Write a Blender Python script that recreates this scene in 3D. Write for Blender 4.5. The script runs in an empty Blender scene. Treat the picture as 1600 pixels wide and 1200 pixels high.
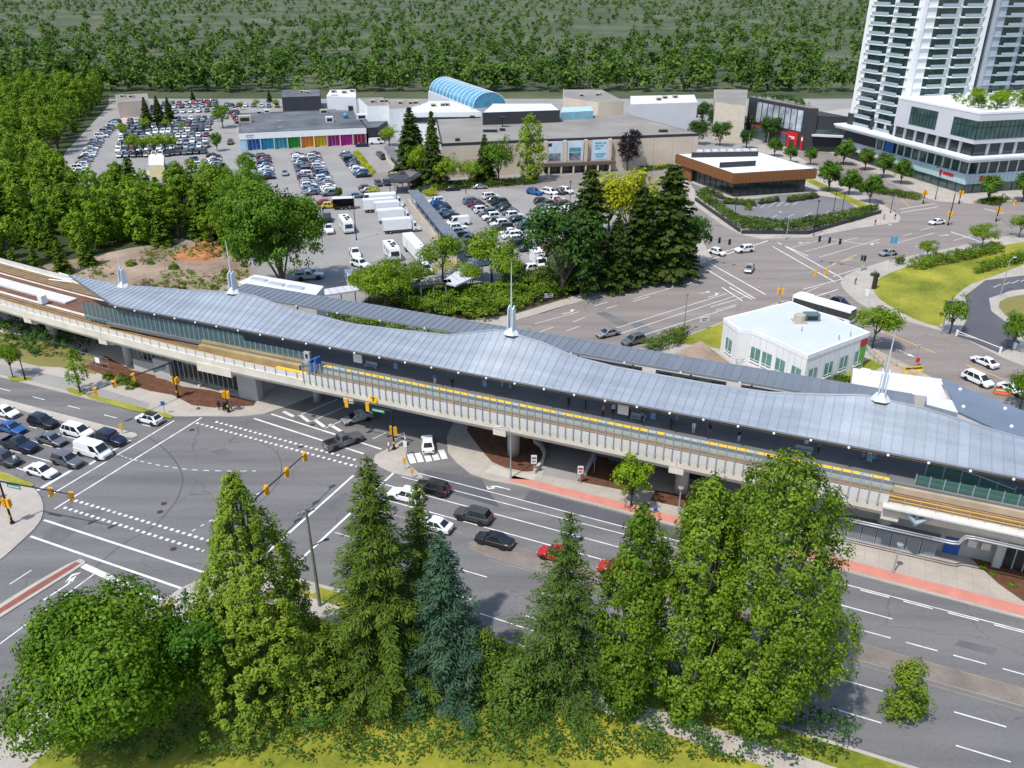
import bpy, bmesh, math, random
import numpy as np
from mathutils import Vector, Matrix, noise as mnoise
random.seed(7); RNG = np.random.default_rng(11)
PI = math.pi; rad = math.radians
scn = bpy.context.scene
C = scn.collection
# ---------------------------------------------------------------- camera, sky, sun, exposure
CAM_H = 60.0; PITCH = rad(26.2); FOC = 1300.0
cd = bpy.data.cameras.new('camera'); cam = bpy.data.objects.new('camera', cd); C.objects.link(cam)
cam.location = (0, 0, CAM_H); cam.rotation_euler = (PI/2 - PITCH, 0, 0)
cd.sensor_fit = 'HORIZONTAL'; cd.sensor_width = 36.0; cd.lens = FOC/1600*36.0
cd.clip_start = 1.0; cd.clip_end = 9000
scn.camera = cam
SUN_EL = rad(60); SUN_TO = Vector((0.66, 0.75, 0)).normalized()      # horizontal direction the light travels
wd = bpy.data.worlds.new('World'); scn.world = wd; wd.use_nodes = True
wn = wd.node_tree; sky = wn.nodes.new('ShaderNodeTexSky'); sky.sky_type = 'NISHITA'; sky.sun_disc = False
sky.sun_elevation = SUN_EL; sky.sun_rotation = math.atan2(-SUN_TO.x, -SUN_TO.y)
sky.air_density = 1.0; sky.dust_density = 1.0; sky.ozone_density = 1.0
wn.links.new(sky.outputs[0], wn.nodes['Background'].inputs[0]); wn.nodes['Background'].inputs[1].default_value = 0.15
sl = bpy.data.lights.new('sun', 'SUN'); sl.energy = 3.0; sl.angle = rad(1.2); sl.color = (1.0, 0.955, 0.89)
so = bpy.data.objects.new('sun', sl); C.objects.link(so)
sd = Vector((SUN_TO.x*math.cos(SUN_EL), SUN_TO.y*math.cos(SUN_EL), -math.sin(SUN_EL)))
so.rotation_euler = sd.to_track_quat('-Z', 'Y').to_euler()
scn.view_settings.view_transform = 'Standard'; scn.view_settings.look = 'None'
scn.view_settings.exposure = 0.53; scn.view_settings.gamma = 1.0; scn.view_settings.use_curve_mapping = False
scn.cycles.max_bounces = 6; scn.cycles.transparent_max_bounces = 12; scn.cycles.use_denoising = True
scn.cycles.caustics_reflective = False; scn.cycles.caustics_refractive = False
# ---------------------------------------------------------------- measuring helpers
CT, ST = math.cos(PITCH), math.sin(PITCH)
def at(px, py, z=0.0):
    """world point at height z seen at pixel (px,py) of the 1600x1200 photograph"""
    u = (px-800)/FOC; v = (py-600)/FOC
    d = Vector((u, CT-v*ST, -ST-v*CT)); t = (z-CAM_H)/d.z
    return Vector((t*d.x, t*d.y, z))
RA = rad(-23.5); CA, SA = math.cos(RA), math.sin(RA)
def RD(s, n, z=0.0): return Vector((s*CA - n*SA, s*SA + n*CA, z))     # road frame -> world
def SN(p): return (p.x*CA + p.y*SA, -p.x*SA + p.y*CA)
def atn(px, py, n):
    """(s, z) of the point on the road-frame plane n seen at that pixel"""
    lo, hi = -5, 58
    for _ in range(40):
        m = (lo+hi)/2
        if SN(at(px, py, m))[1] > n: lo = m
        else: hi = m
    return SN(at(px, py, m))[0], m
# ---------------------------------------------------------------- materials
MATS = {}
def mat(name, col, rough=0.8, metal=0.0, var=0.12, scale=0.6, fine=9.0, spec=0.3, bump=0.0, col2=None, emit=None, alpha=None, coat=0.0, objvar=0.0, trans=0.0, streak=None):
    """procedural material: two octaves of noise vary the colour (and optionally the relief)"""
    if name in MATS: return MATS[name]
    m = bpy.data.materials.new(name); m.use_nodes = True; MATS[name] = m
    nt = m.node_tree; N = nt.nodes; L = nt.links; b = N['Principled BSDF']
    b.inputs['Roughness'].default_value = rough; b.inputs['Metallic'].default_value = metal
    b.inputs['Specular IOR Level'].default_value = spec; b.inputs['Coat Weight'].default_value = coat
    c = list(col) + [1]; out = None
    if var > 0:
        tc = N.new('ShaderNodeTexCoord'); n1 = N.new('ShaderNodeTexNoise'); n1.inputs['Scale'].default_value = scale; n1.inputs['Detail'].default_value = 6
        n2 = N.new('ShaderNodeTexNoise'); n2.inputs['Scale'].default_value = fine; n2.inputs['Detail'].default_value = 4
        if streak:
            mp = N.new('ShaderNodeMapping'); mp.inputs['Rotation'].default_value = (0,0,rad(streak)); mp.inputs['Scale'].default_value = (.10,1,1); L.new(tc.outputs['Object'], mp.inputs[0]); L.new(mp.outputs[0], n1.inputs['Vector'])
        else: L.new(tc.outputs['Object'], n1.inputs['Vector'])
        L.new(tc.outputs['Object'], n2.inputs['Vector'])
        ad = N.new('ShaderNodeMath'); ad.operation = 'MULTIPLY_ADD'; ad.inputs[1].default_value = 0.4
        L.new(n2.outputs[0], ad.inputs[0]); L.new(n1.outputs[0], ad.inputs[2])
        rp = N.new('ShaderNodeMapRange'); rp.inputs[1].default_value = 0.45; rp.inputs[2].default_value = 0.95
        L.new(ad.outputs[0], rp.inputs[0])
        mx = N.new('ShaderNodeMix'); mx.data_type = 'RGBA'
        a = [max(0, x*(1-var)) for x in col]; d = list(col2) if col2 else [min(1, x*(1+var)) for x in col]
        mx.inputs[6].default_value = a+[1]; mx.inputs[7].default_value = d+[1]
        L.new(rp.outputs[0], mx.inputs[0]); out = mx.outputs[2]
        if bump > 0:
            bp = N.new('ShaderNodeBump'); bp.inputs['Strength'].default_value = bump; bp.inputs['Distance'].default_value = 0.05
            L.new(n2.outputs[0], bp.inputs['Height']); L.new(bp.outputs[0], b.inputs['Normal'])
    if objvar > 0:
        oi = N.new('ShaderNodeObjectInfo'); hs = N.new('ShaderNodeHueSaturation')
        mr = N.new('ShaderNodeMapRange'); mr.inputs[3].default_value = 1-objvar; mr.inputs[4].default_value = 1+objvar
        L.new(oi.outputs['Random'], mr.inputs[0]); L.new(mr.outputs[0], hs.inputs['Value'])
        if out: L.new(out, hs.inputs['Color'])
        else: hs.inputs['Color'].default_value = c
        out = hs.outputs[0]
    if out: L.new(out, b.inputs['Base Color'])
    else: b.inputs['Base Color'].default_value = c
    if emit: b.inputs['Emission Color'].default_value = list(emit)+[1]; b.inputs['Emission Strength'].default_value = 1.0
    if alpha is not None: b.inputs['Alpha'].default_value = alpha
    if trans: b.inputs['Transmission Weight'].default_value = trans
    return m
def leafmat(name, dark, light, rough=0.55, transl=0.25):
    if name in MATS: return MATS[name]
    m = bpy.data.materials.new(name); m.use_nodes = True; MATS[name] = m
    nt = m.node_tree; N = nt.nodes; L = nt.links; b = N['Principled BSDF']
    a = N.new('ShaderNodeAttribute'); a.attribute_name = 'tint'
    oi = N.new('ShaderNodeObjectInfo'); ad = N.new('ShaderNodeMath'); ad.operation = 'MULTIPLY_ADD'; ad.inputs[1].default_value = 0.35
    L.new(oi.outputs['Random'], ad.inputs[0]); L.new(a.outputs['Fac'], ad.inputs[2])
    mr = N.new('ShaderNodeMapRange'); mr.inputs[1].default_value = 0.1; mr.inputs[2].default_value = 1.2; L.new(ad.outputs[0], mr.inputs[0])
    mx = N.new('ShaderNodeMix'); mx.data_type = 'RGBA'; mx.inputs[6].default_value = list(dark)+[1]; mx.inputs[7].default_value = list(light)+[1]
    L.new(mr.outputs[0], mx.inputs[0]); L.new(mx.outputs[2], b.inputs['Base Color'])
    b.inputs['Roughness'].default_value = rough; b.inputs['Specular IOR Level'].default_value = 0.14
    tr = N.new('ShaderNodeBsdfTranslucent'); L.new(mx.outputs[2], tr.inputs[0])
    ms = N.new('ShaderNodeMixShader'); ms.inputs[0].default_value = transl
    L.new(b.outputs[0], ms.inputs[1]); L.new(tr.outputs[0], ms.inputs[2]); L.new(ms.outputs[0], N['Material Output'].inputs[0])
    return m
# ---------------------------------------------------------------- mesh builder and scene tree helpers
class MB:
    def __init__(s): s.v = []; s.f = []; s.m = []
    def poly(s, pts, m=0):
        k = len(s.v); s.v += [tuple(p) for p in pts]; s.f.append(tuple(range(k, k+len(pts)))); s.m.append(m); return s
    def box(s, c, d, rz=0.0, m=0, tilt=None):
        M = Matrix.Rotation(rz, 3, 'Z')
        if tilt is not None: M = M @ tilt
        k = len(s.v); x, y, z = d[0]/2, d[1]/2, d[2]/2; c = Vector(c)
        for q in ((-x,-y,-z),(x,-y,-z),(x,y,-z),(-x,y,-z),(-x,-y,z),(x,-y,z),(x,y,z),(-x,y,z)): s.v.append(tuple(c + M @ Vector(q)))
        for q in ((3,2,1,0),(4,5,6,7),(0,1,5,4),(1,2,6,5),(2,3,7,6),(3,0,4,7)): s.f.append(tuple(k+i for i in q)); s.m.append(m)
        return s
    def bb(s, x0, x1, y0, y1, z0, z1, m=0): return s.box(((x0+x1)/2,(y0+y1)/2,(z0+z1)/2), (abs(x1-x0),abs(y1-y0),abs(z1-z0)), 0, m)
    def prism(s, pts, z0, z1, m=0, mt=None):
        n = len(pts); k = len(s.v)
        ar = sum(pts[i][0]*pts[(i+1)%n][1]-pts[(i+1)%n][0]*pts[i][1] for i in range(n))
        if ar < 0: pts = list(pts)[::-1]
        for z in (z0, z1):
            for p in pts: s.v.append((p[0], p[1], z))
        s.f.append(tuple(range(k+n-1, k-1, -1))); s.m.append(m)
        s.f.append(tuple(range(k+n, k+2*n))); s.m.append(m if mt is None else mt)
        for i in range(n): j = (i+1) % n; s.f.append((k+i, k+j, k+n+j, k+n+i)); s.m.append(m)
        return s
    def tube(s, pts, r, seg=8, m=0, cap=True):
        pts = [Vector(p) for p in pts]; n = len(pts); rr = r if isinstance(r, (list, tuple)) else [r]*n
        k = len(s.v); up = Vector((0,0,1))
        for i, p in enumerate(pts):
            t = (pts[min(i+1,n-1)]-pts[max(i-1,0)]).normalized()
            a = t.cross(up if abs(t.z) < .95 else Vector((1,0,0))).normalized(); b = t.cross(a)
            for j in range(seg):
                w = 2*PI*j/seg; s.v.append(tuple(p + (a*math.cos(w)+b*math.sin(w))*rr[i]))
        for i in range(n-1):
            for j in range(seg):
                q = (j+1) % seg; s.f.append((k+i*seg+j, k+i*seg+q, k+(i+1)*seg+q, k+(i+1)*seg+j)); s.m.append(m)
        if cap:
            s.f.append(tuple(k+j for j in range(seg))); s.m.append(m)
            s.f.append(tuple(k+(n-1)*seg+j for j in range(seg-1,-1,-1))); s.m.append(m)
        return s
    def cyl(s, c, r, z0, z1, seg=12, m=0, r2=None): return s.tube([(c[0],c[1],z0),(c[0],c[1],z1)], [r, r if r2 is None else r2], seg, m)
    def lathe(s, c, prof, seg=12, m=0):
        k = len(s.v); n = len(prof)
        for (r, z) in prof:
            for j in range(seg): w = 2*PI*j/seg; s.v.append((c[0]+r*math.cos(w), c[1]+r*math.sin(w), c[2]+z))
        for i in range(n-1):
            for j in range(seg): q = (j+1)%seg; s.f.append((k+i*seg+j, k+i*seg+q, k+(i+1)*seg+q, k+(i+1)*seg+j)); s.m.append(m)
        return s
    def ext(s, prof, x0, x1, m=0):
        """closed profile of (y,z) extruded along x"""
        n = len(prof); k = len(s.v)
        for x in (x0, x1):
            for (y, z) in prof: s.v.append((x, y, z))
        s.f.append(tuple(range(k, k+n))); s.m.append(m); s.f.append(tuple(range(k+2*n-1, k+n-1, -1))); s.m.append(m)
        for i in range(n): j = (i+1)%n; s.f.append((k+i, k+n+i, k+n+j, k+j)); s.m.append(m)
        return s
    def mesh(s, name, mats, smooth=False, fix=True):
        me = bpy.data.meshes.new(name); me.from_pydata(s.v, [], s.f)
        for q in (mats if isinstance(mats, (list, tuple)) else [mats]): me.materials.append(q)
        me.polygons.foreach_set('material_index', s.m)
        if smooth: me.polygons.foreach_set('use_smooth', [True]*len(s.f))
        if fix:
            bm = bmesh.new(); bm.from_mesh(me); bmesh.ops.recalc_face_normals(bm, faces=bm.faces); bm.to_mesh(me); bm.free()
        me.update(); return me
    def build(s, name, mats, parent=None, smooth=False, fix=True):
        o = bpy.data.objects.new(name, s.mesh(name, mats, smooth, fix)); C.objects.link(o); o.parent = parent; return o
def tag(o, label=None, cat=None, group=None, kind=None):
    if label: o['label'] = label
    if cat: o['category'] = cat
    if group: o['group'] = group
    if kind: o['kind'] = kind
    return o
def thing(name, label, cat, loc=(0,0,0), rz=0.0, group=None):
    o = bpy.data.objects.new(name, None); C.objects.link(o); o.location = loc; o.rotation_euler = (0,0,rz); o.empty_display_size = .3
    return tag(o, label, cat, group)
def inst(name, me, parent=None, loc=(0,0,0), rz=0.0, sc=None):
    o = bpy.data.objects.new(name, me); C.objects.link(o); o.parent = parent; o.location = loc; o.rotation_euler = (0,0,rz)
    if sc is not None: o.scale = sc if isinstance(sc, (tuple, list)) else (sc, sc, sc)
    return o
def struct(o): o['kind'] = 'structure'; return o
ORD = ['first','second','third','fourth','fifth','sixth','seventh','eighth','ninth','tenth','eleventh','twelfth','thirteenth','fourteenth','fifteenth','sixteenth','seventeenth','eighteenth','nineteenth','twentieth','twenty-first','twenty-second','twenty-third','twenty-fourth','twenty-fifth','twenty-sixth','twenty-seventh','twenty-eighth']
def P2(pts, z=0.0): return [tuple(at(x, y, z))[:2] for x, y in pts]
def smoothpoly(pts, it=1):
    for _ in range(it):
        q = []
        for i in range(len(pts)):
            a, b = pts[i], pts[(i+1) % len(pts)]
            q += [(a[0]*.75+b[0]*.25, a[1]*.75+b[1]*.25), (a[0]*.25+b[0]*.75, a[1]*.25+b[1]*.75)]
        pts = q
    return pts
# ---------------------------------------------------------------- shared materials
M_ASPH = mat('asphalt', (.152,.148,.146), .9, var=.22, scale=.4, fine=2.5, bump=.15, streak=23.5)
M_ASPH2 = mat('worn_asphalt', (.225,.197,.178), .9, var=.18, scale=.3, streak=-32, fine=2.2, bump=.15)
M_LOT = mat('car_park_asphalt', (.272,.262,.248), .9, var=.15, scale=.08, fine=1.6, bump=.1)
M_DARKASPH = mat('new_asphalt', (.095,.095,.105), .9, var=.15, scale=.1, fine=2)
M_CONC = mat('pavement_concrete', (.385,.35,.305), .9, var=.14, scale=.25, fine=3, bump=.1)
M_KERB = mat('kerb_concrete', (.40,.375,.33), .9, var=.14, scale=.4, fine=4)
M_PINK = mat('pink_paving', (.52,.215,.165), .85, var=.12, scale=.6, fine=6)
M_MULCH = mat('bark_mulch', (.115,.052,.030), .95, var=.35, scale=1.2, fine=9, bump=.6)
M_DIRT = mat('sandy_soil', (.25,.17,.115), .95, var=.35, scale=.09, fine=.8, bump=.4, col2=(.40,.31,.235))
M_CLAY = mat('orange_clay', (.40,.17,.075), .95, var=.3, scale=.3, fine=2, bump=.4)
M_GRASS = mat('lawn_grass', (.125,.19,.012), .95, var=.35, scale=.11, fine=1.6, bump=.6, col2=(.36,.33,.04))
M_DRY = mat('dry_grass', (.27,.215,.085), .95, var=.3, scale=.3, fine=4, bump=.5, col2=(.2,.2,.05))
M_FLOOR = mat('forest_floor', (.045,.06,.018), .95, var=.4, scale=.1, fine=1.5, bump=.6)
M_BRICK = mat('red_brick_paving', (.24,.085,.065), .9, var=.2, scale=.8, fine=8)
M_WORN = mat('stained_median', (.205,.175,.15), .9, var=.25, scale=.3, fine=3)
M_WHITE = mat('road_paint', (.66,.66,.64), .7, var=.28, scale=.8, fine=7)
M_YELP = mat('yellow_road_paint', (.55,.33,.09), .75, var=.15, scale=.8, fine=7)
M_FAR = mat('suburb_ground', (.045,.075,.022), .95, var=.4, scale=.01, fine=.05, col2=(.12,.135,.07))
def overlay(m, kind, scale, col, thr=.02, rot=0.0, amt=.6):
    # sealed cracks (voronoi edges, broken up by noise) or paving joints (brick) laid over a material's colour
    nt = m.node_tree; N = nt.nodes; L = nt.links; b = N['Principled BSDF']; src = b.inputs['Base Color'].links[0].from_socket
    tc = N.new('ShaderNodeTexCoord'); mp = N.new('ShaderNodeMapping'); mp.inputs['Rotation'].default_value = (0,0,rad(rot)); L.new(tc.outputs['Object'], mp.inputs[0])
    mx = N.new('ShaderNodeMix'); mx.data_type = 'RGBA'; mx.inputs[7].default_value = list(col)+[1]; L.new(src, mx.inputs[6]); ml = N.new('ShaderNodeMath'); ml.operation = 'MULTIPLY'; ml.inputs[1].default_value = amt
    if kind == 'crack':
        nz = N.new('ShaderNodeTexNoise'); nz.inputs['Scale'].default_value = .5; nz.inputs['Detail'].default_value = 4; ad = N.new('ShaderNodeVectorMath'); ad.operation = 'MULTIPLY_ADD'; ad.inputs[1].default_value = (2.2,2.2,0); L.new(mp.outputs[0], nz.inputs['Vector']); L.new(nz.outputs['Color'], ad.inputs[0]); L.new(mp.outputs[0], ad.inputs[2])
        vo = N.new('ShaderNodeTexVoronoi'); vo.feature = 'DISTANCE_TO_EDGE'; vo.inputs['Scale'].default_value = scale; L.new(ad.outputs[0], vo.inputs['Vector'])
        cp = N.new('ShaderNodeMath'); cp.operation = 'LESS_THAN'; cp.inputs[1].default_value = thr; L.new(vo.outputs['Distance'], cp.inputs[0])
        n2 = N.new('ShaderNodeTexNoise'); n2.inputs['Scale'].default_value = .07; L.new(tc.outputs['Object'], n2.inputs['Vector']); c2 = N.new('ShaderNodeMath'); c2.operation = 'GREATER_THAN'; c2.inputs[1].default_value = .5; L.new(n2.outputs[0], c2.inputs[0])
        m2 = N.new('ShaderNodeMath'); m2.operation = 'MULTIPLY'; L.new(cp.outputs[0], m2.inputs[0]); L.new(c2.outputs[0], m2.inputs[1]); L.new(m2.outputs[0], ml.inputs[0])
    else:
        br = N.new('ShaderNodeTexBrick'); br.offset = 0.0; br.inputs['Scale'].default_value = 1.0; br.inputs['Brick Width'].default_value = scale; br.inputs['Row Height'].default_value = scale; br.inputs['Mortar Size'].default_value = thr; L.new(mp.outputs[0], br.inputs['Vector']); L.new(br.outputs['Fac'], ml.inputs[0])
    L.new(ml.outputs[0], mx.inputs[0]); L.new(mx.outputs[2], b.inputs['Base Color'])
for q_ in (M_ASPH, M_ASPH2, M_LOT): overlay(q_, 'crack', .09, (.05,.05,.052), .004, 23.5, .38)
overlay(M_CONC, 'joint', 1.6, (.17,.155,.14), .03, 23.5, .38)
# ---------------------------------------------------------------- ground
def sheet(name, pts, z, m): return struct(MB().poly([(p[0], p[1], z) for p in pts], 0).build(name, m, fix=False))
def up(o):
    # sheets must face upward
    me = o.data
    if me.polygons[0].normal.z < 0: me.flip_normals()
    return o
def psheet(name, px, z, m, zp=0.0, sm=0): return up(sheet(name, smoothpoly(P2(px, zp), sm) if sm else P2(px, zp), z, m))
def slab(name, pts, z1, mt, ms=None, z0=-.3):
    return struct(MB().prism(pts, z0, z1, 0, 1).build(name, [ms or M_KERB, mt]))
up(sheet('ground', [(-4000,-300),(4000,-300),(4000,6000),(-4000,6000)], -.12, M_FAR))
up(sheet('parking_lot', [(-230,20),(330,20),(330,470),(-230,470)], 0, M_LOT))
up(sheet('road', [RD(s,n)[:2] for s,n in ((-260,20),(170,20),(170,100),(-50,100),(-58,130),(-78,130),(-84,100),(-260,100))], .006, M_ASPH))
psheet('road', [(985,552),(790,530),(700,508),(800,500),(985,448),(1090,416),(1112,402),(1085,352),(1082,330),(1060,300),(600,290),(560,276),(600,268),(700,290),(1060,258),(1070,272),(1120,322),(1190,370),(1270,366),(1400,340),(1330,286),(1230,236),(1290,236),(1420,300),(1470,308),(1700,300),(1700,372),(1400,408),(1330,440),(1400,488),(1600,560),(1700,610),(1700,740),(1350,560),(1250,480),(1130,510)], .006, M_ASPH2)
# asphalt repairs
psheet('asphalt_patch', [(930,489),(945,487),(975,500),(985,507),(968,510)], .010, M_ASPH)
psheet('asphalt_patch', [(985,507),(1000,500),(1030,525),(1010,528)], .010, M_ASPH)
up(sheet('asphalt_patch', [RD(s,n)[:2] for s,n in ((-34,81.6),(-8,81.2),(-8,83.4),(-34,84.1))], .010, M_DARKASPH))
up(sheet('asphalt_patch', [RD(s,n)[:2] for s,n in ((-49,83),(-41,84.0),(-36,79),(-46,79.5))], .009, M_DARKASPH))
M_PATCH = mat('patched_asphalt', (.128,.125,.125), .9, var=.2, scale=.3, fine=2.5)
for q in ([(62,838),(95,812),(150,792),(168,800),(120,830),(80,858)],[(500,790),(540,770),(560,776),(520,800)],[(1500,1000),(1560,1014),(1552,1024),(1490,1008)],[(640,800),(700,816),(694,824),(632,806)],[(330,705),(352,700),(366,708),(344,714)]): psheet('asphalt_patch', q, .0085, M_PATCH, sm=1 if q[0][0] == 62 else 0)
# forest floor and vacant lot behind the station
psheet('woodland_floor', [(-260,452),(0,432),(200,388),(300,372),(385,402),(392,330),(330,292),(260,290),(190,300),(130,330),(95,300),(100,240),(170,165),(170,140),(-420,140)], .012, M_FLOOR)
psheet('vacant_lot', [(-200,500),(-200,452),(0,428),(150,398),(250,380),(330,377),(380,400),(400,430),(420,470)], .018, M_DIRT, sm=1)
psheet('orange_clay_patch', [(255,402),(300,385),(322,372),(345,382),(350,402),(310,412)], .024, M_CLAY, sm=1)
for q in () and ([(60,425),(110,408),(150,412),(120,430)], [(120,440),(180,430),(200,445),(150,452)], [(0,450),(60,438),(100,452),(30,466)], [(280,432),(330,428),(350,440),(300,448)], [(150,405),(200,395),(235,400),(190,410)], [(200,425),(240,418),(262,428),(225,436)]):
    psheet('grass_patch', q, .024, M_GRASS, sm=2)
# pavements and islands of the crossing
SWL = slab('sidewalk', [RD(*p)[:2] for p in ((-260,80.0),(-96,80.3),(-92,80.7),(-89.5,81.8),(-86,83.4),(-82,85.0),(-79,87.2),(-77.4,90.5),(-75.8,95.2),(-73.5,103),(-260,103))], .13, M_CONC)
psheet('bike_path', [(-120,545),(12,572),(110,592),(235,631),(228,640),(140,619),(50,596),(-120,560)], .142, M_LOT, .13)
for q in ([(103,608),(112,606),(135,615),(125,619),(108,613)], [(128,613),(160,621),(270,649),(268,654),(205,641),(140,622)], [(12,588),(50,590),(52,594),(30,596),(15,594)]):
    psheet('grass_verge', q, .15, M_GRASS, .13)
psheet('dry_grass', [(-150,520),(-60,545),(10,560),(60,572),(95,574),(150,585),(165,560),(60,530),(-100,500)], .142, M_DRY, .13)
psheet('planting_bed', [(130,573),(165,556),(205,578),(240,585),(285,604),(330,610),(400,628),(396,634),(335,637),(300,633),(270,617),(235,611),(190,598)], .15, M_MULCH, .13)
slab('median', [RD(s,n)[:2] for s,n in ((-260,73.0),(-93,73.3),(-91.6,73.8),(-91.4,74.4),(-92.2,74.9),(-260,74.6))], .14, M_KERB)
slab('sidewalk', smoothpoly(P2([(-160,690),(-60,722),(0,737),(40,752),(62,772),(70,795),(62,820),(28,852),(0,877),(-120,960),(-300,900)])), .13, M_CONC)
psheet('grass_verge', [(-160,693),(0,737),(50,755),(54,759),(44,760),(0,749),(-160,710)], .145, M_GRASS, .13)
psheet('planting_bed', [(-100,760),(-10,768),(6,790),(-20,815),(-90,820)], .145, M_MULCH, .13, 1)
slab('median', smoothpoly(P2([(122,874),(133,877),(134,882),(60,928),(-80,1018),(-85,1000),(50,914)])), .14, M_KERB)
psheet('brick_paving', smoothpoly([(118,878),(126,880),(60,922),(-80,1008),(-80,1002),(52,917)], 0), .152, M_BRICK, .14)
slab('sidewalk', [RD(*p)[:2] for p in ((-62.5,0),(-62.4,40),(-62.0,48),(-61.5,51.2),(-60.2,54.2),(-57,56.8),(-53,57.5),(-40,58.1),(170,58.4),(170,-5),(-60,-5))], .13, M_CONC)
up(sheet('lawn', [RD(*p)[:2] for p in ((-52,55.5),(-51.5,57.0),(-40,57.7),(170,58.0),(170,55.2))], .145, M_GRASS))
up(sheet('lawn', [RD(*p)[:2] for p in ((-57,0),(-56.5,46),(-52,52.8),(-45,53.2),(170,53.0),(170,-4))], .145, M_GRASS))
psheet('dry_grass', [(445,906),(490,914),(495,925),(455,925)], .152, M_DRY, .14)
psheet('tactile_paving', [(264,938),(278,941),(255,957),(242,955)], .14, mat('tactile_yellow', (.42,.30,.12), .8, var=.15, fine=9), .13)
psheet('service_cover', [(481,917),(492,914),(497,924),(486,929)], .16, M_CONC, .14)
slab('median', [RD(s,n)[:2] for s,n in ((-36.5,71.0),(-36,70.2),(-33,69.5),(170,68.5),(170,70.2),(-33,72.0),(-35.5,71.8))], .10, M_WORN)
slab('sidewalk', smoothpoly(P2([(578,716),(612,699),(632,686),(637,698),(634,722),(652,738),(664,748),(650,748),(600,736)])), .13, M_CONC)
SWR = slab('sidewalk', [tuple(at(x,y))[:2] for x,y in ((722,645),(708,662),(698,684),(700,708),(714,724),(735,741),(765,751))] + [RD(*p)[:2] for p in ((-36,84.5),(-22,84.1),(22,82.3),(170,76.5),(170,120),(-52,120))], .13, M_CONC)
up(sheet('pink_paving', [RD(*p)[:2] for p in ((-37.5,84.95),(-22,84.5),(22,82.7),(170,76.9),(170,78.8),(22,84.5),(-22,86.1),(-37.2,86.3))], .142, M_PINK))
psheet('planting_bed', [(722,662),(752,704),(775,728),(836,740),(850,724),(846,700),(815,672),(770,655)], .148, M_MULCH, .13, 1)
psheet('planting_bed', [(902,752),(912,735),(930,712),(1000,722),(1010,745),(985,768)], .148, M_MULCH, .13)
psheet('planting_bed', [(1016,782),(1024,766),(1090,776),(1080,796)], .148, M_MULCH, .13)
psheet('planting_bed', [(1512,868),(1560,875),(1640,880),(1640,960),(1600,940),(1560,912)], .148, M_MULCH, .13)
psheet('driveway', [(846,742),(858,716),(852,690),(880,676),(925,690),(922,712),(904,752)], .142, M_LOT, .13)
psheet('concrete_apron', [(757,738),(770,726),(800,737),(838,742),(834,750),(800,748)], .142, mat('pale_concrete',(.45,.42,.37),.9,var=.1,scale=.5), .13)
# behind the station: shrub bank, second road corners, blocks
slab('sidewalk', P2([(775,520),(810,500),(985,449),(1090,417),(1112,403),(1106,392),(1085,352),(1060,352),(1060,400),(930,450),(790,492),(700,500)]), .12, M_CONC)
psheet('shrub_bank', [(560,478),(590,452),(640,440),(760,446),(830,425),(840,380),(1075,340),(1090,395),(1060,420),(930,452),(800,492),(690,505)], .16, mat('shrub_soil',(.07,.055,.03),.95,var=.3), .12)
psheet('dry_grass', [(1020,424),(1045,412),(1090,403),(1085,415),(1025,433)], .17, M_DRY, .12)
slab('sidewalk', P2([(1060,290),(1087,322),(1128,352),(1158,367),(1192,374),(1268,371),(1342,357),(1404,348),(1408,340),(1394,329),(1330,294),(1278,264),(1235,238),(1190,226),(1060,250)]), .12, M_CONC)
psheet('pavilion_car_park', [(1072,278),(1088,300),(1155,344),(1250,350),(1345,330),(1322,312),(1250,300),(1160,313),(1100,280)], .135, mat('grey_car_park',(.17,.168,.172),.9,var=.15,scale=.1,fine=2), .12)
slab('plaza', P2([(1450,311),(1468,315),(1522,319),(1600,313),(1760,308),(1760,170),(1320,170),(1170,190),(1262,222),(1330,252),(1388,280),(1438,303)]), .12, M_CONC)
psheet('grass_verge', [(1256,281),(1268,279),(1368,326),(1352,328)], .15, M_GRASS, .12)
slab('sidewalk', P2([(1317,452),(1313,442),(1320,432),(1340,422),(1388,407),(1480,389),(1552,373),(1760,342),(1760,640),(1600,573),(1565,559),(1496,524),(1465,516),(1360,486),(1335,469)]), .12, M_CONC)
psheet('lawn', [(1368,462),(1363,446),(1380,430),(1430,412),(1500,398),(1560,384),(1640,372),(1640,398),(1540,436),(1510,446),(1478,478),(1475,512),(1440,504),(1392,480)], .135, M_GRASS, .12, 1)
psheet('driveway', [(1497,524),(1513,495),(1508,462),(1540,438),(1650,424),(1650,446),(1580,454),(1545,466),(1549,486),(1575,506),(1594,536),(1562,552)], .15, M_DARKASPH, .12)
psheet('dry_grass', [(1556,474),(1580,462),(1640,458),(1640,530),(1600,512),(1575,498)], .142, M_DRY, .12, 1)
slab('sidewalk', P2([(975,552),(1085,520),(1140,499),(1225,470),(1262,474),(1300,502),(1360,542),(1455,590),(1600,650),(1760,720),(1760,830),(1300,660),(1000,585)]), .12, M_CONC)
psheet('lawn', [(1045,536),(1132,503),(1140,548),(1100,540)], .135, M_GRASS, .12)
psheet('lawn', [(1280,600),(1360,560),(1380,572),(1330,600)], .135, M_GRASS, .12)
psheet('dirt_patch', [(1035,562),(1095,532),(1150,575),(1140,590)], .138, M_DIRT, .12)
psheet('tan_pavement', [(1365,548),(1455,592),(1600,652),(1600,664),(1440,600),(1362,560)], .138, mat('tan_paving',(.40,.31,.22),.9,var=.15), .12)
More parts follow.
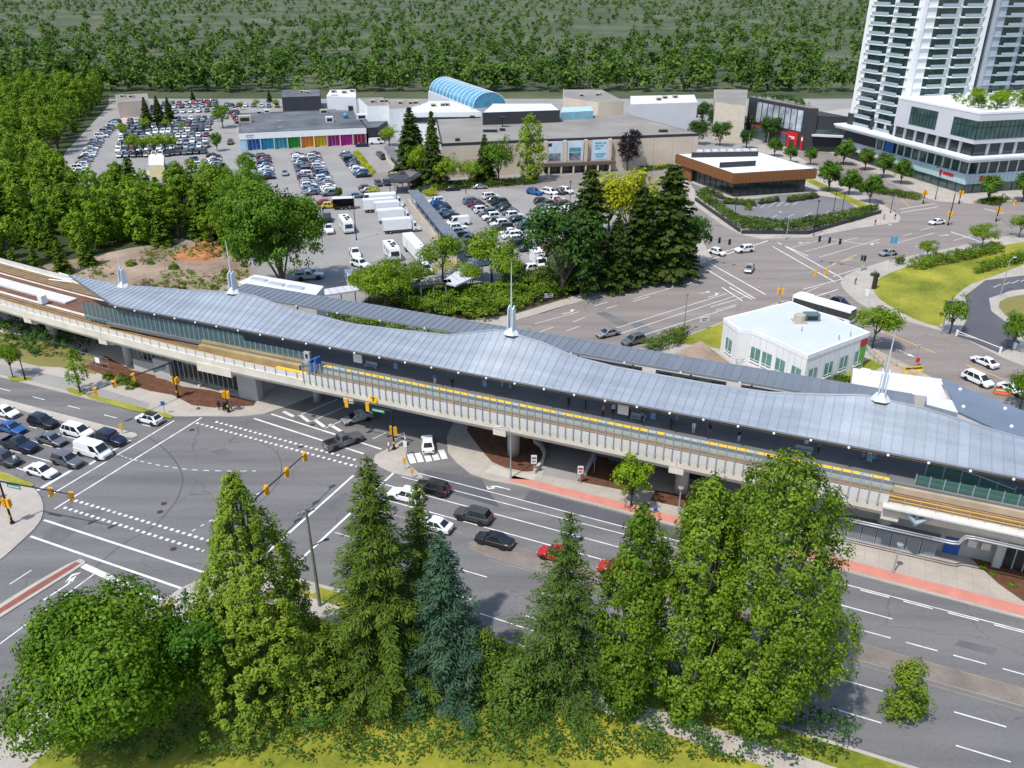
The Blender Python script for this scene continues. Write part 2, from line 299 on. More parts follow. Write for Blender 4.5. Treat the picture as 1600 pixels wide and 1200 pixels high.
# ---------------------------------------------------------------- painted markings
def stripe(pts, w, name='road_marking', m=None, z=.016):
    """a painted line along world points"""
    mb = MB(); pts = [Vector((p[0], p[1], 0)) for p in pts]
    for a, b in zip(pts, pts[1:]):
        d = (b-a).normalized(); q = Vector((-d.y, d.x, 0))*w/2
        mb.poly([tuple((a-q).xy)+(z,), tuple((b-q).xy)+(z,), tuple((b+q).xy)+(z,), tuple((a+q).xy)+(z,)])
    return struct(mb.build(name, m or M_WHITE, fix=False))
def rs(s0, n0, s1, n1, w=.14, **k): return stripe([RD(s0,n0), RD(s1,n1)], w, **k)
def ps(a, b, w=.14, **k): return stripe([at(*a), at(*b)], w, **k)
def dashes(a, b, dash, gap, w, m=None, name='road_marking', z=.016):
    a = Vector((a[0],a[1],0)); b = Vector((b[0],b[1],0)); L = (b-a).length; d = (b-a)/L; q = Vector((-d.y,d.x,0))*w/2; t = 0; mb = MB()
    while t < L:
        p0 = a+d*t; p1 = a+d*min(L, t+dash); mb.poly([(p.x,p.y,z) for p in (p0-q,p1-q,p1+q,p0+q)]); t += dash+gap
    return struct(mb.build(name, m or M_WHITE, fix=False))
# near crossing
rs(-90.1,58.2,-90.1,80.2,.22); rs(-87.0,56.5,-87.0,82.6,.22)
rs(-92.6,58.6,-92.6,66.0,.5); rs(-91.6,66.0,-91.6,73.2,.4)
rs(-86.2,54.3,-60.4,54.3,.3); rs(-84.8,51.3,-61.6,51.2,.3); rs(-74.6,49.8,-62.2,48.8,.75)
rs(-57.0,58.2,-57.0,78.0,.3); rs(-52.7,57.6,-52.4,81.0,.3)
ps((397,654),(568,709),.3); ps((424,647),(596,702),.3)
for a, b in (((307,661),(557,729)), ((337,659),(560,720)), ((100,793),(318,861)), ((117,782),(330,846))): dashes(at(*a), at(*b), .42, .5, .42, name='dotted_marking')
def crv(px, n=40):
    P_ = [at(*p) for p in px]; P_ = [P_[0]]+P_+[P_[-1]]; out = []
    for i in range(1,len(P_)-2):
        for k in range(n//len(px)+1):
            t = k/(n//len(px)+1); a,b,c,d = P_[i-1],P_[i],P_[i+1],P_[i+2]; out.append(.5*((2*b)+(c-a)*t+(2*a-5*b+4*c-d)*t*t+(3*b-a-3*c+d)*t**3))
    return out+[P_[-2]]
q_ = crv(((187,711),(200,716),(225,722),(260,729),(300,734),(350,736),(400,736)), 70)
for k in range(0,len(q_)-2,4): stripe(q_[k:k+3], .14)
dashes(at(300,830), at(420,762), .5, .7, .14)
dashes(at(332,815), at(352,803), .9, .6, .14)
ps((15,913),(49,891),.14); ps((0,1006),(147,897),.14); ps((152,928),(178,911),.14); ps((205,931),(212,923),.14)
# left approach
for nn in (70.3, 67.4, 64.4, 61.4): rs(-105, nn, -93.2, nn, .16); dashes(RD(-180,nn), RD(-107,nn), 3, 3.5, .14)
dashes(RD(-200,77.2), RD(-92,77.4), 2.6, 5.0, .16)
# right road
rs(-50,82.0,-8,81.0,.14); rs(-51,80.3,-8,79.7,.14); rs(-8,81.0,150,77.8,.14); dashes(RD(2,80.5), RD(150,77.5), 2.9, 1.4, .16)
rs(-52,77.8,-8,77.0,.16); rs(2,77.1,9.6,76.9,.16); rs(-52,74.8,-8,74.0,.16); dashes(RD(-2,74.0), RD(150,71.9), 2.9, 1.4, .16)
for nn in (66.2, 62.2): dashes(RD(-36,nn), RD(150,nn-.6), 4.2, 6.0, .14)
rs(-52,66.4,-40,66.3,.14); rs(-30,60.6,-18,60.3,.14); rs(-52,72.3,-38,72.4,.12, m=mat('faded_yellow',(.36,.26,.14),.8,var=.25))
M_FADE = mat('faded_paint',(.30,.225,.14),.8,var=.25); rs(-33,72.4,60,71.1,.1, m=M_FADE); rs(-33,69.1,60,68.3,.1, m=M_FADE)
# side street under the viaduct
ps((467,649),(527,624),.16); ps((485,659),(545,633),.16); ps((508,669),(560,646),.16)
for a, b in (((443,643),(459,651)), ((468,648),(483,659)), ((492,656),(507,667)), ((515,663),(533,674))): ps(a, b, .55)
ps((582,686),(603,676),.14)
for a, b in (((640,709),(646,724)), ((652,708),(658,722)), ((665,707),(671,721)), ((677,705),(683,719)), ((689,703),(695,717))): ps(a, b, .85, name='zebra_stripe')
def arrow(px, py, ang, L=3.2, kind='straight', m=None, z=.018):
    o = at(px, py); d = Vector((math.cos(ang), math.sin(ang), 0)); q = Vector((-d.y, d.x, 0)); mb = MB()
    def P(u, v): p = o + d*u + q*v; return (p.x, p.y, z)
    if kind == 'straight':
        mb.poly([P(-L/2,-.09), P(L*.15,-.09), P(L*.15,.09), P(-L/2,.09)]); mb.poly([P(L*.15,-.4), P(L/2,0), P(L*.15,.4)])
    else:
        t = 1 if kind == 'left' else -1
        mb.poly([P(-L/2,-.1), P(L*.2,-.1), P(L*.2,.1), P(-L/2,.1)]); mb.poly([P(L*.2,-.1*t), P(L*.42,t*.6), P(L*.3,t*.75), P(L*.08,.1*t)])
        mb.poly([P(L*.1,t*.55), P(L*.52,t*.5), P(L*.36,t*1.15)])
    o = struct(mb.build('lane_arrow', m or M_WHITE, fix=True)); up(o); return o
arrow(100,917, rad(62), 5.0, 'left'); arrow(780,761, rad(156), 3.2, 'left'); arrow(890,488, rad(30), 3.5, 'left'); arrow(1117,462, rad(30), 3.5, 'left')
arrow(1102,457, rad(30), 3, 'straight'); arrow(1475,368, rad(20), 3.5, 'straight'); arrow(1255,379, rad(200), 3.5, 'straight'); arrow(1365,380, rad(200), 3.5, 'left')
arrow(1415,552, rad(-62), 4, 'straight')
# second road
for a, b in (((835,506),(905,487)), ((990,467),(1080,441)), ((928,478),(950,472)), ((947,482),(965,477)), ((975,461),(1000,455)), ((990,471),(1015,463)), ((842,519),(865,511)), ((895,503),(914,496)), ((885,517),(905,510))): ps(a, b, .15)
for a, b in (((955,526),(1150,462)), ((985,530),(1150,478)), ((958,514),(1135,459)), ((1040,452),(1062,446)), ((1068,446),(1095,437)), ((1110,480),(1170,462)), ((1118,485),(1150,476))): ps(a, b, .16)
ps((1128,449),(1160,470),.3); ps((1140,449),(1175,468),.3); ps((1098,417),(1180,467),.3); ps((1110,412),(1196,460),.3)
ps((1106,407),(1200,376),.3); ps((1118,398),(1170,381),.2)
for a, b in (((1207,385),(1305,441)), ((1222,382),(1318,436)), ((1215,379),(1262,400))): ps(a, b, .3)
for a, b in (((1237,387),(1285,374)), ((1258,393),(1340,371)), ((1280,402),(1375,374)), ((1400,380),(1460,364)), ((1410,369),(1425,365)), ((1437,360),(1460,354)), ((1430,386),(1455,380)), ((1300,413),(1332,404)), ((1490,376),(1520,368))): ps(a, b, .15)
ps((1485,362),(1530,377),.35); ps((1538,326),(1568,334),.35); ps((1302,432),(1350,417),.2)
ps((1405,327),(1462,318),.25); ps((1408,332),(1466,323),.25)
for a, b in (((1287,272),(1345,310)), ((1345,310),(1400,326)), ((1408,312),(1422,323))): ps(a, b, .3, m=M_YELP)
ps((1290,419),(1338,398),.3, m=M_YELP)
ps((1365,512),(1380,520),.14); dashes(at(1375,516), at(1462,552), 30, 1, .3, m=M_YELP); ps((1510,570),(1600,605),.3, m=M_YELP); ps((1345,540),(1380,533),.14); ps((1360,525),(1378,532),.15)
ps((1255,452),(1320,435),.2); ps((1265,466),(1310,452),.2); ps((1252,460),(1280,448),.16)
ps((842,490),(886,476),.7, m=M_CONC, z=.2)
for k in range(6): ps((1176+k*12.5,326-k*.9),(1188+k*12.5,318-k*.9),.14, z=.145)
for k in range(7): ps((1150+k*27,346-k*2),(1160+k*27,341-k*2),.14, z=.145)
for k in range(5): ps((1090+k*13,300+k*8),(1096+k*13,299+k*8),.5, z=.145)
for k in range(5): ps((1552+k*14,450-k*3),(1564+k*14,445-k*3),.14, z=.16)
# manhole lids on the crossing
M_IRON = mat('cast_iron', (.06,.05,.048), .7, .3, var=.3, fine=12)
for px, py in ((256,787),(250,800),(271,858),(488,664),(470,698),(490,650),(300,672)):
    p = at(px, py); o = MB().cyl((0,0), .38, -.02, .02, 14).build('manhole_lid', M_IRON); o.location = (p.x, p.y, .008); struct(o)
# tyre marks left by turning cars
M_TYRE = mat('rubber_streak', (.085,.084,.085), .9, var=.2)
stripe(crv(((232,683),(255,700),(275,722),(285,745),(283,765),(272,787),(240,822),(190,852),(150,885)),80), .16, 'tyre_mark', M_TYRE, .012)
stripe(crv(((405,690),(430,705),(440,730),(430,760),(400,790)),50), .12, 'tyre_mark', M_TYRE, .0125)
# ---------------------------------------------------------------- station and guideway (local axes: x = s along the line, y = n across it)
M_GIRD = mat('girder_concrete', (.60,.555,.465), .85, var=.14, scale=.35, fine=3, bump=.08)
M_PIER = mat('pier_concrete', (.44,.43,.40), .85, var=.12, scale=.4, fine=3)
M_PARA = mat('parapet_panel', (.58,.56,.52), .8, var=.1, scale=.6, fine=4)
M_STEEL = mat('painted_steel', (.30,.35,.40), .5, .2, var=.1, scale=1)
M_TRACK = mat('track_bed', (.145,.075,.048), .9, var=.25, scale=.5, fine=5)
M_RAIL = mat('running_rail', (.36,.27,.15), .6, .3, var=.25, scale=.6, fine=4)
M_TAN = mat('stained_ledge', (.37,.27,.13), .85, var=.3, scale=.3, fine=3)
M_PLAT = mat('platform_floor', (.15,.148,.145), .8, var=.15, scale=.5)
M_YEL = mat('tactile_edge', (.80,.52,.02), .6, var=.1, scale=2)
M_TEAL = mat('platform_edge_grey', (.36,.43,.42), .7, var=.1)
M_ROOF = mat('seamed_metal_roof', (.33,.37,.41), .45, .3, var=.17, scale=.8, fine=3.5, spec=.5, objvar=.07, streak=90)
M_ROOFD = mat('dark_seamed_roof', (.19,.215,.245), .55, .25, var=.14, scale=.25, fine=2.5, objvar=.06)
M_SEAM = mat('roof_seam', (.27,.30,.34), .45, .3, var=.08)
M_SOFF = mat('timber_soffit', (.30,.19,.07), .7, var=.2, scale=1.5)
M_DARK = mat('dark_metal', (.028,.03,.034), .5, .2, var=.1)
M_WHT = mat('white_coating', (.74,.75,.75), .5, var=.06, scale=.8)
M_MEMB = mat('roof_membrane', (.60,.60,.60), .75, var=.1, scale=.3, fine=2)
M_GLASS = mat('clear_glass', (.50,.64,.64), .08, 0, var=0, spec=.2, alpha=.06)
M_DGLASS = mat('dark_glass', (.018,.03,.034), .08, .0, var=0, spec=.8)
M_TGLASS = mat('teal_glass', (.05,.12,.11), .1, 0, var=.3, scale=.7, spec=.8)
M_YELRAIL = mat('yellow_handrail', (.62,.36,.07), .5, var=.15)
M_BLUE = mat('blue_paint', (.03,.10,.36), .5, var=.08)
def bo(s): return 4.2*max(0.0, (-78-s)/62)**1.6
def loft(mb, prof, svals, m=0, off=bo):
    n = len(prof); k = len(mb.v)
    for s in svals:
        for (y, z) in prof: mb.v.append((s, y+off(s), z))
    for i in range(len(svals)-1):
        for j in range(n): q = (j+1)%n; mb.f.append((k+i*n+j, k+(i+1)*n+j, k+(i+1)*n+q, k+i*n+q)); mb.m.append(m)
    mb.f.append(tuple(k+j for j in range(n))); mb.m.append(m)
    e = k+(len(svals)-1)*n; mb.f.append(tuple(e+n-1-j for j in range(n))); mb.m.append(m)
    return mb
def srange(a, b, st=3.0):
    n = max(1, int(round((b-a)/st))); return [a+(b-a)*i/n for i in range(n+1)]
GW = thing('elevated_guideway', 'long pale concrete railway viaduct with glass fence along the road edge', 'viaduct', rz=RA)
joints = [-215,-190,-160,-131,-111.5,-87,-63,-39.5,-16,8,32,60]
for i, (a, b) in enumerate(zip(joints, joints[1:])):
    prof = [(86.6,7.75),(86.6,6.55),(86.9,6.0),(88.4,5.35),(91.0,5.3),(91.2,7.5),(87.1,7.5),(87.1,7.75)]
    loft(MB(), prof, srange(a+.03, b-.03)).build('girder', M_GIRD, GW)
    loft(MB(), [(97.0,7.5),(97.2,5.3),(100.2,5.35),(101.6,6.2),(101.6,8.4),(101.3,8.4),(101.3,7.5)], srange(a+.03, b-.03)).build('girder', M_GIRD, GW)
loft(MB(), [(91.2,7.45),(91.2,6.9),(97,6.9),(97,7.45)], srange(-215, -112)).build('deck_slab', M_TRACK, GW)
for s in (-190,-160,-131,-111.5,-39.5,-16,8,32):                      # pier heads and columns
    n0 = 91.4+bo(s)*.8
    o = MB().box((s, 87.9+bo(s), 6.15), (1.8, 2.5, 1.15), 0).bb(s-.85, s+.85, n0-3.2, n0+6.5, 5.0, 5.7).build('pier_head', M_GIRD, GW)
    MB().cyl((s, n0), .85, 0, 5.2, 20).build('column', M_PIER, GW, True)
    MB().cyl((s, n0+5.4), .85, 0, 5.2, 20).build('column', M_PIER, GW, True)
MB().box((-87, 88.1, 6.2), (6.5, 2.9, 1.4)).build('pier_head', M_GIRD, GW)
MB().box((-63, 88.2, 6.2), (1.6, 2.9, 1.4)).build('pier_head', M_GIRD, GW)
MB().cyl((-74.2, 94.2), .6, 0, 5.4, 14).build('column', M_PIER, GW, True)
for a, b in ((-215,60),):                                             # running surfaces
    for n0 in (86.9+.25, 97.4):
        loft(MB(), [(n0,7.56),(n0,7.5),(n0+3.3,7.5),(n0+3.3,7.56)], srange(a,b)).build('track_bed', M_TRACK, GW)
        for dn, h in ((.45,.14),(1.05,.2),(1.75,.14),(2.45,.22)):
            loft(MB(), [(n0+dn,7.56+h),(n0+dn,7.555),(n0+dn+.2,7.555),(n0+dn+.2,7.56+h)], srange(a,b)).build('running_rail', M_RAIL, GW)
# glazed noise fence above the road
post = MB().bb(-.055,.055,-.07,.07,0,3.35).bb(-.1,.1,-.12,.0,-.12,.12).mesh('post', M_STEEL)
pane = MB().bb(-.46,.46,-.012,.012,0,1.85).mesh('glass_pane', M_GLASS)
panel = MB().bb(-.47,.47,-.04,.04,0,1.15).mesh('parapet_panel', M_PARA)
s = -70.2; k = 0
while s < 6.6:
    inst('post', post, GW, (s, 86.52, 7.6))
    inst('parapet_panel', panel, GW, (s+.525, 86.62, 7.68)); inst('glass_pane', pane, GW, (s+.525, 86.6, 8.9))
    s += 1.05
# low parapet of the western and eastern guideway
lp = MB().bb(-.93,.93,-.05,.05,0,.85).mesh('parapet_panel', M_PARA)
rp = MB().bb(-.03,.03,-.03,.03,0,1.25).mesh('rail_post', M_STEEL)
s = -195.0
while s < -71:
    inst('parapet_panel', lp, GW, (s+.95, 86.85+bo(s+.95), 7.7)); inst('rail_post', rp, GW, (s, 86.7+bo(s), 7.45))
    s += 1.9
mb = MB(); mb.tube([(s, 86.85+bo(s), 8.68) for s in srange(-195,-71)], .05, 6); mb.build('handrail', M_YELRAIL, GW)
loft(MB(), [(101.25,8.4),(101.25,7.5),(101.6,7.5),(101.6,8.4)], srange(-195,-118)).build('far_parapet', M_PARA, GW)
loft(MB(), [(92.6,7.8),(92.6,7.5),(95.2,7.5),(95.2,7.8)], srange(-195,-128)).build('walkway', M_PARA, GW)
MB().bb(-132,-131,93.5,94.6,7.8,9.2).build('cabinet', M_WHT, GW)
mb = MB()
for s in srange(7.5,44,1.6): inst('rail_post', rp, GW, (s, 86.7, 7.5))
mb.tube([(7.2,86.7,8.75),(44,86.7,8.75)], .06, 6).tube([(7.2,86.7,8.25),(44,86.7,8.25)], .04, 6); mb.build('handrail', M_YELRAIL, GW)
MB().bb(7,44,85.8,86.9,7.5,7.7).build('service_walkway', M_PARA, GW)
for dz, dn in ((0,0),(.0,.45)):
    MB().tube([(12.6,86.3+dn,4.6),(14.6,86.3+dn,4.6),(15.2,86.3+dn,4.75),(15.4,86.3+dn,5.3),(15.7,86.3+dn,5.7),(16.6,86.3+dn,5.8),(40,86.3+dn,5.7)], .11, 8).tube([(2,86.3+dn,4.6),(12.6,86.3+dn,4.6)], .1, 8).build('service_pipe', mat('pipe_grey',(.36,.38,.40),.4,.3,var=.1), GW, True)
mb = MB().tube([(9.4,86.45,7.3),(10.6,86.4,6.2),(11.9,86.45,7.3)], [.35,.4,.35], 6).bb(10.4,10.8,86.35,86.6,5.7,7.4); mb.build('bracket', mat('galvanised',(.34,.40,.44),.45,.4,var=.1), GW)
o = MB().tube([(0,-.03,0),(0,.03,0)], .62, 20).build('clearance_sign', mat('sign_yellow',(.78,.5,.02),.5,var=.05), GW); o.location = (-58.6,86.5,7.1)
q = MB().bb(-.1,.1,-.06,-.04,-.3,.3).bb(-.28,.28,-.06,-.04,.18,.28).build('sign_arrow', M_DARK, o)
# ---------------- station
ST_ = thing('train_station', 'elevated railway station under a long wavy blue-grey seamed metal canopy with spires', 'station', rz=RA)
MB().bb(-112,60,90.05,99.3,8.1,8.6).build('platform', M_PLAT, ST_)
MB().bb(-72,60,90.0,90.4,7.5,8.1).bb(-72,60,98.9,99.3,7.5,8.1).build('platform_wall', M_TEAL, ST_)
tile = MB().bb(-.5,.5,-.3,.3,0,.03).mesh('tactile_tile', M_YEL)
tealt = MB().bb(-.5,.5,-.31,.31,0,.024).mesh('edge_slab', M_TEAL)
k = 0; s = -69.0
while s < 7.2:
    gap = (k % 6 == 5) or (k in (2,3)) or (-18.2 < s < -14.4)
    inst('edge_slab' if gap else 'tactile_tile', tealt if gap else tile, ST_, (s, 90.40, 8.602)); s += 1.04; k += 1
MB().bb(-70,60,90.06,90.09,8.3,8.62).build('edge_trim', M_TEAL, ST_)
# western end: ledge, glazed screen
MB().bb(-92,-73,89.3,90.2,7.5,8.35).build('ledge', M_TAN, ST_)
MB().bb(-92,-72,90.2,90.4,7.6,8.95).build('ledge', M_TAN, ST_)
wp = MB().bb(-.045,.045,-.05,.05,0,3.2).mesh('screen_post', mat('screen_steel',(.36,.43,.46),.45,.3,var=.05))
wp2 = MB().bb(-.045,.045,-.05,.05,0,1.35).mesh('screen_post', MATS['screen_steel'])
wg = MB().bb(-.47,.47,-.01,.01,0,2.9).mesh('screen_pane', mat('screen_glass',(.10,.17,.18),.07,0,var=0,spec=.6,alpha=.55))
wg2 = MB().bb(-.47,.47,-.01,.01,0,1.25).mesh('screen_pane', MATS['screen_glass'])
s = -117.5; k = 0
while s < -72.5:
    b = bo(s)*.25; hi = s < -84
    inst('screen_post', wp if hi else wp2, ST_, (s, 90.3+b, 8.0 if hi else 8.9)); inst('screen_pane', wg if hi else wg2, ST_, (s+.5, 90.3+b, 8.2 if hi else 8.95)); s += 1.0
MB().bb(-72.4,-71.4,89.9,90.3,8.5,10.5).build('gate', mat('gate_grey',(.42,.45,.47),.5,.2,var=.05), ST_)
MB().bb(-72.1,-71.7,89.87,89.9,9.5,10.2).build('gate_window', M_DGLASS, ST_)
MB().bb(-70.6,-70.3,88.6,90.2,8.0,9.9).bb(-69.9,-69.6,88.9,90.2,8.5,10.2).build('end_screen', M_BLUE, ST_)
MB().bb(-76,-70.6,87.4,88.2,8.15,8.25).build('gate_platform', M_YEL, ST_)
# near canopy leaf, one sheet per seam bay
inn = sorted(atn(px, py, 96.5) for px, py in ((107,428),(193,444),(230,446),(300,452),(365,456),(400,463),(447,478),(550,504),(625,513),(700,521),(775,515),(798,520),(850,536),(900,555),(960,570),(1025,582),(1110,597),(1200,610),(1300,617),(1350,617),(1375,623),(1442,637),(1500,656),(1600,682)))
inn += [(30,13.7),(40,14.4),(52,16.0),(64,14.6)]
IS = np.array([q[0] for q in inn]); IZ = np.array([q[1] for q in inn]); IZ = np.where(IZ < 14.5, IZ-.3, IZ)
kk = np.linspace(IS[0], IS[-1], 600); zz = np.interp(kk, IS, IZ)
ker = np.exp(-np.linspace(-2,2,3)**2); ker /= ker.sum(); zz = np.convolve(np.pad(zz, 1, mode='edge'), ker, 'valid')
def zin(s): return float(np.interp(s, kk, zz))
EAV_N, EAV_Z = 89.8, 12.15
s_l = IS[0]
CAN = MB().build('canopy_roof', M_SOFF, ST_, fix=False)
def leafpt(s, t):
    """t = 0 at the eave, 1 at the inner edge"""
    n = EAV_N + (96.5-EAV_N)*t; z = EAV_Z + (zin(s)-EAV_Z)*t 
    return (s, n, z)
def clip(s):
    return max(0.0, min(1.0, 1-(s-s_l)/17.3))                          # slanted western edge
w = 1.12; s = s_l+.02; SBM = MB()
while s < 60:
    t0, t1 = clip(s), clip(s+w); P_ = MB(); T = [0,.34,.67,1]
    for a, b in zip(T, T[1:]):
        q = [leafpt(s, t0+(1-t0)*a), leafpt(s+w, t1+(1-t1)*a), leafpt(s+w, t1+(1-t1)*b), leafpt(s, t0+(1-t0)*b)]
        P_.poly(q, 0)
        SBM.poly([(x,y,z-.28) for x,y,z in q][::-1], 0)
        u0, u1 = q[0], q[3]                                             # standing seam
        P_.poly([(u0[0]-.025,u0[1],u0[2]),(u0[0]-.025,u0[1],u0[2]+.06),(u1[0]-.025,u1[1],u1[2]+.06),(u1[0]-.025,u1[1],u1[2])], 1)
        P_.poly([(u0[0]+.025,u0[1],u0[2]),(u1[0]+.025,u1[1],u1[2]),(u1[0]+.025,u1[1],u1[2]+.06),(u0[0]+.025,u0[1],u0[2]+.06)], 1)
        P_.poly([(u0[0]-.025,u0[1],u0[2]+.06),(u0[0]+.025,u0[1],u0[2]+.06),(u1[0]+.025,u1[1],u1[2]+.06),(u1[0]-.025,u1[1],u1[2]+.06)], 1)
    P_.build('roof_sheet', [M_ROOF, M_SEAM], CAN, fix=False)
    s += w
me = SBM.mesh('canopy_soffit', M_SOFF, fix=False); CAN.data = me
ed = MB()
ed.tube([leafpt(q, clip(q)) for q in srange(s_l,60,1.5)], .13, 6); ed.build('gutter', mat('gutter_grey',(.12,.13,.145),.5,.3,var=.1), ST_)
ed = MB(); ed.tube([(q, 96.5, zin(q)+.02) for q in srange(s_l,60,1.2)], .14, 6); ed.build('ridge_cap', M_SEAM, ST_)
ed = MB(); ed.tube([(-112,91.4,11.35),(60,91.4,11.35)], .13, 8); ed.build('edge_tube', M_STEEL, ST_)
lamp = MB().lathe((0,0,0), [(0,-.16),(.13,-.1),(.16,0),(.1,.12),(0,.16)], 8).mesh('eave_light', mat('lamp_white',(.8,.8,.78),.4,var=0))
for q in srange(-108.5, 56, 4.15): inst('eave_light', lamp, ST_, (q, EAV_N-.16, EAV_Z-.12))
for px in ((100,426),(98,436),(88,440)): pass
MB().tube([(s_l-2.6,96.7,zin(s_l)+.1),(s_l+1.5,96.4,zin(s_l)-.1)], .1, 6).tube([(s_l-2.2,94.2,12.5),(s_l+3.0,94.6,12.6)], .1, 6).tube([(s_l-.6,95.6,12.4),(s_l+2,95.8,12.7)], .08, 6).build('end_strut', M_WHT, ST_)
# far canopy leaf
FAR = MB().bb(-96,9,101.85,106.25,11.95,12.05).build('rear_canopy', M_DARK, ST_)
fs = MB().poly([(0,0,0),(w,0,0),(w,4.55,.12),(0,4.55,.12)],0).poly([(-.025,0,.09),(.025,0,.09),(.025,4.55,.21),(-.025,4.55,.21)],1).poly([(-.025,0,0),(-.025,0,.09),(-.025,4.55,.21),(-.025,4.55,.12)],1).poly([(.025,0,0),(.025,4.55,.12),(.025,4.55,.21),(.025,0,.09)],1).mesh('roof_sheet', [M_ROOFD, M_SEAM], fix=False)
s = -96.0
while s < 8.2: inst('roof_sheet', fs, FAR, (s, 101.8, 12.22)); s += w
MB().bb(-96,9,101.7,101.8,11.95,12.3).bb(-96,9,106.3,106.42,11.95,12.4).build('fascia', M_SEAM, ST_)
for q in srange(-92,6,8): MB().cyl((q,104), .14, .1, 11.7, 8).build('canopy_post', M_STEEL, ST_)
for q in srange(-90,4,7.8): inst('eave_light', lamp, ST_, (q, 101.7, 12.0))
for a, b in ((-36,-26),(-24,-14),(-12,2)):
    MB().bb(a,b,106.6,106.8,6.4,9.4).build('rear_wall_panel', mat('cream_panel',(.55,.55,.45),.7,var=.1), ST_)
    for q in srange(a+.5,b-2,3): MB().bb(q,q+1.9,106.52,106.6,7.0,9.1).build('rear_window', M_DGLASS, ST_)
# eastern rear roof
def roofslab(name, px, z, th, m, zz=None):
    P3 = [SN(at(x,y,z)) for x,y in px]; return MB().prism(P3, z-th, z, 0).build(name, m, ST_)
ER = [SN(at(x,y,11.6)) for x,y in ((1472,592),(1600,642),(1680,672),(1680,712),(1600,690),(1497,643))]
MB().prism(ER, 11.3, 11.6).build('east_canopy', mat('east_roof',(.20,.245,.30),.5,.35,var=.1,scale=.3), ST_)
for px in ((1500,610),(1505,637),(1570,640),(1580,668)):
    p = SN(at(px[0],px[1],11.6)); inst('roof_vent', lamp, ST_, (p[0],p[1],11.75), sc=1.5)
ws = [SN(at(x,y,10.6)) for x,y in ((1333,575),(1472,592),(1480,623),(1330,604))]
MB().prism(ws, .1, 10.6, 0, 1).build('service_block', [M_PARA, M_MEMB], ST_)
MB().prism([SN(at(x,y,11.5)) for x,y in ((1448,618),(1492,626),(1497,645),(1448,632))], 9, 11.5, 0, 1).build('lift_housing', [M_STEEL, M_MEMB], ST_)
MB().bb(ws[0][0]+1,ws[0][0]+2.2,ws[0][1]-1.6,ws[0][1]-.6,10.6,11.1).build('roof_unit', M_WHT, ST_)
wl = [SN(at(x,y,10.2)) for x,y in ((372,441),(398,429),(506,447),(492,463),(430,459))]
MB().prism(wl, .1, 10.2, 0, 1).build('service_block', [M_PARA, M_MEMB], ST_)
for px in ((405,438),(432,445),(462,450)):
    p = SN(at(px[0],px[1],10.2)); MB().bb(p[0]-1.6,p[0]+1.6,p[1]-.5,p[1]+.5,10.2,10.5).build('skylight', mat('skylight',(.5,.55,.6),.2,.2,var=.1), ST_)
# spires
def mast(s, hb, hn, base):
    n = 96.5
    R0 = MB(); z = base
    R0.poly([(s-1.25,n-.1,z-.25),(s-.6,n-1.0,z-.1),(s-.25,n-.3,z+.75),(s-.5,n+.3,z+.6)]).poly([(s-.6,n-1.0,z-.1),(s+.6,n-1.0,z-.1),(s+.25,n-.3,z+.75),(s-.25,n-.3,z+.75)]).poly([(s+.6,n-1.0,z-.1),(s+1.25,n-.1,z-.25),(s+.5,n+.3,z+.6),(s+.25,n-.3,z+.75)]).poly([(s-.5,n+.3,z+.6),(s-.25,n-.3,z+.75),(s+.25,n-.3,z+.75),(s+.5,n+.3,z+.6)]).poly([(s-1.25,n-.1,z-.25),(s-.5,n+.3,z+.6),(s+.5,n+.3,z+.6),(s+1.25,n-.1,z-.25),(s,n+1.1,z-.3)])
    g = R0.build('spire', mat('spire_base',(.58,.60,.62),.5,.1,var=.1), ST_)
    for sg in (-1, 1):
        m2 = MB(); x = s+sg*.34
        m2.prism([(x-.07,n-.55),(x+.07,n-.55),(x+.07,n+.55),(x-.07,n+.55)], z+.3, z+.31)
        pts = [(n-.62,z+.2),(n+.62,z+.2),(n+.5,z+hb*.8),(n+.25,z+hb),(n-.4,z+hb*.9)]
        m2 = MB().ext(pts, x-.07, x+.07); m2.build('fin', mat('fin_white',(.62,.68,.74),.35,.3,var=.05), g)
    MB().tube([(s,n,z),(s,n,z+hn*.5),(s,n,z+hn)], [.16,.11,.04], 8).build('needle', MATS['fin_white'], g)
for px, py, hb, hn in ((193,444,3.0,5.8),(365,456,3.3,8.2),(799,519,3.9,10.0),(1376,622,3.6,8.6)):
    q = atn(px, py, 96.5); mast(q[0], hb, hn, zin(q[0])+.1)
# props below the canopy
for q in (-104,-90,-66,-42.6,-41.4,-18,4.4,5.6,28):
    MB().tube([(q,94.6,8.6),(q,94.6,11.4),(q,95.6,zin(q)-.5)], .2, 8).tube([(q,94.6,11.2),(q,91.4,11.4)], .1, 6).build('roof_column', mat('column_grey',(.36,.39,.42),.5,.2,var=.06), ST_)
for q, kind in ((-64.5,0),(-62.6,1),(-24.5,0),(-22.6,1),(-2.2,1),(-44,2),(5,2),(-58,2),(-20.5,2)):
    if kind == 0: MB().bb(q-.7,q+.7,92.0,92.2,9.3,10.6).build('notice_board', M_WHT, ST_); MB().bb(q-.7,q+.7,91.9,92.0,10.65,11.2).build('line_sign', mat('sign_amber',(.6,.33,.02),.5,var=.05), ST_)
    elif kind == 1: MB().bb(q-1.0,q+1.0,92.2,92.7,8.95,9.05).bb(q-.9,q-.8,92.3,92.6,8.6,8.95).bb(q+.8,q+.9,92.3,92.6,8.6,8.95).bb(q-1.0,q+1.0,92.68,92.75,9.05,9.5).build('bench', M_STEEL, ST_)
    else: MB().bb(q-.3,q+.3,91.8,91.88,9.6,10.5).build('wayfinding_sign', mat('sign_blue',(.10,.22,.38),.5,var=.3,fine=20), ST_)
MB().bb(-52,30,91.9,92.3,10.95,11.15).build('sign_beam', mat('ochre_beam',(.33,.21,.03),.6,var=.2), ST_)
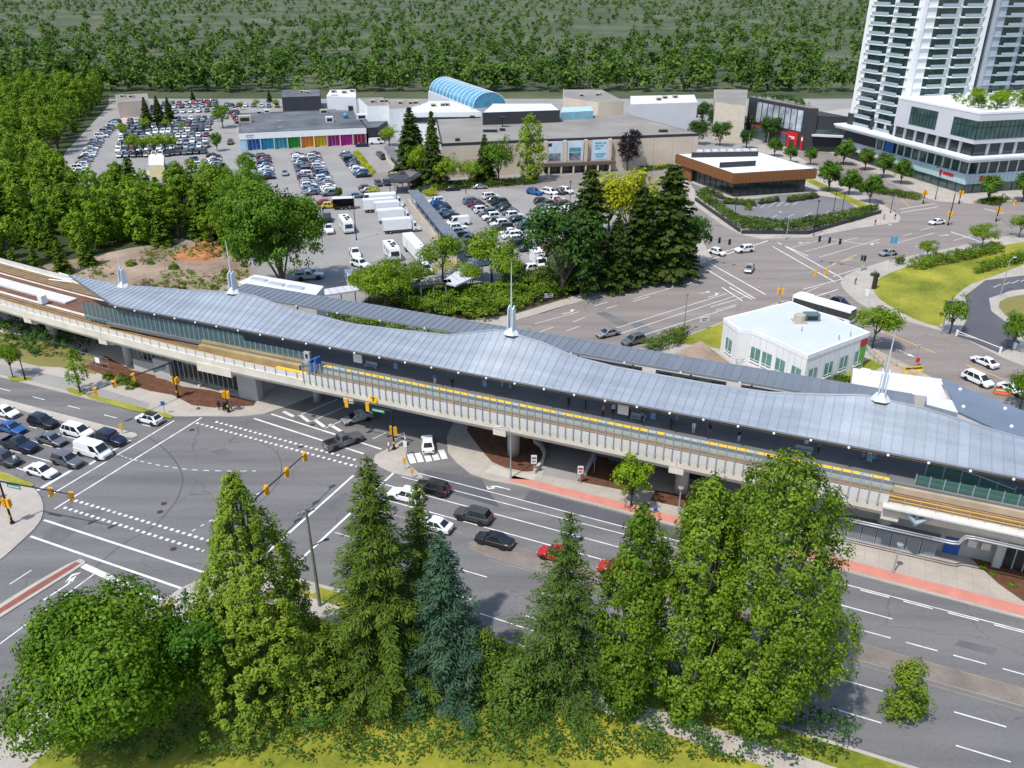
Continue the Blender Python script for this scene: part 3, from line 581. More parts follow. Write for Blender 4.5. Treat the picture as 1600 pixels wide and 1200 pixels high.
# stair enclosure at the eastern end
for q in srange(10,26,1.5):
    MB().bb(q-.05,q+.05,90.3,90.4,8.6,10.0).build('stair_post', M_STEEL, ST_); MB().bb(q+.08,q+1.42,90.33,90.37,8.7,9.9).build('stair_pane', mat('green_glass',(.06,.16,.14),.1,0,var=0,spec=.6,alpha=.6), ST_)
for q in srange(11,20,1.8): MB().bb(q-.05,q+.05,92.2,92.3,8.6,10.9-(q-11)*.12).bb(q+.05,q+1.75,92.23,92.27,8.7,10.8-(q-11)*.12,1).build('stair_screen', [M_STEEL, MATS['green_glass']], ST_)
MB().tube([(10,92.25,10.9),(13,92.25,10.9),(20,92.25,9.4)], .06, 6).build('stair_rail', MATS['screen_steel'], ST_)
MB().bb(8,34,89.55,90.0,7.5,8.3).build('ledge', mat('pale_ledge',(.46,.37,.26),.85,var=.25,scale=.4), ST_)
# rooms below the viaduct
def glazing(s0, s1, n, z0, z1, step=1.0, gm=None, name='ground_window'):
    for q in srange(s0, s1-step, step):
        MB().bb(q+.06,q+step-.06,n,n+.06,z0,z1).build(name, gm or M_DGLASS, ST_); MB().bb(q-.06,q+.06,n-.07,n+.07,z0-.1,z1+.1).build('mullion', MATS['screen_steel'], ST_)
MB().bb(-108,-83,91.6,99,.1,5.4).build('ground_hall', mat('hall_concrete',(.33,.32,.30),.85,var=.15), ST_)
glazing(-100,-86,91.2,.6,4.9); glazing(-108.5,-101.5,91.2,2.6,4.9)
MB().bb(-108.8,-101.2,90.9,91.5,.1,2.3).bb(-103.5,-100.2,90.3,91.4,.1,3.6).build('base_wall', M_PIER, ST_)
MB().bb(-86.2,-82.5,90.2,91.5,.1,5.2).build('base_wall', M_PIER, ST_)
for q in (-99,-94.5,-90): MB().bb(q-.2,q+.2,90.3,90.9,.13,.5).build('plinth', M_PARA, ST_)
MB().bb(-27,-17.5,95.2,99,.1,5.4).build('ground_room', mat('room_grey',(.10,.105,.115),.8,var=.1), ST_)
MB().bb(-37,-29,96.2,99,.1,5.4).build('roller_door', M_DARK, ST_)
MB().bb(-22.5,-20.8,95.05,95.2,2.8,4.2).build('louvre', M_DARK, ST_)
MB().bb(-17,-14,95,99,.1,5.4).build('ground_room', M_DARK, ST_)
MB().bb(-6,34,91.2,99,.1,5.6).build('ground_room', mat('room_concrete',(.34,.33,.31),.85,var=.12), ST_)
for i, q in enumerate(srange(2.6,12.2,1.6)): MB().bb(q,q+1.5,89.6,91.2,.15,2.2).bb(q+.1,q+1.4,89.57,89.6,.35,2.0,1).build('equipment_cabinet', [M_STEEL, mat('cabinet_grey',(.21,.23,.25),.5,.2,var=.1)], ST_)
MB().bb(2.4,14,89.4,91.2,2.2,2.35).build('cabinet_canopy', M_ROOFD, ST_)
MB().bb(14.6,16.2,91.05,91.2,.15,2.3).build('blue_door', M_BLUE, ST_)
for q in (16.8,18.2): MB().bb(q,q+.9,90.8,91.2,1.8,2.7).build('wall_box', M_PARA, ST_)
glazing(20.5,30,90.6,.4,3.4); MB().bb(20,31,90.8,91.3,3.4,4.0).bb(19.6,20.4,90.3,91.2,.13,4).build('base_wall', M_PIER, ST_)
# canted retaining walls of the driveway
MB().prism([SN(at(*p)) for p in ((836,742),(850,726),(853,712),(846,698),(835,690),(833,693),(843,700),(849,712),(846,725),(833,740))], .1, .75).build('retaining_wall', M_PARA, ST_)
MB().prism([SN(at(*p)) for p in ((912,744),(916,745),(930,716),(926,714))], .1, .7).build('retaining_wall', M_PARA, ST_)
# ---------------------------------------------------------------- vegetation
M_BARK = mat('bark', (.10,.08,.062), .95, var=.25, scale=2, fine=10)
M_PALEBARK = mat('pale_bark', (.27,.245,.21), .9, var=.2, scale=2, fine=10)
def unit(a): return a/np.maximum(np.linalg.norm(a, axis=1, keepdims=True), 1e-6)
def leaves(name, c, nrm, tan, L, W, tint, m):
    """one mesh of kite-shaped leaves; c,nrm,tan (N,3), L,W,tint (N,)"""
    N = len(c); nrm = unit(nrm); tan = unit(tan - nrm*(tan*nrm).sum(1, keepdims=True)); b = np.cross(nrm, tan)
    L = L[:,None]; W = W[:,None]
    v = np.stack([c-tan*L*.5, c+b*W*.5+nrm*W*.18+tan*L*.05, c+tan*L*.5-nrm*L*.08, c-b*W*.5+nrm*W*.18+tan*L*.05], 1).reshape(-1,3)
    me = bpy.data.meshes.new(name); me.vertices.add(N*4); me.vertices.foreach_set('co', v.astype(np.float32).ravel())
    me.loops.add(N*4); me.loops.foreach_set('vertex_index', np.arange(N*4, dtype=np.int32))
    me.polygons.add(N); me.polygons.foreach_set('loop_start', np.arange(0,N*4,4,dtype=np.int32)); me.polygons.foreach_set('loop_total', np.full(N,4,dtype=np.int32))
    at_ = me.attributes.new('tint', 'FLOAT', 'POINT'); at_.data.foreach_set('value', np.repeat(tint,4).astype(np.float32))
    me.materials.append(m); me.update(); me.validate(); return me
def rnd(n, s=1.0): return RNG.normal(0, s, (n,3))
def clumps(cc, cn, rad_, per, lsz, asp, tb, flat=.75, outw=.9):
    """leaf clumps: centres cc, outward normals cn, clump radius, leaves per clump"""
    K = len(cc); rr = rad_ if np.ndim(rad_) else np.full(K, rad_)
    off = rnd(K*per)*np.array([1,1,flat]); off *= (RNG.random(K*per)**.33/np.maximum(np.linalg.norm(off,axis=1),1e-6))[:,None]
    c = np.repeat(cc,per,0) + off*np.repeat(rr,per)[:,None]
    n = np.repeat(cn,per,0)*outw + off*.7 + rnd(K*per,.45) + np.array([0,0,.35])
    t = rnd(K*per) + np.repeat(cn,per,0)*.5
    L = lsz*RNG.uniform(.65,1.35,K*per); ti = np.repeat(tb,per) + RNG.uniform(-.26,.26,K*per)
    return c, n, t, L, L*asp, np.clip(ti,0,1)
def cat_(*a): return [np.concatenate(x) for x in zip(*a)]
def limbs(mb, base, tips, r0):
    for t in tips:
        t = Vector(t); b = Vector(base); mid = b.lerp(t,.5) + Vector((random.uniform(-.3,.3),random.uniform(-.3,.3),.25*(t-b).length*.25))
        mb.tube([b, mid, t], [r0, r0*.6, r0*.2], 5, cap=False)
def broadleaf(name, H, R, trunk_h, m, ncl=260, per=34, lsz=.42, lob=.35, bark=None, crown_c=.5, squash=1.0, clr=None, inner=.25):
    """round irregular crown made of leaf clumps on many lobes, trunk with limbs"""
    ch = H-trunk_h; cz = trunk_h+ch*crown_c
    lobes = [(Vector((0,0,cz)), .78)]
    for i in range(9):
        a = RNG.uniform(0,2*PI); e = RNG.uniform(-.5,1.0); lobes.append((Vector((math.cos(a)*R*.52*math.cos(e), math.sin(a)*R*.52*math.cos(e), cz+ch*.34*math.sin(e))), RNG.uniform(.34,.56)))
    cc = []; cn = []; tb = []
    lt = RNG.uniform(.25,.75,len(lobes))
    while len(cc) < ncl:
        i = RNG.integers(0,len(lobes)); p, q = lobes[i]
        d = RNG.normal(0,1,3); d /= np.linalg.norm(d)
        if d[2] < -.55 and RNG.random() < .75: continue
        rr = (RNG.uniform(.86,1.04) if RNG.random() > inner else RNG.uniform(.45,.85))
        x = np.array(p) + d*np.array([R*q*rr, R*q*rr, ch*.5*q*rr*squash*1.05])
        if x[2] < trunk_h*.75: continue
        cc.append(x); cn.append(d); tb.append(lt[i]*.6+RNG.uniform(0,.4))
    cc = np.array(cc); c0 = clr or R*.13; q = cc[:,:2]; q -= (q.max(0)+q.min(0))/2; q *= (R-c0*.6)/np.percentile(np.hypot(q[:,0],q[:,1]),97); zl, zh = cc[:,2].min(), cc[:,2].max(); cc[:,2] = zl+(cc[:,2]-zl)*(H-c0*.7-zl)/(zh-zl)
    cr = c0*RNG.uniform(.75,1.3,ncl)
    lv = leaves(name+'_crown', *clumps(np.array(cc),np.array(cn),cr,per,lsz,.62,np.array(tb)), m)
    mb = MB(); r0 = max(.09, H*.018); top = cz
    mb.tube([(0,0,-.1),(random.uniform(-.2,.2),random.uniform(-.2,.2),trunk_h),(0,0,top)], [r0*1.25,r0,r0*.4], 8)
    limbs(mb, (0,0,trunk_h*.95), [tuple(p) for p,_ in lobes[1:]], r0*.55)
    return mb.mesh(name+'_trunk', bark or M_BARK, True), lv
def conifer(name, H, R, m, nw=46, nb=8, lsz=.62, droop=.35, base=.06, power=.85, tips=.18, gap=.2, wid=.34, rag=.25, stp=.34):
    """whorled branches carrying flat sprays"""
    c=[]; n=[]; t=[]; L=[]; ti=[]; mb = MB()
    mb.tube([(0,0,-.1),(0,0,H*.5),(0,0,H*.985)], [H*.02,H*.012,.03], 8)
    for i in range(nw):
        f = (i+RNG.uniform(-.3,.3))/nw; h = H*(base+(1-base)*f); rr = R*max(.0,(1-f))**power*(1+.12*math.sin(f*23))+.25
        k = max(3, int(round(nb*(1-.45*f)))); a0 = RNG.uniform(0,2*PI)
        for j in range(k):
            if RNG.random() < gap*.4: continue
            a = a0+2*PI*j/k+RNG.normal(0,.2); ln = rr*RNG.uniform(1-rag,1+rag*.6); d = np.array([math.cos(a),math.sin(a),0]); pd = np.array([-d[1],d[0],0])
            bt = RNG.uniform(.1,.75); rise = RNG.uniform(.05,.25); st = max(2, int(ln/stp))
            if ln > 1.4: mb.tube([(0,0,h),tuple(d*ln*.55+np.array([0,0,h+rise*ln*.3-droop*ln*.2])),tuple(d*ln*.95+np.array([0,0,h+rise*ln*.5-droop*ln*.75]))],[.06,.04,.015],4,cap=False)
            for u in np.linspace(.12,1,st):
                p = d*ln*u + np.array([0,0,h+ln*(rise*u-droop*u*u)])
                wdt = (.34+.5*math.sin(PI*min(1,u*.85+.1)))*min(1.0,ln*.35)
                for sg in ((-1,1,0,-1,1) if stp > .3 else (-1,1,0,-1,1,-1,1)):
                    q = p + pd*sg*wdt*RNG.uniform(.2,1.0) + RNG.normal(0,.09,3)
                    c.append(q); n.append(np.array([d[0]*.25,d[1]*.25,1])+RNG.normal(0,.28,3)); t.append(d*.8+pd*sg*.8+np.array([0,0,-droop*.5*u-.1])+RNG.normal(0,.15,3))
                    L.append(lsz*RNG.uniform(.7,1.25)); ti.append(min(1,max(0,bt*.7+(tips if u>.75 else 0)+RNG.uniform(-.1,.2))))
    L = np.array(L); lv = leaves(name+'_crown', np.array(c),np.array(n),np.array(t),L,L*wid/.62*RNG.uniform(.7,1.2,len(L)),np.array(ti),m)
    return mb.mesh(name+'_trunk', M_BARK, True), lv
def columnar(name, H, R, m, ncl=330, per=34, lsz=.34, bark=None, nbr=16, fat=.62, low=.05, clr=.62, asp=.62, upw=.3, cone=None):
    """upswept crown: clumps along steep branches inside a spindle"""
    mb = MB(); r0 = H*.014; cc=[]; cn=[]; tb=[]
    mb.tube([(0,0,-.1),(.1,.1,H*.4),(0,0,H*.93)], [r0*1.3,r0,.05], 8)
    def rad_at(f):
        if cone: return R*max(.02,(1-f))**cone
        return R*max(0.02, math.sin(PI*min(1,max(0,f))**fat))**.5
    br = []
    for i in range(nbr):
        f0 = RNG.uniform(.04,.62); a = RNG.uniform(0,2*PI); f1 = min(.97, f0+RNG.uniform(.22,.42)); r1 = rad_at(f1)*RNG.uniform(.55,.95)
        p0 = np.array([0,0,H*f0]); p1 = np.array([math.cos(a)*r1*.7,math.sin(a)*r1*.7,H*(f0*.55+f1*.45)]); p2 = np.array([math.cos(a)*r1,math.sin(a)*r1,H*f1])
        mb.tube([tuple(p0),tuple(p1),tuple(p2)],[r0*.5,r0*.32,.03],5,cap=False); br.append((p0,p1,p2))
    bt = RNG.uniform(.15,.85,nbr*3)
    while len(cc) < ncl:
        f = low+(1-low)*RNG.random()
        if RNG.random() > rad_at(f)/R+.12: continue
        a = RNG.uniform(0,2*PI); rr = rad_at(f)*(1.0+.16*math.sin(3*a+9*f)+.12*math.sin(5*a-17*f))
        q = rr*(RNG.uniform(.8,1.05) if RNG.random()<.72 else RNG.uniform(.3,.8)); 
        cc.append([math.cos(a)*q,math.sin(a)*q,H*f]); cn.append([math.cos(a)*.8,math.sin(a)*.8,upw]); tb.append(bt[int(a/2/PI*nbr)]*.5+RNG.uniform(.05,.5))
    cl = clumps(np.array(cc),np.array(cn),clr*RNG.uniform(.7,1.3,ncl),per,lsz,asp,np.array(tb),flat=1.5)
    return mb.mesh(name+'_trunk', bark or M_BARK, True), leaves(name+'_crown', *cl, m)
def bushmesh(name, m, R=1.0, H=1.2, ncl=26, per=26, lsz=.22):
    cc=[]; cn=[]
    for i in range(ncl):
        a = RNG.uniform(0,2*PI); e = math.asin(RNG.uniform(0,1)); d = np.array([math.cos(a)*math.cos(e),math.sin(a)*math.cos(e),math.sin(e)]); cc.append(d*np.array([R,R,H])*RNG.uniform(.55,.95)); cn.append(d)
    return leaves(name, *clumps(np.array(cc),np.array(cn),R*.32,per,lsz,.6,RNG.uniform(.1,.9,ncl)), m)
def hedge(name, pts, h, m, dens=14, lsz=.26, kind=None, z=.12, top=.2, mask=None):
    """leaf mass filling a polygon (world xy) up to height h with an uneven top"""
    xs = [p[0] for p in pts]; ys = [p[1] for p in pts]; cc=[]; cn=[]; ti=[]
    def inside(x,y):
        r=False; n=len(pts)
        for i in range(n):
            (x1,y1),(x2,y2)=pts[i],pts[(i+1)%n]
            if (y1>y)!=(y2>y) and x < (x2-x1)*(y-y1)/(y2-y1)+x1: r = not r
        return r
    ar = abs(sum(pts[i][0]*pts[(i+1)%len(pts)][1]-pts[(i+1)%len(pts)][0]*pts[i][1] for i in range(len(pts))))/2
    k = int(ar*dens/8)
    while len(cc) < k:
        x = RNG.uniform(min(xs),max(xs)); y = RNG.uniform(min(ys),max(ys))
        if not inside(x,y): continue
        if mask and mnoise.noise(Vector((x*.09,y*.09,5)))+RNG.uniform(-.2,.2) < mask: continue
        hh = h*(1+top*mnoise.noise(Vector((x*.35,y*.35,3)))*2.2); zz_ = max(.15, hh)*(RNG.uniform(.82,1.0) if RNG.random()<.75 else RNG.uniform(.1,.8))
        cc.append([x,y,z+zz_]); cn.append([RNG.normal(0,.25),RNG.normal(0,.25),1]); ti.append(.45+.9*mnoise.noise(Vector((x*.22,y*.22,9)))+RNG.uniform(-.2,.2))
    cl = clumps(np.array(cc),np.array(cn),.5,8,lsz*1.35,.65,np.array(ti),flat=.8)
    o = inst(name, leaves(name, *cl, m)); 
    return o
L_SPR = leafmat('spruce_needles', (.03,.07,.006), (.2,.285,.03)); L_FIR = leafmat('fir_needles', (.02,.055,.008), (.13,.21,.03)); L_BLUE = leafmat('blue_spruce_needles', (.02,.06,.03), (.11,.205,.115))
L_CYP = leafmat('cypress_sprays', (.05,.10,.005), (.235,.33,.028)); L_POP = leafmat('poplar_leaves', (.03,.085,.003), (.205,.31,.024), .4, .3)
L_MAP = leafmat('maple_leaves', (.045,.115,.005), (.19,.33,.02), .5, .3); L_LIME = leafmat('lime_leaves', (.14,.26,.010), (.34,.46,.035), .5, .35)
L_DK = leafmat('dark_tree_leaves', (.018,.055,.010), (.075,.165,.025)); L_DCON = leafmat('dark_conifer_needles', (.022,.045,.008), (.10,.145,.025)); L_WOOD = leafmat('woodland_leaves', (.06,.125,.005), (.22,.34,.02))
L_PLUM = leafmat('plum_leaves', (.012,.008,.014), (.045,.03,.045)); L_SHR = leafmat('shrub_leaves', (.04,.10,.005), (.2,.30,.025)); L_YEL = leafmat('golden_leaves', (.28,.33,.010), (.52,.52,.035), .5, .35)
L_HED = leafmat('hedge_leaves', (.035,.08,.006), (.13,.2,.022)); L_STR = leafmat('street_tree_leaves', (.03,.085,.006), (.12,.23,.022)); L_RED = leafmat('red_shrub_leaves', (.08,.05,.03), (.20,.13,.06))
def ztop(p, py):
    lo, hi = 0, 58
    for _ in range(40):
        m = (lo+hi)/2; r = Vector((p.x,p.y,m-CAM_H)); zc = r.y*CT-r.z*ST; up_ = r.y*ST+r.z*CT
        if 600-FOC*up_/zc > py: lo = m
        else: hi = m
    return m
def plant(name, label, cat, meshes, p, H0, H, rz=None, group=None, wide=1.0):
    s = H/H0; t = thing(name, label, cat, (p.x,p.y,.1), RNG.uniform(0,6.28) if rz is None else rz, group); t.scale = (s*wide, s*wide, s)
    inst('trunk', meshes[0], t); inst('crown', meshes[1], t); return t
# ---- the trees nearest the camera, each grown for itself
def near(name, label, bpx, bpy_, top, fn, **k):
    p = at(bpx, bpy_); H = ztop(p, top); tr, cr = fn(name, H, **k)
    t = thing(name, label, 'tree', (p.x,p.y,.12)); inst('trunk', tr, t); inst('crown', cr, t); return t
near('cypress_tree', 'broad bright-green cypress with upright tufts at the near street corner', 420,1078,746, columnar, R=7.4, m=L_CYP, ncl=1250, per=40, lsz=.34, cone=.8, low=.02, clr=.5, asp=.4, upw=.9, nbr=20)
near('spruce_tree', 'tallest dark green spruce in front of the crossing, beside the grey utility pole', 604,1068,712, conifer, R=6.2, m=L_SPR, nw=46, nb=11, lsz=.44, droop=.2, rag=.38, stp=.21, wid=.17, power=.9)
near('spruce_tree', 'slender spruce between the tallest spruce and the blue-green spruce', 666,1020,752, conifer, R=3.4, m=L_SPR, nw=38, nb=9, lsz=.42, droop=.2, stp=.21, wid=.17, rag=.35)
near('blue_spruce', 'blue-green spruce standing right of the tallest spruce', 698,1080,835, conifer, R=4.9, m=L_BLUE, nw=38, nb=11, lsz=.42, droop=.2, rag=.3, stp=.21, wid=.17, power=.9)
near('fir_tree', 'dark green fir standing alone in front of the road median', 881,1085,800, conifer, R=5.2, m=L_FIR, nw=36, nb=9, lsz=.44, droop=.22, power=.9, rag=.5, gap=.6, stp=.21, wid=.17)
near('poplar_tree', 'narrow leafy poplar between the lone fir and the two big poplars', 978,1112,795, columnar, R=2.6, m=L_POP, ncl=520, per=44, lsz=.29, bark=M_PALEBARK, fat=.8, low=.02)
near('poplar_tree', 'middle poplar with pale upswept branches in the row of three', 1068,1118,748, columnar, R=3.2, m=L_POP, ncl=580, per=44, lsz=.29, bark=M_PALEBARK, nbr=30, fat=.8, low=.02)
near('poplar_tree', 'tallest and widest poplar of the row of three beside the road', 1172,1118,716, columnar, R=5.9, m=L_POP, ncl=1150, per=44, lsz=.3, bark=M_PALEBARK, nbr=36, fat=.85, low=.02, clr=.72)
near('maple_tree', 'wide round bright-green maple at the bottom corner by the brick median', 188,1165,962, broadleaf, R=7.4, trunk_h=2.2, m=L_MAP, ncl=1000, per=52, lsz=.34, clr=1.0)
near('maple_tree', 'smaller dark-green maple between the wide maple and the cypress', 331,1105,945, broadleaf, R=4.5, trunk_h=2.4, m=leafmat('deep_maple_leaves',(.03,.095,.006),(.11,.25,.025)), ncl=240, per=44, lsz=.32, clr=.75)
near('young_cedar', 'short bushy cedar between the blue-green spruce and the lone fir', 762,1085,990, columnar, R=2.6, m=L_SPR, ncl=200, per=26, lsz=.36, fat=.4, asp=.4, upw=.7)
near('young_cedar', 'low round cedar at the bottom edge below the road lanes', 1406,1120,1034, columnar, R=1.6, m=L_CYP, ncl=130, per=26, lsz=.32, fat=.5, asp=.45, upw=.6)
near('young_cedar', 'small cedar tucked below the tallest spruce and the cypress', 505,1105,1000, columnar, R=2.6, m=L_SPR, ncl=190, per=26, lsz=.36, fat=.45, asp=.4, upw=.7)
near('young_cedar', 'dark low cedar beside the foot of the lone fir', 805,1110,1020, columnar, R=2.6, m=L_FIR, ncl=190, per=26, lsz=.36, fat=.5, asp=.4, upw=.6)
# ---- prototypes for the rest
PT = dict(
 wood=(broadleaf('wood_tree',14,3.6,3.0,L_WOOD,ncl=110,per=22,lsz=.62,clr=.85,squash=1.15),14), wood2=(columnar('slim_wood_tree',15,2.7,leafmat('fresh_wood_leaves',(.06,.14,.006),(.24,.39,.02)),ncl=120,per=22,lsz=.6,clr=.75,nbr=8),15),
 woodc=(conifer('wood_conifer',13,3.0,leafmat('young_conifer_needles',(.05,.10,.006),(.17,.26,.025)),nw=30,nb=7,lsz=.85,droop=.2),13),
 big=(broadleaf('big_tree',22,10,.9,leafmat('shade_tree_leaves',(.04,.105,.006),(.155,.29,.02)),ncl=820,per=32,lsz=.58,clr=1.2),22), lime=(broadleaf('lime_tree',9,4.0,1.8,L_LIME,ncl=110,per=24,lsz=.42,clr=.75),9),
 dcon=(conifer('dark_conifer',24,6.2,L_DCON,nw=46,nb=10,lsz=1.05,droop=.15,power=.55,rag=.35,base=.04),24), dcon2=(conifer('spiky_conifer',20,5.0,L_DCON,nw=44,nb=9,lsz=.95,droop=.25,power=.9),20),
 street=(broadleaf('street_tree',7,2.5,1.3,L_STR,ncl=150,per=22,lsz=.38,clr=.6),7), locust=(broadleaf('locust_tree',8,4.2,2.6,leafmat('locust_leaves',(.07,.16,.006),(.26,.38,.025),.5,.35),ncl=150,per=22,lsz=.38,clr=.85,squash=.8,crown_c=.55),8),
 pop=(columnar('bright_poplar',20,3.8,leafmat('bright_poplar_leaves',(.09,.19,.006),(.27,.38,.025)),ncl=170,per=24,lsz=.62,clr=.9,nbr=10,fat=.75),20), plum=(broadleaf('plum_tree',12,4.0,2.4,L_PLUM,ncl=110,per=24,lsz=.5,clr=.8,squash=1.1),12),
 dk=(broadleaf('dark_broadleaf',16,6.6,2.0,L_DK,ncl=230,per=28,lsz=.55,clr=1.0,squash=1.1),16), gold=(broadleaf('golden_tree',11,5.5,2.0,L_YEL,ncl=130,per=24,lsz=.5,clr=.9),11),
 sap=(columnar('sapling',5.5,1.1,leafmat('sapling_leaves',(.07,.17,.006),(.2,.35,.025)),ncl=50,per=18,lsz=.26,clr=.34,nbr=5,fat=.8,low=.3),5.5), green=(broadleaf('green_tree',10,4.4,2.2,L_MAP,ncl=120,per=24,lsz=.46,clr=.8),10))
def pl(kind, px, py, top, name, label, group=None, wide=1.0):
    p = at(800+(px-800)*(3250-py)/(3250-(py+2*top)/3), py); H = ztop(p, top); return plant(name, label, 'tree', PT[kind][0], p, PT[kind][1], H, None, group, wide)
pl('big', 428,452,277, 'shade_tree', 'huge dark-leaved shade tree between the wood and the film trucks', None, .93)
pl('big', 375,400,262, 'shade_tree', 'broad shade tree behind the huge shade tree at the car park edge', None, .75)
pl('dk', 882,462,315, 'broadleaf_tree', 'dense dark-green tree with shelf-like branches at the shrub bank', None, 1.1)
pl('dcon', 922,455,262, 'conifer_tree', 'tall dark conifer behind the dense dark-green tree', None, .8)
pl('dcon', 1003,440,290, 'conifer_tree', 'dark ragged conifer in the middle of the dark clump by the second road', None, .9)
pl('dcon', 1050,432,256, 'conifer_tree', 'tallest dark conifer at the street corner signal', None, 1.0)
pl('dcon2', 965,452,335, 'conifer_tree', 'shorter dark conifer in front of the golden tree')
pl('dk', 1082,418,335, 'broadleaf_tree', 'low dark-green tree beside the corner signal pole', None, .9)
pl('gold', 985,372,262, 'golden_tree', 'yellow-green tree glowing behind the dark conifers', None, 1.0)
pl('gold', 955,362,266, 'golden_tree', 'yellow-green tree next to the lot, left of its twin', None, .9)
pl('lime', 1010,365,290, 'lime_tree', 'fresh green tree right of the two yellow-green trees')
pl('dcon2', 641,280,168, 'conifer_tree', 'wide dark conifer in front of the white mall block', None, 1.15)
pl('dcon2', 675,292,174, 'conifer_tree', 'tall slim conifer in front of the mall, right of the wide one', None, .75)
pl('lime', 607,228,195, 'lime_tree', 'lime-green round tree at the end of the rainbow shop', None, 1.1)
pl('lime', 655,288,222, 'lime_tree', 'lime-green tree leaning out between the two mall conifers', None, .8)
pl('lime', 698,294,240, 'lime_tree', 'lime-green tree right of the slim mall conifer')
pl('lime', 735,292,246, 'lime_tree', 'lime-green tree in front of the blank mall wall')
pl('dcon2', 757,286,210, 'conifer_tree', 'small dark conifer against the beige mall wall')
pl('green', 778,288,212, 'broadleaf_tree', 'mid-green tree right of the small dark mall conifer', None, .8)
pl('pop', 829,284,180, 'poplar_tree', 'bright green poplar in front of the mall posters', None, 1.05)
pl('plum', 983,268,203, 'plum_tree', 'dark purple plum tree against the beige mall')
pl('green', 1015,196,152, 'broadleaf_tree', 'green tree behind the mall roof corner'); pl('green', 1040,205,165, 'broadleaf_tree', 'green tree behind the mall roof, right of its taller twin')
for i, (px, py, tp) in enumerate(((600,492,412),(622,470,405),(690,440,366),(655,452,410),(768,440,358),(790,452,392),(575,478,418),(735,452,410))):
    pl('locust', px, py, tp, 'locust_tree', ['feathery tree behind the canopy, above the shrub bank','feathery tree in front of the white motor home','feathery tree left of the walkway roof end','feathery tree before the white cargo trailer','feathery tree at the row of parked cars by the walkway','feathery tree above the round shelter roof','feathery tree beside the parked white van','feathery tree between the walkway and the shelter'][i], 'feathery trees around the truck lot')
for i, (px, py, tp) in enumerate(((1078,194,169),(1100,196,168),(1118,208,180),(1140,200,166),(1092,226,196),(1127,228,198),(1150,215,185),(1168,232,211),(1212,245,223),(1237,255,234),(1268,258,238),(1322,258,226),(1355,266,239),(1384,278,246),(1412,288,256),(1299,300,258),(1331,305,272),(1364,318,281),(1550,318,281),(1605,315,277),(1185,215,190),(1205,225,190))):
    pl('dk' if i < 8 or i > 19 else 'street', px, py, tp-9, 'street_tree', '%s of the round street trees along the plaza, counted from the mall' % (ORD[i] if i < 20 else ('twenty-first','twenty-second')[i-20]), 'round street trees of the plaza', 1.12)
pl('locust',1372,545,476,'street_tree','spreading tree at the corner of the white clinic',None,1.0); pl('green',1494,522,460,'street_tree','dense green tree beside the white lamp pole on the lawn',None,.8)
pl('green',1592,548,485,'street_tree','green tree at the right edge by the driveway gate',None,.8); pl('green',1606,640,575,'street_tree','green tree at the right edge below the parked white cars',None,.9)
pl('locust',1452,405,376,'street_tree','small spreading tree on the lawn corner by the second road'); pl('locust',1540,388,350,'street_tree','leafy tree on the lawn beyond the trimmed hedge',None,1.1); pl('locust',1598,372,335,'street_tree','small tree on the verge at the right edge')
pl('sap', 114,613,545, 'sapling', 'narrow sapling on the verge beside the bike path'); pl('locust', 10,590,535, 'sapling', 'leafy young tree on the pavement at the left edge',None,.7); pl('green',-8,780,765,'sapling','shrubby tree at the left edge corner')
pl('lime', 990,792,707, 'street_tree', 'bright lime-green tree on the pink pavement below the viaduct', None, .85)
pl('green', 345,200,160, 'street_tree', 'round green tree between the packed car park and the rainbow shop'); pl('street', 337,236,206, 'street_tree', 'lone small tree on the car park aisle near the rainbow shop')
pl('green', 385,285,235, 'street_tree', 'tree hiding the end of the parked row by the shade tree', None, .7); pl('street', 529,312,292, 'street_tree', 'tiny round tree at the end of the double parked row')
for i, (px, py, tp) in enumerate(((226,198,152),(245,196,150),(262,190,152),(420,160,140),(300,158,140))): pl('dcon2', px, py, tp, 'conifer_tree', '%s conifer from the left at the far edge of the packed car park' % ORD[i], 'conifers beyond the packed car park')
for i, (px, py, tp) in enumerate(((208,244,206),(222,240,212),(238,242,208),(255,240,206),(268,236,210),(190,215,190),(225,205,182),(258,200,185),(285,205,190),(340,190,178))): pl('lime', px, py, tp, 'car_park_tree', '%s lime-green tree from the left among the packed cars' % ORD[i], 'lime-green trees in the packed car park', 1.0)
for i, (px, py) in enumerate(((375,172),(400,168),(430,168),(455,166),(470,170))): pl('lime', px, py, py-14, 'car_park_tree', '%s small tree from the left behind the rainbow shop' % ORD[i], 'small trees behind the rainbow shop')
# ---- the wood on the left
wpoly = P2([(-260,440),(0,430),(100,412),(190,392),(300,378),(375,398),(385,345),(330,318),(260,322),(190,326),(120,338),(92,300),(96,230),(150,168),(168,150),(-420,148)])
def inpoly(x, y, pts):
    r = False
    for i in range(len(pts)):
        (x1,y1),(x2,y2) = pts[i], pts[(i+1)%len(pts)]
        if (y1>y)!=(y2>y) and x < (x2-x1)*(y-y1)/(y2-y1)+x1: r = not r
    return r
pp = []; xs = [p[0] for p in wpoly]; ys = [p[1] for p in wpoly]; tries = 0
while tries < 9000 and len(pp) < 270:
    tries += 1; x = random.uniform(max(min(xs),-260), max(xs)); y = random.uniform(min(ys), max(ys))
    if x < -.62*y-12 or not inpoly(x,y,wpoly): continue
    if all((x-a)**2+(y-b)**2 > (5.2 if y < 240 else 7.5)**2 for a,b in pp): pp.append((x,y))
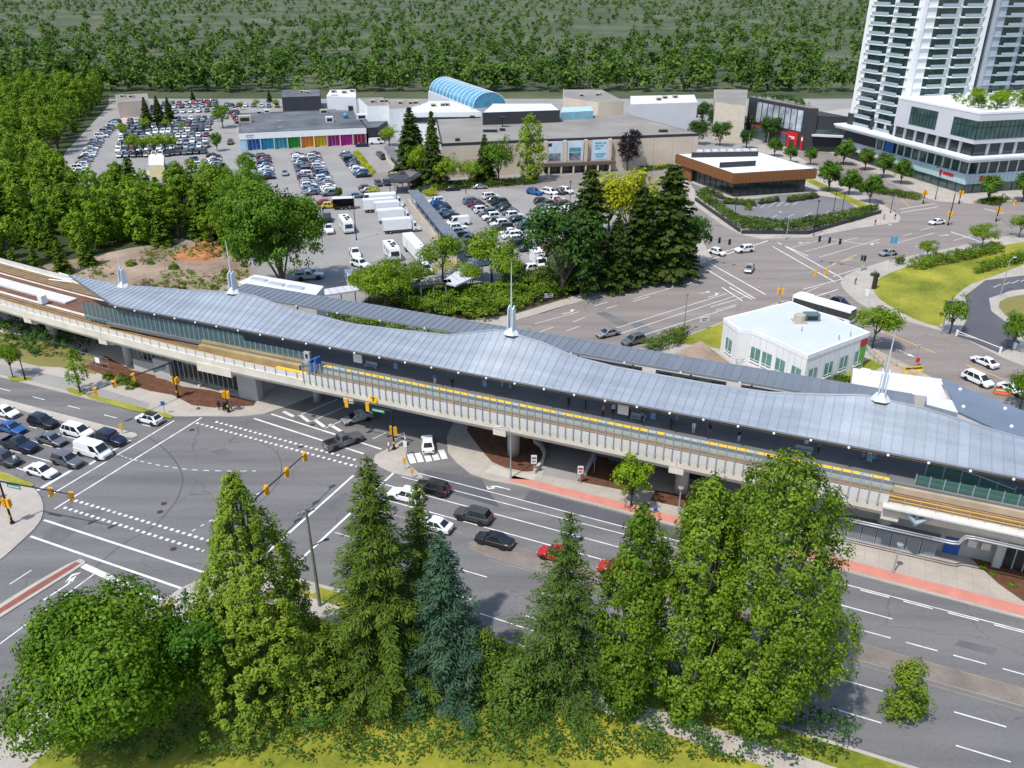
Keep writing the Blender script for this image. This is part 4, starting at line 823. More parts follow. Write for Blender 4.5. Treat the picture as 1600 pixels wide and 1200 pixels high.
for x, y in pp:
    p = Vector((x,y,0)); kd = random.choice(('wood','wood','wood2','wood2','woodc')) if y < 300 else random.choice(('wood','wood','wood2'))
    front = y < 200 and random.random() < .35
    H = random.uniform(7,10) if front else random.uniform(10,16) if y < 260 or x < -105 else random.uniform(9,12)
    zone = 'at the near edge, by the sandy vacant lot' if y < 205 else 'at the back, towards the parked cars' if y > 285 else 'in the thick middle' if x > -105 else 'in the thick middle, near the left edge'
    plant('woodland_tree', {'wood':'olive-green leafy tree of the wood ','wood2':'slim upright tree of the wood ','woodc':'young pointed conifer of the wood '}[kd]+zone, 'tree', PT[kd][0], p, PT[kd][1], H, None, 'trees of the crowded wood', 1.15)
for i, (px, py, tp) in enumerate(((52,440,383),(90,428,375),(20,445,390),(130,415,360))): pl('woodc', px, py, tp, 'young_conifer', '%s bright young conifer from the left on the edge of the vacant lot' % ORD[i], 'young conifers edging the vacant lot')
# ---- shrubs and hedges
def thg(o, label, cat='hedge', group=None): return tag(o, label, cat, group)
tag(hedge('shrubbery', P2([(590,478),(598,452),(640,444),(700,455),(770,452),(840,428),(900,448),(985,432),(925,452),(800,490),(760,505),(690,497)]), 1.6, L_SHR, dens=36, lsz=.34, top=.5), 'dense green shrubbery covering the bank behind the station canopy', 'shrubbery', None, 'stuff')
tag(hedge('shrubbery', [tuple(RD(*q))[:2] for q in ((-95,107.5),(-47,107.5),(-45,117),(-62,124),(-95,126))], 1.6, L_SHR, dens=26, lsz=.34, top=.5), 'green shrubs showing through the gap between the two canopy roofs', 'shrubbery', None, 'stuff')
tag(hedge('shrubbery', P2([(920,450),(975,440),(1025,425),(1020,408),(940,420)]), 1.4, L_RED, dens=16, lsz=.34, top=.4), 'reddish brown shrubs at the foot of the dark conifers', 'shrubbery', None, 'stuff')
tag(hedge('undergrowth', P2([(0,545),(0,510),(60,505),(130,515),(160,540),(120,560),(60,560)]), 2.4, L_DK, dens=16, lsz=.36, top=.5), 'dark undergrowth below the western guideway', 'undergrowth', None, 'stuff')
for i, (q, h, lb) in enumerate((([(1086,306),(1096,302),(1158,346),(1150,356)],1.3,'clipped hedge along the fence of the brown pavilion drive'), ([(1152,358),(1158,344),(1230,352),(1300,340),(1370,326),(1372,333),(1340,346),(1262,362),(1180,364)],1.5,'wide green hedge between the pavilion car park and the road corner'),
    ([(1412,420),(1430,410),(1520,396),(1560,386),(1568,396),(1530,404),(1440,424)],1.5,'rounded hedge along the lawn by the second road'), ([(1518,432),(1524,420),(1600,398),(1640,392),(1640,404),(1600,412)],1.6,'row of dark trimmed hedge on the lawn edge'),
    ([(1130,314),(1180,318),(1180,322),(1128,320)],.9,'low planter hedge at the brown pavilion front'), ([(1185,316),(1215,312),(1216,316),(1188,321)],.9,'second planter hedge at the brown pavilion front'), ([(1228,312),(1275,305),(1277,311),(1232,318)],.9,'long planter hedge below the pavilion eave'), ([(1100,296),(1128,306),(1124,310),(1096,300)],.9,'planter hedge beside the pavilion side door'),
    ([(1160,320),(1172,316),(1174,330),(1165,330)],.8,'small shrub bed at the end of the empty parking bays'), ([(1312,284),(1395,300),(1440,308),(1436,314),(1380,305),(1310,290)],.8,'low hedge in the boulevard median by the podium'), ([(1520,318),(1548,310),(1578,312),(1560,322)],.6,'low shrub bed below the podium corner tree'),
    ([(1000,545),(1050,523),(1075,520),(1065,540),(1020,556)],1.4,'green shrubs between the second road and the station canopy'), ([(1285,600),(1300,590),(1345,595),(1330,604)],.5,'grassy shrubs at the clinic corner'), ([(1395,412),(1410,405),(1414,412),(1402,418)],1.0,'round shrub by the lawn path'),
    ([(552,240),(560,238),(586,270),(578,277)],.8,'yellow-green hedge island beside a short parked row'), ([(570,300),(590,296),(594,302),(575,305)],.9,'round yellow-green shrub island near the trucks'), ([(660,302),(682,300),(684,306),(664,308)],.9,'yellow-green shrub at the head of the walkway row'),
    ([(806,420),(840,415),(838,425),(812,428)],.5,'grass tongue beside the white box truck'), ([(640,296),(700,288),(800,284),(840,282),(838,288),(700,298),(650,302)],1.1,'dark planting along the mall wall'), ([(1000,265),(1050,258),(1050,263),(1004,270)],.8,'low hedge along the mall side road'), ([(1020,262),(1042,255),(1044,262),(1024,266)],1.2,'yellowish shrub by the mall side road'))):
    thg(hedge('hedge', P2(q), h, L_YEL if 'yellow' in lb else L_HED if i not in (2,3) else L_SHR, dens=44, lsz=.28), lb, 'hedge')
bm_ = bushmesh('shrub', L_SHR, 1.0, 1.1)
for i, (px, py, sc) in enumerate(((192,600,1.5),(208,606,1.1),(170,592,1.0),(60,470,.9),(150,470,1.0),(1367,432,1.0),(240,452,.9),(285,456,1.2),(335,452,1.0),(1535,888,.5),(1550,900,.4),(1580,918,.5),(310,640,.3),(352,430,1.1),(120,455,.8),(205,415,1.2),(235,412,1.0),(272,420,1.2))):
    p = at(px, py); o = inst('shrub', bm_, None, (p.x,p.y,.12), i*1.1, sc); tag(o, ['rounded shrub at the foot of the western column','shrub right of the column in the mulch','shrub at the far end of the mulch bed','scrub bush beside the western tracks','scrub bush behind the canopy tip','clipped round shrub on the corner lawn','scrub bush in the vacant lot centre','leafy bush behind the first spires','scrub bush near the second spire','small grass clump in the eastern mulch bed','second grass clump in the eastern mulch bed','third grass clump in the eastern mulch bed','weed tuft at the station corner','bush where the vacant lot meets the shade tree','scrub bush left of the first spire','bush under the edge of the wood','bush by the orange clay','bush just left of the orange clay'][i], 'shrub', 'single shrubs')
tag(hedge('weeds', P2([(-150,470),(0,440),(150,402),(250,384),(330,380),(375,402),(395,430),(410,462),(200,452),(60,462)]), .3, L_SHR, dens=3.0, lsz=.34, top=.6, z=.02, mask=.05), 'scattered weeds over the sandy vacant lot', 'weeds', None, 'stuff')
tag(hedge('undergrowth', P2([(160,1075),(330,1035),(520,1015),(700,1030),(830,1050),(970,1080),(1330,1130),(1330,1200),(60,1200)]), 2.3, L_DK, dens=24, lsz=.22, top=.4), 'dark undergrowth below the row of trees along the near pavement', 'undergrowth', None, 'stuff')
# ---- woods and roofs fading beyond the last row of buildings
cc = []; cn = []; ft = []; fr = []
for i in range(5200):
    y = 500*(1+3.6*RNG.random()**1.8); x = RNG.uniform(-.85,.85)*y
    if mnoise.noise(Vector((x*.004,y*.004,1))) < -.34: continue
    tr_ = RNG.uniform(2.6,5.2); th = RNG.uniform(6,17); tt = RNG.random()
    for k in range(6):
        a = RNG.uniform(0,2*PI); u = RNG.random(); cc.append([x+math.cos(a)*tr_*u,y+math.sin(a)*tr_*u,th*(1-.5*u*u)-tr_*.6*RNG.random()]); cn.append([math.cos(a)*u,math.sin(a)*u,.8]); ft.append(tt); fr.append(tr_*.62)
cc = np.array(cc); fr = np.array(fr)
tag(inst('far_woodland', leaves('far_woodland', *clumps(cc,np.array(cn),fr,9,2.1,.8,np.array(ft)), leafmat('far_leaves',(.03,.075,.01),(.12,.21,.03)))), 'distant mass of dark trees beyond the mall and towers', 'woodland', None, 'stuff')
# ---------------------------------------------------------------- vehicles
M_CGLASS = mat('car_glass', (.012,.016,.02), .06, 0, var=0, spec=.9); M_TYR = mat('tyre_rubber', (.018,.018,.018), .85, var=.1); M_RIM = mat('alloy_rim', (.42,.42,.43), .35, .7, var=.05)
M_HEAD = mat('headlamp', (.75,.77,.78), .15, .2, var=0); M_TAIL = mat('tail_lamp', (.45,.012,.012), .25, 0, var=0); M_TRIM = mat('black_trim', (.02,.02,.022), .55, var=0); M_PLATE = mat('number_plate', (.6,.6,.6), .5, var=0)
PAINT = {k: mat('paint_'+k, c, .28, mt, var=.04, scale=1.5, spec=.5, coat=.5) for k, (c, mt) in dict(white=((.72,.73,.73),0), silver=((.42,.43,.44),.5), grey=((.16,.17,.18),.4), charcoal=((.06,.063,.07),.3), black=((.012,.012,.014),.1), navy=((.012,.02,.05),.2), blue=((.02,.10,.32),.2), teal=((.03,.14,.2),.2), red=((.42,.012,.012),0), maroon=((.14,.01,.02),.1), green=((.10,.13,.10),.3), beige=((.36,.32,.25),.2), yellow=((.6,.42,.02),0), skyblue=((.12,.2,.28),.3)).items()}
CARS = {}
#        L    W     H   hood belt  f0    f1    r1    r0   wheel
SPEC = dict(sedan=(4.7,1.82,1.46,.86,.95,1.15,.40,-1.05,-1.80,.33), hatch=(4.3,1.8,1.58,.92,1.0,1.1,.40,-1.45,-1.95,.34), suv=(4.75,1.92,1.74,1.02,1.10,1.0,.42,-1.85,-2.22,.37), minivan=(5.0,1.95,1.76,.98,1.08,1.55,.70,-2.05,-2.38,.34),
            jeep=(4.4,1.86,1.86,1.12,1.18,.75,.52,-1.98,-2.1,.40), van=(5.5,2.0,2.15,1.1,1.25,2.2,1.45,-2.62,-2.70,.36), pickup=(5.8,2.0,1.88,1.12,1.2,.95,.35,-.75,-.95,.42))
def car_parts(kind):
    if kind in CARS: return CARS[kind]
    L, W, H, hz, bz, f0, f1, r1, r0, wr = SPEC[kind]; h = L/2; w = W/2; zb = .26; q = {}
    b = MB(); tail = bz+.02
    if kind == 'pickup': tail = .74
    if kind in ('van','minivan'): st = [(h,.78,hz*.72),(h-.1,.9,hz*.85),(h-.5,.97,hz*1.0),(f0,1,bz),(0,1,bz),(r0+.2,1,bz+.02),(-h+.06,.97,bz),(-h,.92,bz*.95)]
    else: st = [(h,.76,hz*.74),(h-.1,.88,hz*.86),(h-.7,.97,hz*.96),(f0+.05,1,bz-.02),(0,1,bz),(r0 if kind!='pickup' else -.95,1,bz+.02 if kind!='pickup' else bz)] + ([(-h+.35,.97,tail),(-h+.06,.93,tail-.06),(-h,.86,tail-.2)] if kind!='pickup' else [(-.96,1,tail),(-h+.06,.98,tail),(-h,.95,tail-.05)])
    k = len(b.v); n = 10
    for x, ws, zt in st:
        ww = w*ws; pts = [(.80*ww,zb),(ww*.98,zb+.14),(ww,.58),(ww*.97,zt-.07),(ww*.86,zt)]
        for y, z in pts: b.v.append((x,y,z))
        for y, z in pts[::-1]: b.v.append((x,-y,z))
    for i in range(len(st)-1):
        for j in range(n): j2=(j+1)%n; b.f.append((k+i*n+j,k+i*n+j2,k+(i+1)*n+j2,k+(i+1)*n+j)); b.m.append(0)
    b.f.append(tuple(k+j for j in range(n))); b.m.append(0); e=k+(len(st)-1)*n; b.f.append(tuple(e+n-1-j for j in range(n))); b.m.append(0)
    wb, wt = w*.93, w*.74 if kind not in ('van','jeep') else w*.86
    B = [(f0,wb*.92,bz-.05),(f0-.25,wb,bz-.03),(r0+.15,wb,bz-.03),(r0,wb*.88,bz-.03)]; T = [(f1,wt*.9,H-.05),(f1-.25,wt,H),(r1+.25,wt,H),(r1,wt*.92,H-.05)]
    k = len(b.v)
    for ring in (B,T):
        for x,y,z in ring: b.v.append((x,y,z))
        for x,y,z in ring[::-1]: b.v.append((x,-y,z))
    for j in range(8): j2=(j+1)%8; b.f.append((k+j,k+j2,k+8+j2,k+8+j)); b.m.append(0)
    crown = k+16; b.v.append(((f1+r1)/2,0,H+.03))
    for j in range(8): b.f.append((k+8+j,k+8+(j+1)%8,crown)); b.m.append(0)
    if kind == 'pickup':
        for sy in (-1,1): b.bb(-h+.04,-.95,sy*(w-.02),sy*(w-.14),.6,bz,0)
        b.bb(-h,-h+.12,-w+.06,w-.06,.5,bz-.03,0); b.bb(-h+.14,-.97,-w+.16,w-.16,.70,.755,1)
    for sx in (1,-1):
        for sy in (1,-1): b.tube([(sx*L*.295,sy*(w-.20),wr),(sx*L*.295,sy*(w+.004),wr)], wr*1.22, 14, 1)
    b.bb(h-.04,h+.02,-w*.62,w*.62,.32,.52,1); b.bb(-h-.02,-h+.04,-w*.7,w*.7,.30,.46,1)
    q['body'] = b
    def inset(quad, f=.1, off=.014, fb=None):
        P_ = [Vector(x) for x in quad]; c = sum(P_, Vector())/4; nn = (P_[1]-P_[0]).cross(P_[3]-P_[0]).normalized()
        if nn.dot(c-Vector((0,0,.9))) < 0: nn = -nn
        return [tuple(x.lerp(c,f)+nn*off) for x in P_]
    def mir(p): return (p[0],-p[1],p[2])
    q['windshield'] = MB().poly(inset([B[0],mir(B[0]),mir(T[0]),T[0]],.07))
    q['rear_window'] = MB().poly(inset([mir(B[3]),B[3],T[3],mir(T[3])],.14))
    sw = MB(); sp = [1.0] if kind == 'pickup' else [.42,.8,1.0] if kind in ('suv','minivan') else [.3] if kind == 'van' else [.5,1.0]; a = 0.0
    for s_ in sp:
        lo = lambda u: tuple(Vector(B[1]).lerp(Vector(B[2]),u)); hi = lambda u: tuple(Vector(T[1]).lerp(Vector(T[2]),u))
        g = inset([lo(a),lo(s_),hi(s_),hi(a)],.09); sw.poly(g); a = s_
    q['side_window'] = sw; rw = MB()
    for f in sw.f: rw.poly([mir(sw.v[i]) for i in f][::-1])
    q['side_window.r'] = rw
    q['tyre'] = MB().tube([(0,-.11,0),(0,.11,0)], wr, 16); q['rim'] = MB().tube([(0,-.118,0),(0,.118,0)], wr*.62, 12)
    q['headlight'] = MB().box((0,0,0),(.22,.34,.15)); q['tail_light'] = MB().box((0,0,0),(.12,.26,.2 if kind in('sedan','hatch','pickup') else .42))
    q['mirror'] = MB().box((0,0,0),(.16,.2,.13)); q['plate'] = MB().box((0,0,0),(.02,.4,.12))
    q['hl'] = (h-.14, w*.62, hz*.72); q['tl'] = (-h+.03, w*.74, bz*.80); q['wh'] = [(sx*L*.295, sy*(w-.115), wr) for sx in (1,-1) for sy in (1,-1)]; q['mi'] = (f0-.25, w+.02, bz+.05)
    ms = {}
    PW = PAINT['white']
    ms['body'] = b.mesh(kind+'_body', [PW, M_TRIM])
    for nm, mm in (('windshield',M_CGLASS),('rear_window',M_CGLASS),('side_window',M_CGLASS),('side_window.r',M_CGLASS),('tyre',M_TYR),('rim',M_RIM),('headlight',M_HEAD),('tail_light',M_TAIL),('mirror',M_TRIM),('plate',M_PLATE)): ms[nm] = q[nm].mesh(kind+'_'+nm, mm, fix=nm not in ('windshield','rear_window','side_window','side_window.r'))
    # one-piece version for cars too small to show their parts
    J = MB(); 
    def add(mb, mi, off=(0,0,0), keep=False):
        k = len(J.v); J.v += [(x+off[0],y+off[1],z+off[2]) for x,y,z in mb.v]
        for f, m_ in zip(mb.f, mb.m): J.f.append(tuple(k+i for i in f)); J.m.append({0:0,1:5}[m_] if keep else mi)
    add(b,0,keep=True)
    for nm in ('windshield','rear_window','side_window','side_window.r'): add(q[nm],1)
    for p in q['wh']: add(q['tyre'],2,p)
    for sy in (1,-1): add(q['headlight'],3,(q['hl'][0],sy*q['hl'][1],q['hl'][2])); add(q['tail_light'],4,(q['tl'][0],sy*q['tl'][1],q['tl'][2]))
    ms['far'] = J.mesh(kind+'_car', [PW, M_CGLASS, M_TYR, M_HEAD, M_TAIL, M_TRIM], fix=False)
    bm = bmesh.new(); bm.from_mesh(ms['far']); bmesh.ops.recalc_face_normals(bm, faces=[f for f in bm.faces if f.material_index != 1]); bm.to_mesh(ms['far']); bm.free()
    CARS[kind] = (ms, q); return CARS[kind]
def setpaint(o, col):
    o.material_slots[0].link = 'OBJECT'; o.material_slots[0].material = PAINT[col]
CATN = dict(sedan='car', hatch='car', suv='car', minivan='minivan', jeep='car', van='van', pickup='pickup truck')
NAMN = dict(sedan='sedan', hatch='hatchback', suv='sport_utility_car', minivan='minivan', jeep='boxy_off_roader', van='cargo_van', pickup='pickup_truck')
def car(px, py, ang, kind, col, label, group=None, zc=.75, roof=None):
    ms, q = car_parts(kind); p = at(px, py, zc); t = thing(NAMN[kind], label, CATN[kind], (p.x,p.y,.02), rad(ang), group)
    o = inst('body', ms['body'], t); setpaint(o, col)
    for nm in ('windshield','rear_window'): inst(nm, ms[nm], t)
    inst('side_window', ms['side_window'], t); inst('side_window', ms['side_window.r'], t)
    for w_ in q['wh']:
        y = inst('wheel', ms['tyre'], t, w_); inst('rim', ms['rim'], y)
    for sy in (1,-1):
        inst('headlight', ms['headlight'], t, (q['hl'][0],sy*q['hl'][1],q['hl'][2])); inst('tail_light', ms['tail_light'], t, (q['tl'][0],sy*q['tl'][1],q['tl'][2])); inst('mirror', ms['mirror'], t, (q['mi'][0],sy*q['mi'][1],q['mi'][2]))
    inst('number_plate', ms['plate'], t, (-SPEC[kind][0]/2-.03,0,.62))
    if roof:
        L, W, H, hz, bz, f0, f1, r1, r0, wr = SPEC[kind]; MB().bb(r1+.1,f1-.1,-W*.34,W*.34,H-.02,H+.045).build('roof_panel', PAINT[roof], t)
    return t
def far(px, py, ang, kind, col, label, group, zc=.75, pos=None):
    ms, q = car_parts(kind); p = pos or at(px, py, zc); o = inst(NAMN[kind], ms['far'], None, (p.x,p.y,.02), rad(ang), 1.1); setpaint(o, col); return tag(o, label, CATN[kind], group)
E_, W_ = -23.5, 156.5; GQ = 'cars queuing at the near crossing'
car(8,642,E_,'sedan','white','white sedan cut by the left edge, far lane of the queue',GQ); car(17,667,E_,'sedan','blue','bright blue sedan in the queue at the left edge',GQ); car(67,658,E_,'suv','black','black sport utility car beside the concrete median',GQ); car(80,685,E_,'sedan','grey','dark grey sedan behind the white cargo van',GQ)
car(121,673,E_,'minivan','white','white minivan waiting beside the concrete median',GQ); car(174,685,E_,'jeep','navy','boxy navy off-roader first at the stop line by the median',GQ); car(31,694,E_,'pickup','navy','navy pickup truck behind the grey sedan',GQ); car(145,702,E_,'van','white','white cargo van at the stop line',GQ,1.0)
car(7,716,E_,'suv','charcoal','charcoal car cut by the left edge, nearest lane',GQ); car(105,718,E_,'suv','grey','silver-grey sport utility car at the stop line beside the white van',GQ); car(64,734,E_,'sedan','white','white sedan nearest the kerb in the queue',GQ)
car(233,653,W_,'hatch','white','white crossover with black roof leaving the crossing beside the verge',None,.75,'black')
car(537,688,38,'pickup','grey','grey pickup truck with a covered bed turning below the viaduct'); car(558,651,-148,'sedan','silver','silver sedan half in the viaduct shadow'); car(668,692,98,'sedan','white','white car at the zebra crossing of the slip lane')
GR = 'cars waiting on the right of the crossing'
car(675,761,W_,'suv','black','black sport utility car behind the spruces, lane by the pavement',GR); car(634,773,W_,'suv','white','white sport utility car half hidden by the tallest spruce',GR); car(739,804,W_,'suv','charcoal','charcoal sport utility car in the middle lane',GR); car(678,818,W_,'sedan','white','white sedan behind the blue-green spruce',GR); car(772,842,W_,'sedan','black','black sedan in the lane next to the median',GR)
car(869,865,W_,'hatch','red','red hatchback half hidden by the lone fir',GR); car(964,888,W_,'hatch','red','red hatchback cut by the narrow poplar',GR); car(1066,908,W_,'sedan','charcoal','dark car glimpsed between the poplars',GR)
car(950,519,208,'sedan','silver','silver sedan driving towards the station on the second road'); car(990,531,210,'suv','grey','grey sport utility car on the second road by the shrubs')
car(1121,393,-50,'hatch','white','white car leaving the side road at the corner signal'); car(1163,389,200,'suv','white','white sport utility car on the second road crossing'); car(1171,419,245,'hatch','silver','silver-blue car in the middle of the second crossing'); car(1388,394,200,'sedan','silver','pale silver sedan passing the blue banner pole'); car(1464,346,200,'sedan','white','white sedan beyond the yellow signals'); car(1313,472,-60,'hatch','navy','navy car hidden behind the white bus')
car(1539,564,115,'sedan','white','white sedan on the side street by the driveway gate'); car(1528,592,-65,'minivan','white','white estate car on the side street, near lane'); car(1583,607,-65,'sedan','white','white sedan by the orange barrier at the right edge')
GM = 'cars on the mall road'
car(668,296,12,'suv','navy','navy car on the mall road behind the walkway',GM); car(707,294,12,'sedan','black','black car in the middle of the mall road',GM); car(750,291,12,'sedan','silver','silver car on the mall road, ahead of the black one',GM)
# -- parked rows
TY = ['sedan','sedan','hatch','suv','suv','suv','hatch','minivan','sedan','jeep']
def parked(a, b, cols, ang, rowname, end, group, zc=.75, kinds=None, jit=.25, flip=True):
    A, B = at(*a, zc), at(*b, zc)
    if flip and (B-A).length/max(1,len(cols)-1) > 4.2:                  # bays are about 2.7 m apart
        q = []
        for c_ in cols: q += [c_] + ([random.choice(CW)] if random.random() < .8 else [])
        cols = q
    n = len(cols)
    for i, cl in enumerate(cols):
        if cl is None: continue
        p = A.lerp(B, i/max(1,n-1)); p = p + Vector((random.uniform(-jit,jit),random.uniform(-jit,jit),0)); k = (kinds or {}).get(i) or random.choice(TY)
        far(0,0,ang + (180 if flip and random.random()<.5 else 0) + random.uniform(-2,2), k, cl, '%s %s, %s from %s, %s' % ({'grey':'grey','teal':'teal','skyblue':'pale-blue'}.get(cl,cl), {'hatch':'hatchback','suv':'utility car','jeep':'off-roader','pickup':'pickup'}.get(k,k), ORD[i], end, rowname), group, pos=p)
CW = ['white','white','silver','grey','charcoal','black','navy','grey','silver','skyblue','white','maroon','charcoal','grey','black','red','white','navy']
GA = 'cars parked before the rainbow shop'
parked((464,241),(487,301),['charcoal','white','white','silver','grey','navy','white','maroon','silver','white','skyblue'],22,'left double row before the rainbow shop','shop end',GA)
parked((488,240),(516,302),['navy','white','silver','white','white','grey','navy','white','grey','white','white'],22,'right double row before the rainbow shop','shop end',GA)
parked((410,244),(418,276),['charcoal','maroon','navy','grey','white','skyblue'],20,'row beside the lot tree','shop end',GA)
parked((388,242),(392,275),['green','white',None,'grey','white'],20,'row left of the lot tree','shop end',GA)
parked((540,240),(567,273),['silver','skyblue','navy','grey','white','teal'],20,'short row at the hedge island','shop end',GA)
far(445,270,-75,'hatch','silver','silver car driving down the aisle before the rainbow shop',GA); far(591,286,-72,'hatch','charcoal','charcoal car by the walkway shelter, left one',GA); far(604,285,-72,'hatch','black','black car by the walkway shelter, right one',GA); far(572,293,20,'hatch','maroon','maroon car at the round shrub island',GA); far(576,297,20,'sedan','silver','silver car at the round shrub island',GA); far(566,226,10,'sedan','navy','navy car stopped by the crimson shop bay',GA); far(588,222,10,'van','white','white van behind the end of the rainbow shop',GA); far(598,245,-70,'suv','black','black car in the aisle beside the upper walkway',GA); far(593,240,-70,'sedan','grey','grey car behind the black one in the aisle',GA)
GB = 'cars parked beside the covered walkway'
parked((680,314),(702,336),['white','blue','navy','skyblue','navy'],20,'row along the walkway','mall end',GB); parked((716,356),(744,394),['white','silver','black','navy','charcoal','white','white'],20,'row along the walkway past the van','mall end',GB)
far(716,346,200,'van','white','white cargo van standing tall in the walkway row',GB,1.0)
parked((738,314),(824,387),['skyblue','maroon','charcoal','white','grey','white','green','white','charcoal','white','white','white','navy','navy'],20,'middle double row, left side','mall end',GB)
parked((768,307),(840,366),['white','grey','navy','black','charcoal','grey','white','black','skyblue','teal','grey','white'],20,'middle double row, right side','mall end',GB)
far(835,300,-40,'suv','blue','blue car by the orange cones on the mall road edge',GB); parked((858,300),(884,298),['white','charcoal','white'],-40,'short row by the mall road','orange cones',GB); parked((848,314),(862,330),['charcoal','grey','silver','white'],20,'row hidden by the dark trees','mall end',GB); parked((872,311),(905,340),['white','grey','silver','white','grey'],20,'row between the dark trees','mall end',GB)
far(815,420,30,'suv','charcoal','charcoal car beside the white box truck',GB); far(834,418,20,'hatch','white','white car beside the white box truck',GB)
far(960,322,25,'suv','white','white car glimpsed between the dark conifers',GB); far(972,330,25,'sedan','silver','silver car glimpsed between the dark conifers',GB)
GC = 'tightly packed cars of the far car park'
CW = ['white','white','silver','grey','charcoal','black','navy','grey','silver','skyblue','white','maroon','charcoal','grey','black','red','white','navy']
rows = [((203,189),(330,184),13),((198,199),(326,192),13),((192,209),(325,201),14),((190,217),(322,210),13),((186,227),(322,219),14),((186,234),(322,227),14),((270,239),(318,236),6),((225,176),(335,172),10),((188,242),(262,240),8),((204,194),(328,188),12),((216,169),(338,164),12),((245,163),(336,158),9),((196,204),(322,197),12),((190,222),(262,218),8)]
for i, (a, b, n) in enumerate(rows): parked(a, b, [random.choice(CW) if (i!=6) else 'black' for _ in range(n)], -82, ['third row from back','fourth row from back','fifth row from back','sixth row from back','seventh row from back','eighth row from back','front row of black cars','second row from back','row behind the yellow hut','half row before the third','third row from the far edge','row at the far edge','half row before the fourth','short row by the wood'][i]+', packed car park','left',GC, jit=.2, flip=False)
parked((300,250),(306,266),['skyblue','white','white'],20,'row behind the wood, left side','far end',GC); parked((334,244),(330,295),['black','white','skyblue','silver','white','silver','white','grey','silver','black','grey'],20,'row behind the wood, right side','far end',GC)
parked((110,285),(152,218),['white','grey','white','white','black','silver','white','grey','white','charcoal','silver'],10,'row along the wood','near end',GC); parked((158,212),(180,190),['white','silver','grey','white'],10,'row along the wood, far part','near end',GC)
far(128,272,100,'suv','charcoal','dark car driving past the row along the wood',GC); far(150,222,100,'sedan','silver','silver car in the aisle by the wood',GC); far(203,176,20,'suv','white','white car at the pale forecourt',GC); far(211,171,20,'sedan','navy','navy car behind the white one on the forecourt',GC); far(360,222,-80,'suv','charcoal','lone dark car beside the rainbow shop',GC)
parked((356,163),(376,190),['silver','grey','white','navy','grey','charcoal'],20,'row left of the rainbow shop','far end',GC); parked((372,164),(482,166),['navy','white','grey','white','skyblue','grey','white','charcoal','silver','navy'],-80,'row behind the rainbow shop','left',GC,flip=False)
parked((300,160),(330,158),['white','navy','red','silver'],20,'back row of the packed car park','left',GC); parked((930,160),(968,161),['navy','white','grey','silver','charcoal'],-70,'row behind the mall roof','left',GC)
GT = 'vehicles in the truck lot'
far(513,358,-70,'pickup','white','white crew cab truck beside the first motor home',GT); far(555,396,-72,'pickup','white','white pickup in the middle of the truck lot',GT); far(563,412,-40,'suv','white','white car at an angle behind the feathery tree',GT); far(548,436,-72,'van','white','long white van at the station end of the truck lot',GT,1.0); far(483,431,15,'pickup','silver','silver pickup seen from the side by the shade tree',GT)
far(509,315,8,'sedan','red','long red car at the entrance of the truck lot',GT); far(666,420,-70,'suv','white','white car below the cargo trailer',GT); far(490,424,100,'sedan','white','white car behind the silver pickup',GT); far(557,305,10,'sedan','skyblue','pale blue car behind the black trailer',GT); far(515,321,10,'hatch','yellow','small yellow car by the red one',GT)
# -- large vehicles
M_BOX = mat('truck_box_white', (.78,.785,.79), .45, var=.05, scale=.8); M_TOPG = mat('truck_roof_grey', (.60,.61,.63), .6, var=.08, scale=.6)
def wheels(t, xs, w, r=.45):
    tm = MB().tube([(0,-.14,0),(0,.14,0)], r, 14).mesh('truck_tyre', M_TYR); rm = MB().tube([(0,-.15,0),(0,.15,0)], r*.55, 10).mesh('truck_rim', M_RIM)
    for x in xs:
        for sy in (1,-1): o = inst('wheel', tm, t, (x,sy*(w/2-.16),r)); inst('rim', rm, o)
def truck(px, py, ang, L, label, box=True, zc=1.8, cab='white', group=GT):
    p = at(px, py, zc); t = thing('box_truck', label, 'truck', (p.x,p.y,.02), rad(ang), group); w = 2.45; c = 2.0
    bx = L-c-.3
    MB().bb(-L/2,-L/2+bx,-w/2,w/2,1.0,3.7).build('cargo_box', M_BOX, t); MB().bb(-L/2+.05,-L/2+bx-.05,-w/2+.05,w/2-.05,3.7,3.74).build('box_roof', M_TOPG, t); MB().bb(-L/2,-L/2+.06,-w/2+.15,w/2-.15,1.1,3.5).build('rear_door', M_TOPG, t)
    x0 = L/2-c
    cb = MB().ext([(x0,.55),(x0+c,.55),(x0+c,1.35),(x0+c-.75,1.55),(x0+c-1.05,2.55),(x0,2.6)], -w/2+.1, w/2-.1)
    cb.v = [(y,x,z) for x,y,z in cb.v]; o = cb.build('cab', PAINT[cab], t)
    MB().poly([(x0+c-.74,-w/2+.25,1.62),(x0+c-.74,w/2-.25,1.62),(x0+c-1.0,w/2-.3,2.48),(x0+c-1.0,-w/2+.3,2.48)]).build('windshield', M_CGLASS, t, fix=False)
    for sy in (-1,1): MB().bb(x0+.35,x0+c-1.05,sy*(w/2-.1),sy*(w/2-.08),1.6,2.4).build('side_window', M_CGLASS, t); MB().bb(x0+c-.03,x0+c+.03,sy*(w/2-.5),sy*(w/2-.2),.8,1.05).build('headlight', M_HEAD, t)
    MB().bb(-L/2+.2,x0,-.5,.5,.6,1.0).build('chassis', M_TRIM, t); wheels(t, (-L/2+1.7,L/2-1.2), w); return t
truck(627,352,17,9.6,'white box truck nearest the cargo trailer, first of the stacked trucks'); truck(617,337,17,9.4,'white box truck second of the stacked trucks'); truck(611,325,17,9.0,'white box truck third of the stacked trucks'); truck(598,320,17,11.0,'longest white box truck at the back of the stacked trucks')
truck(604,313,17,9.8,'white box truck behind the longest stacked truck'); truck(842,405,-72,6.2,'white box truck parked under the dense dark-green tree', group=None)
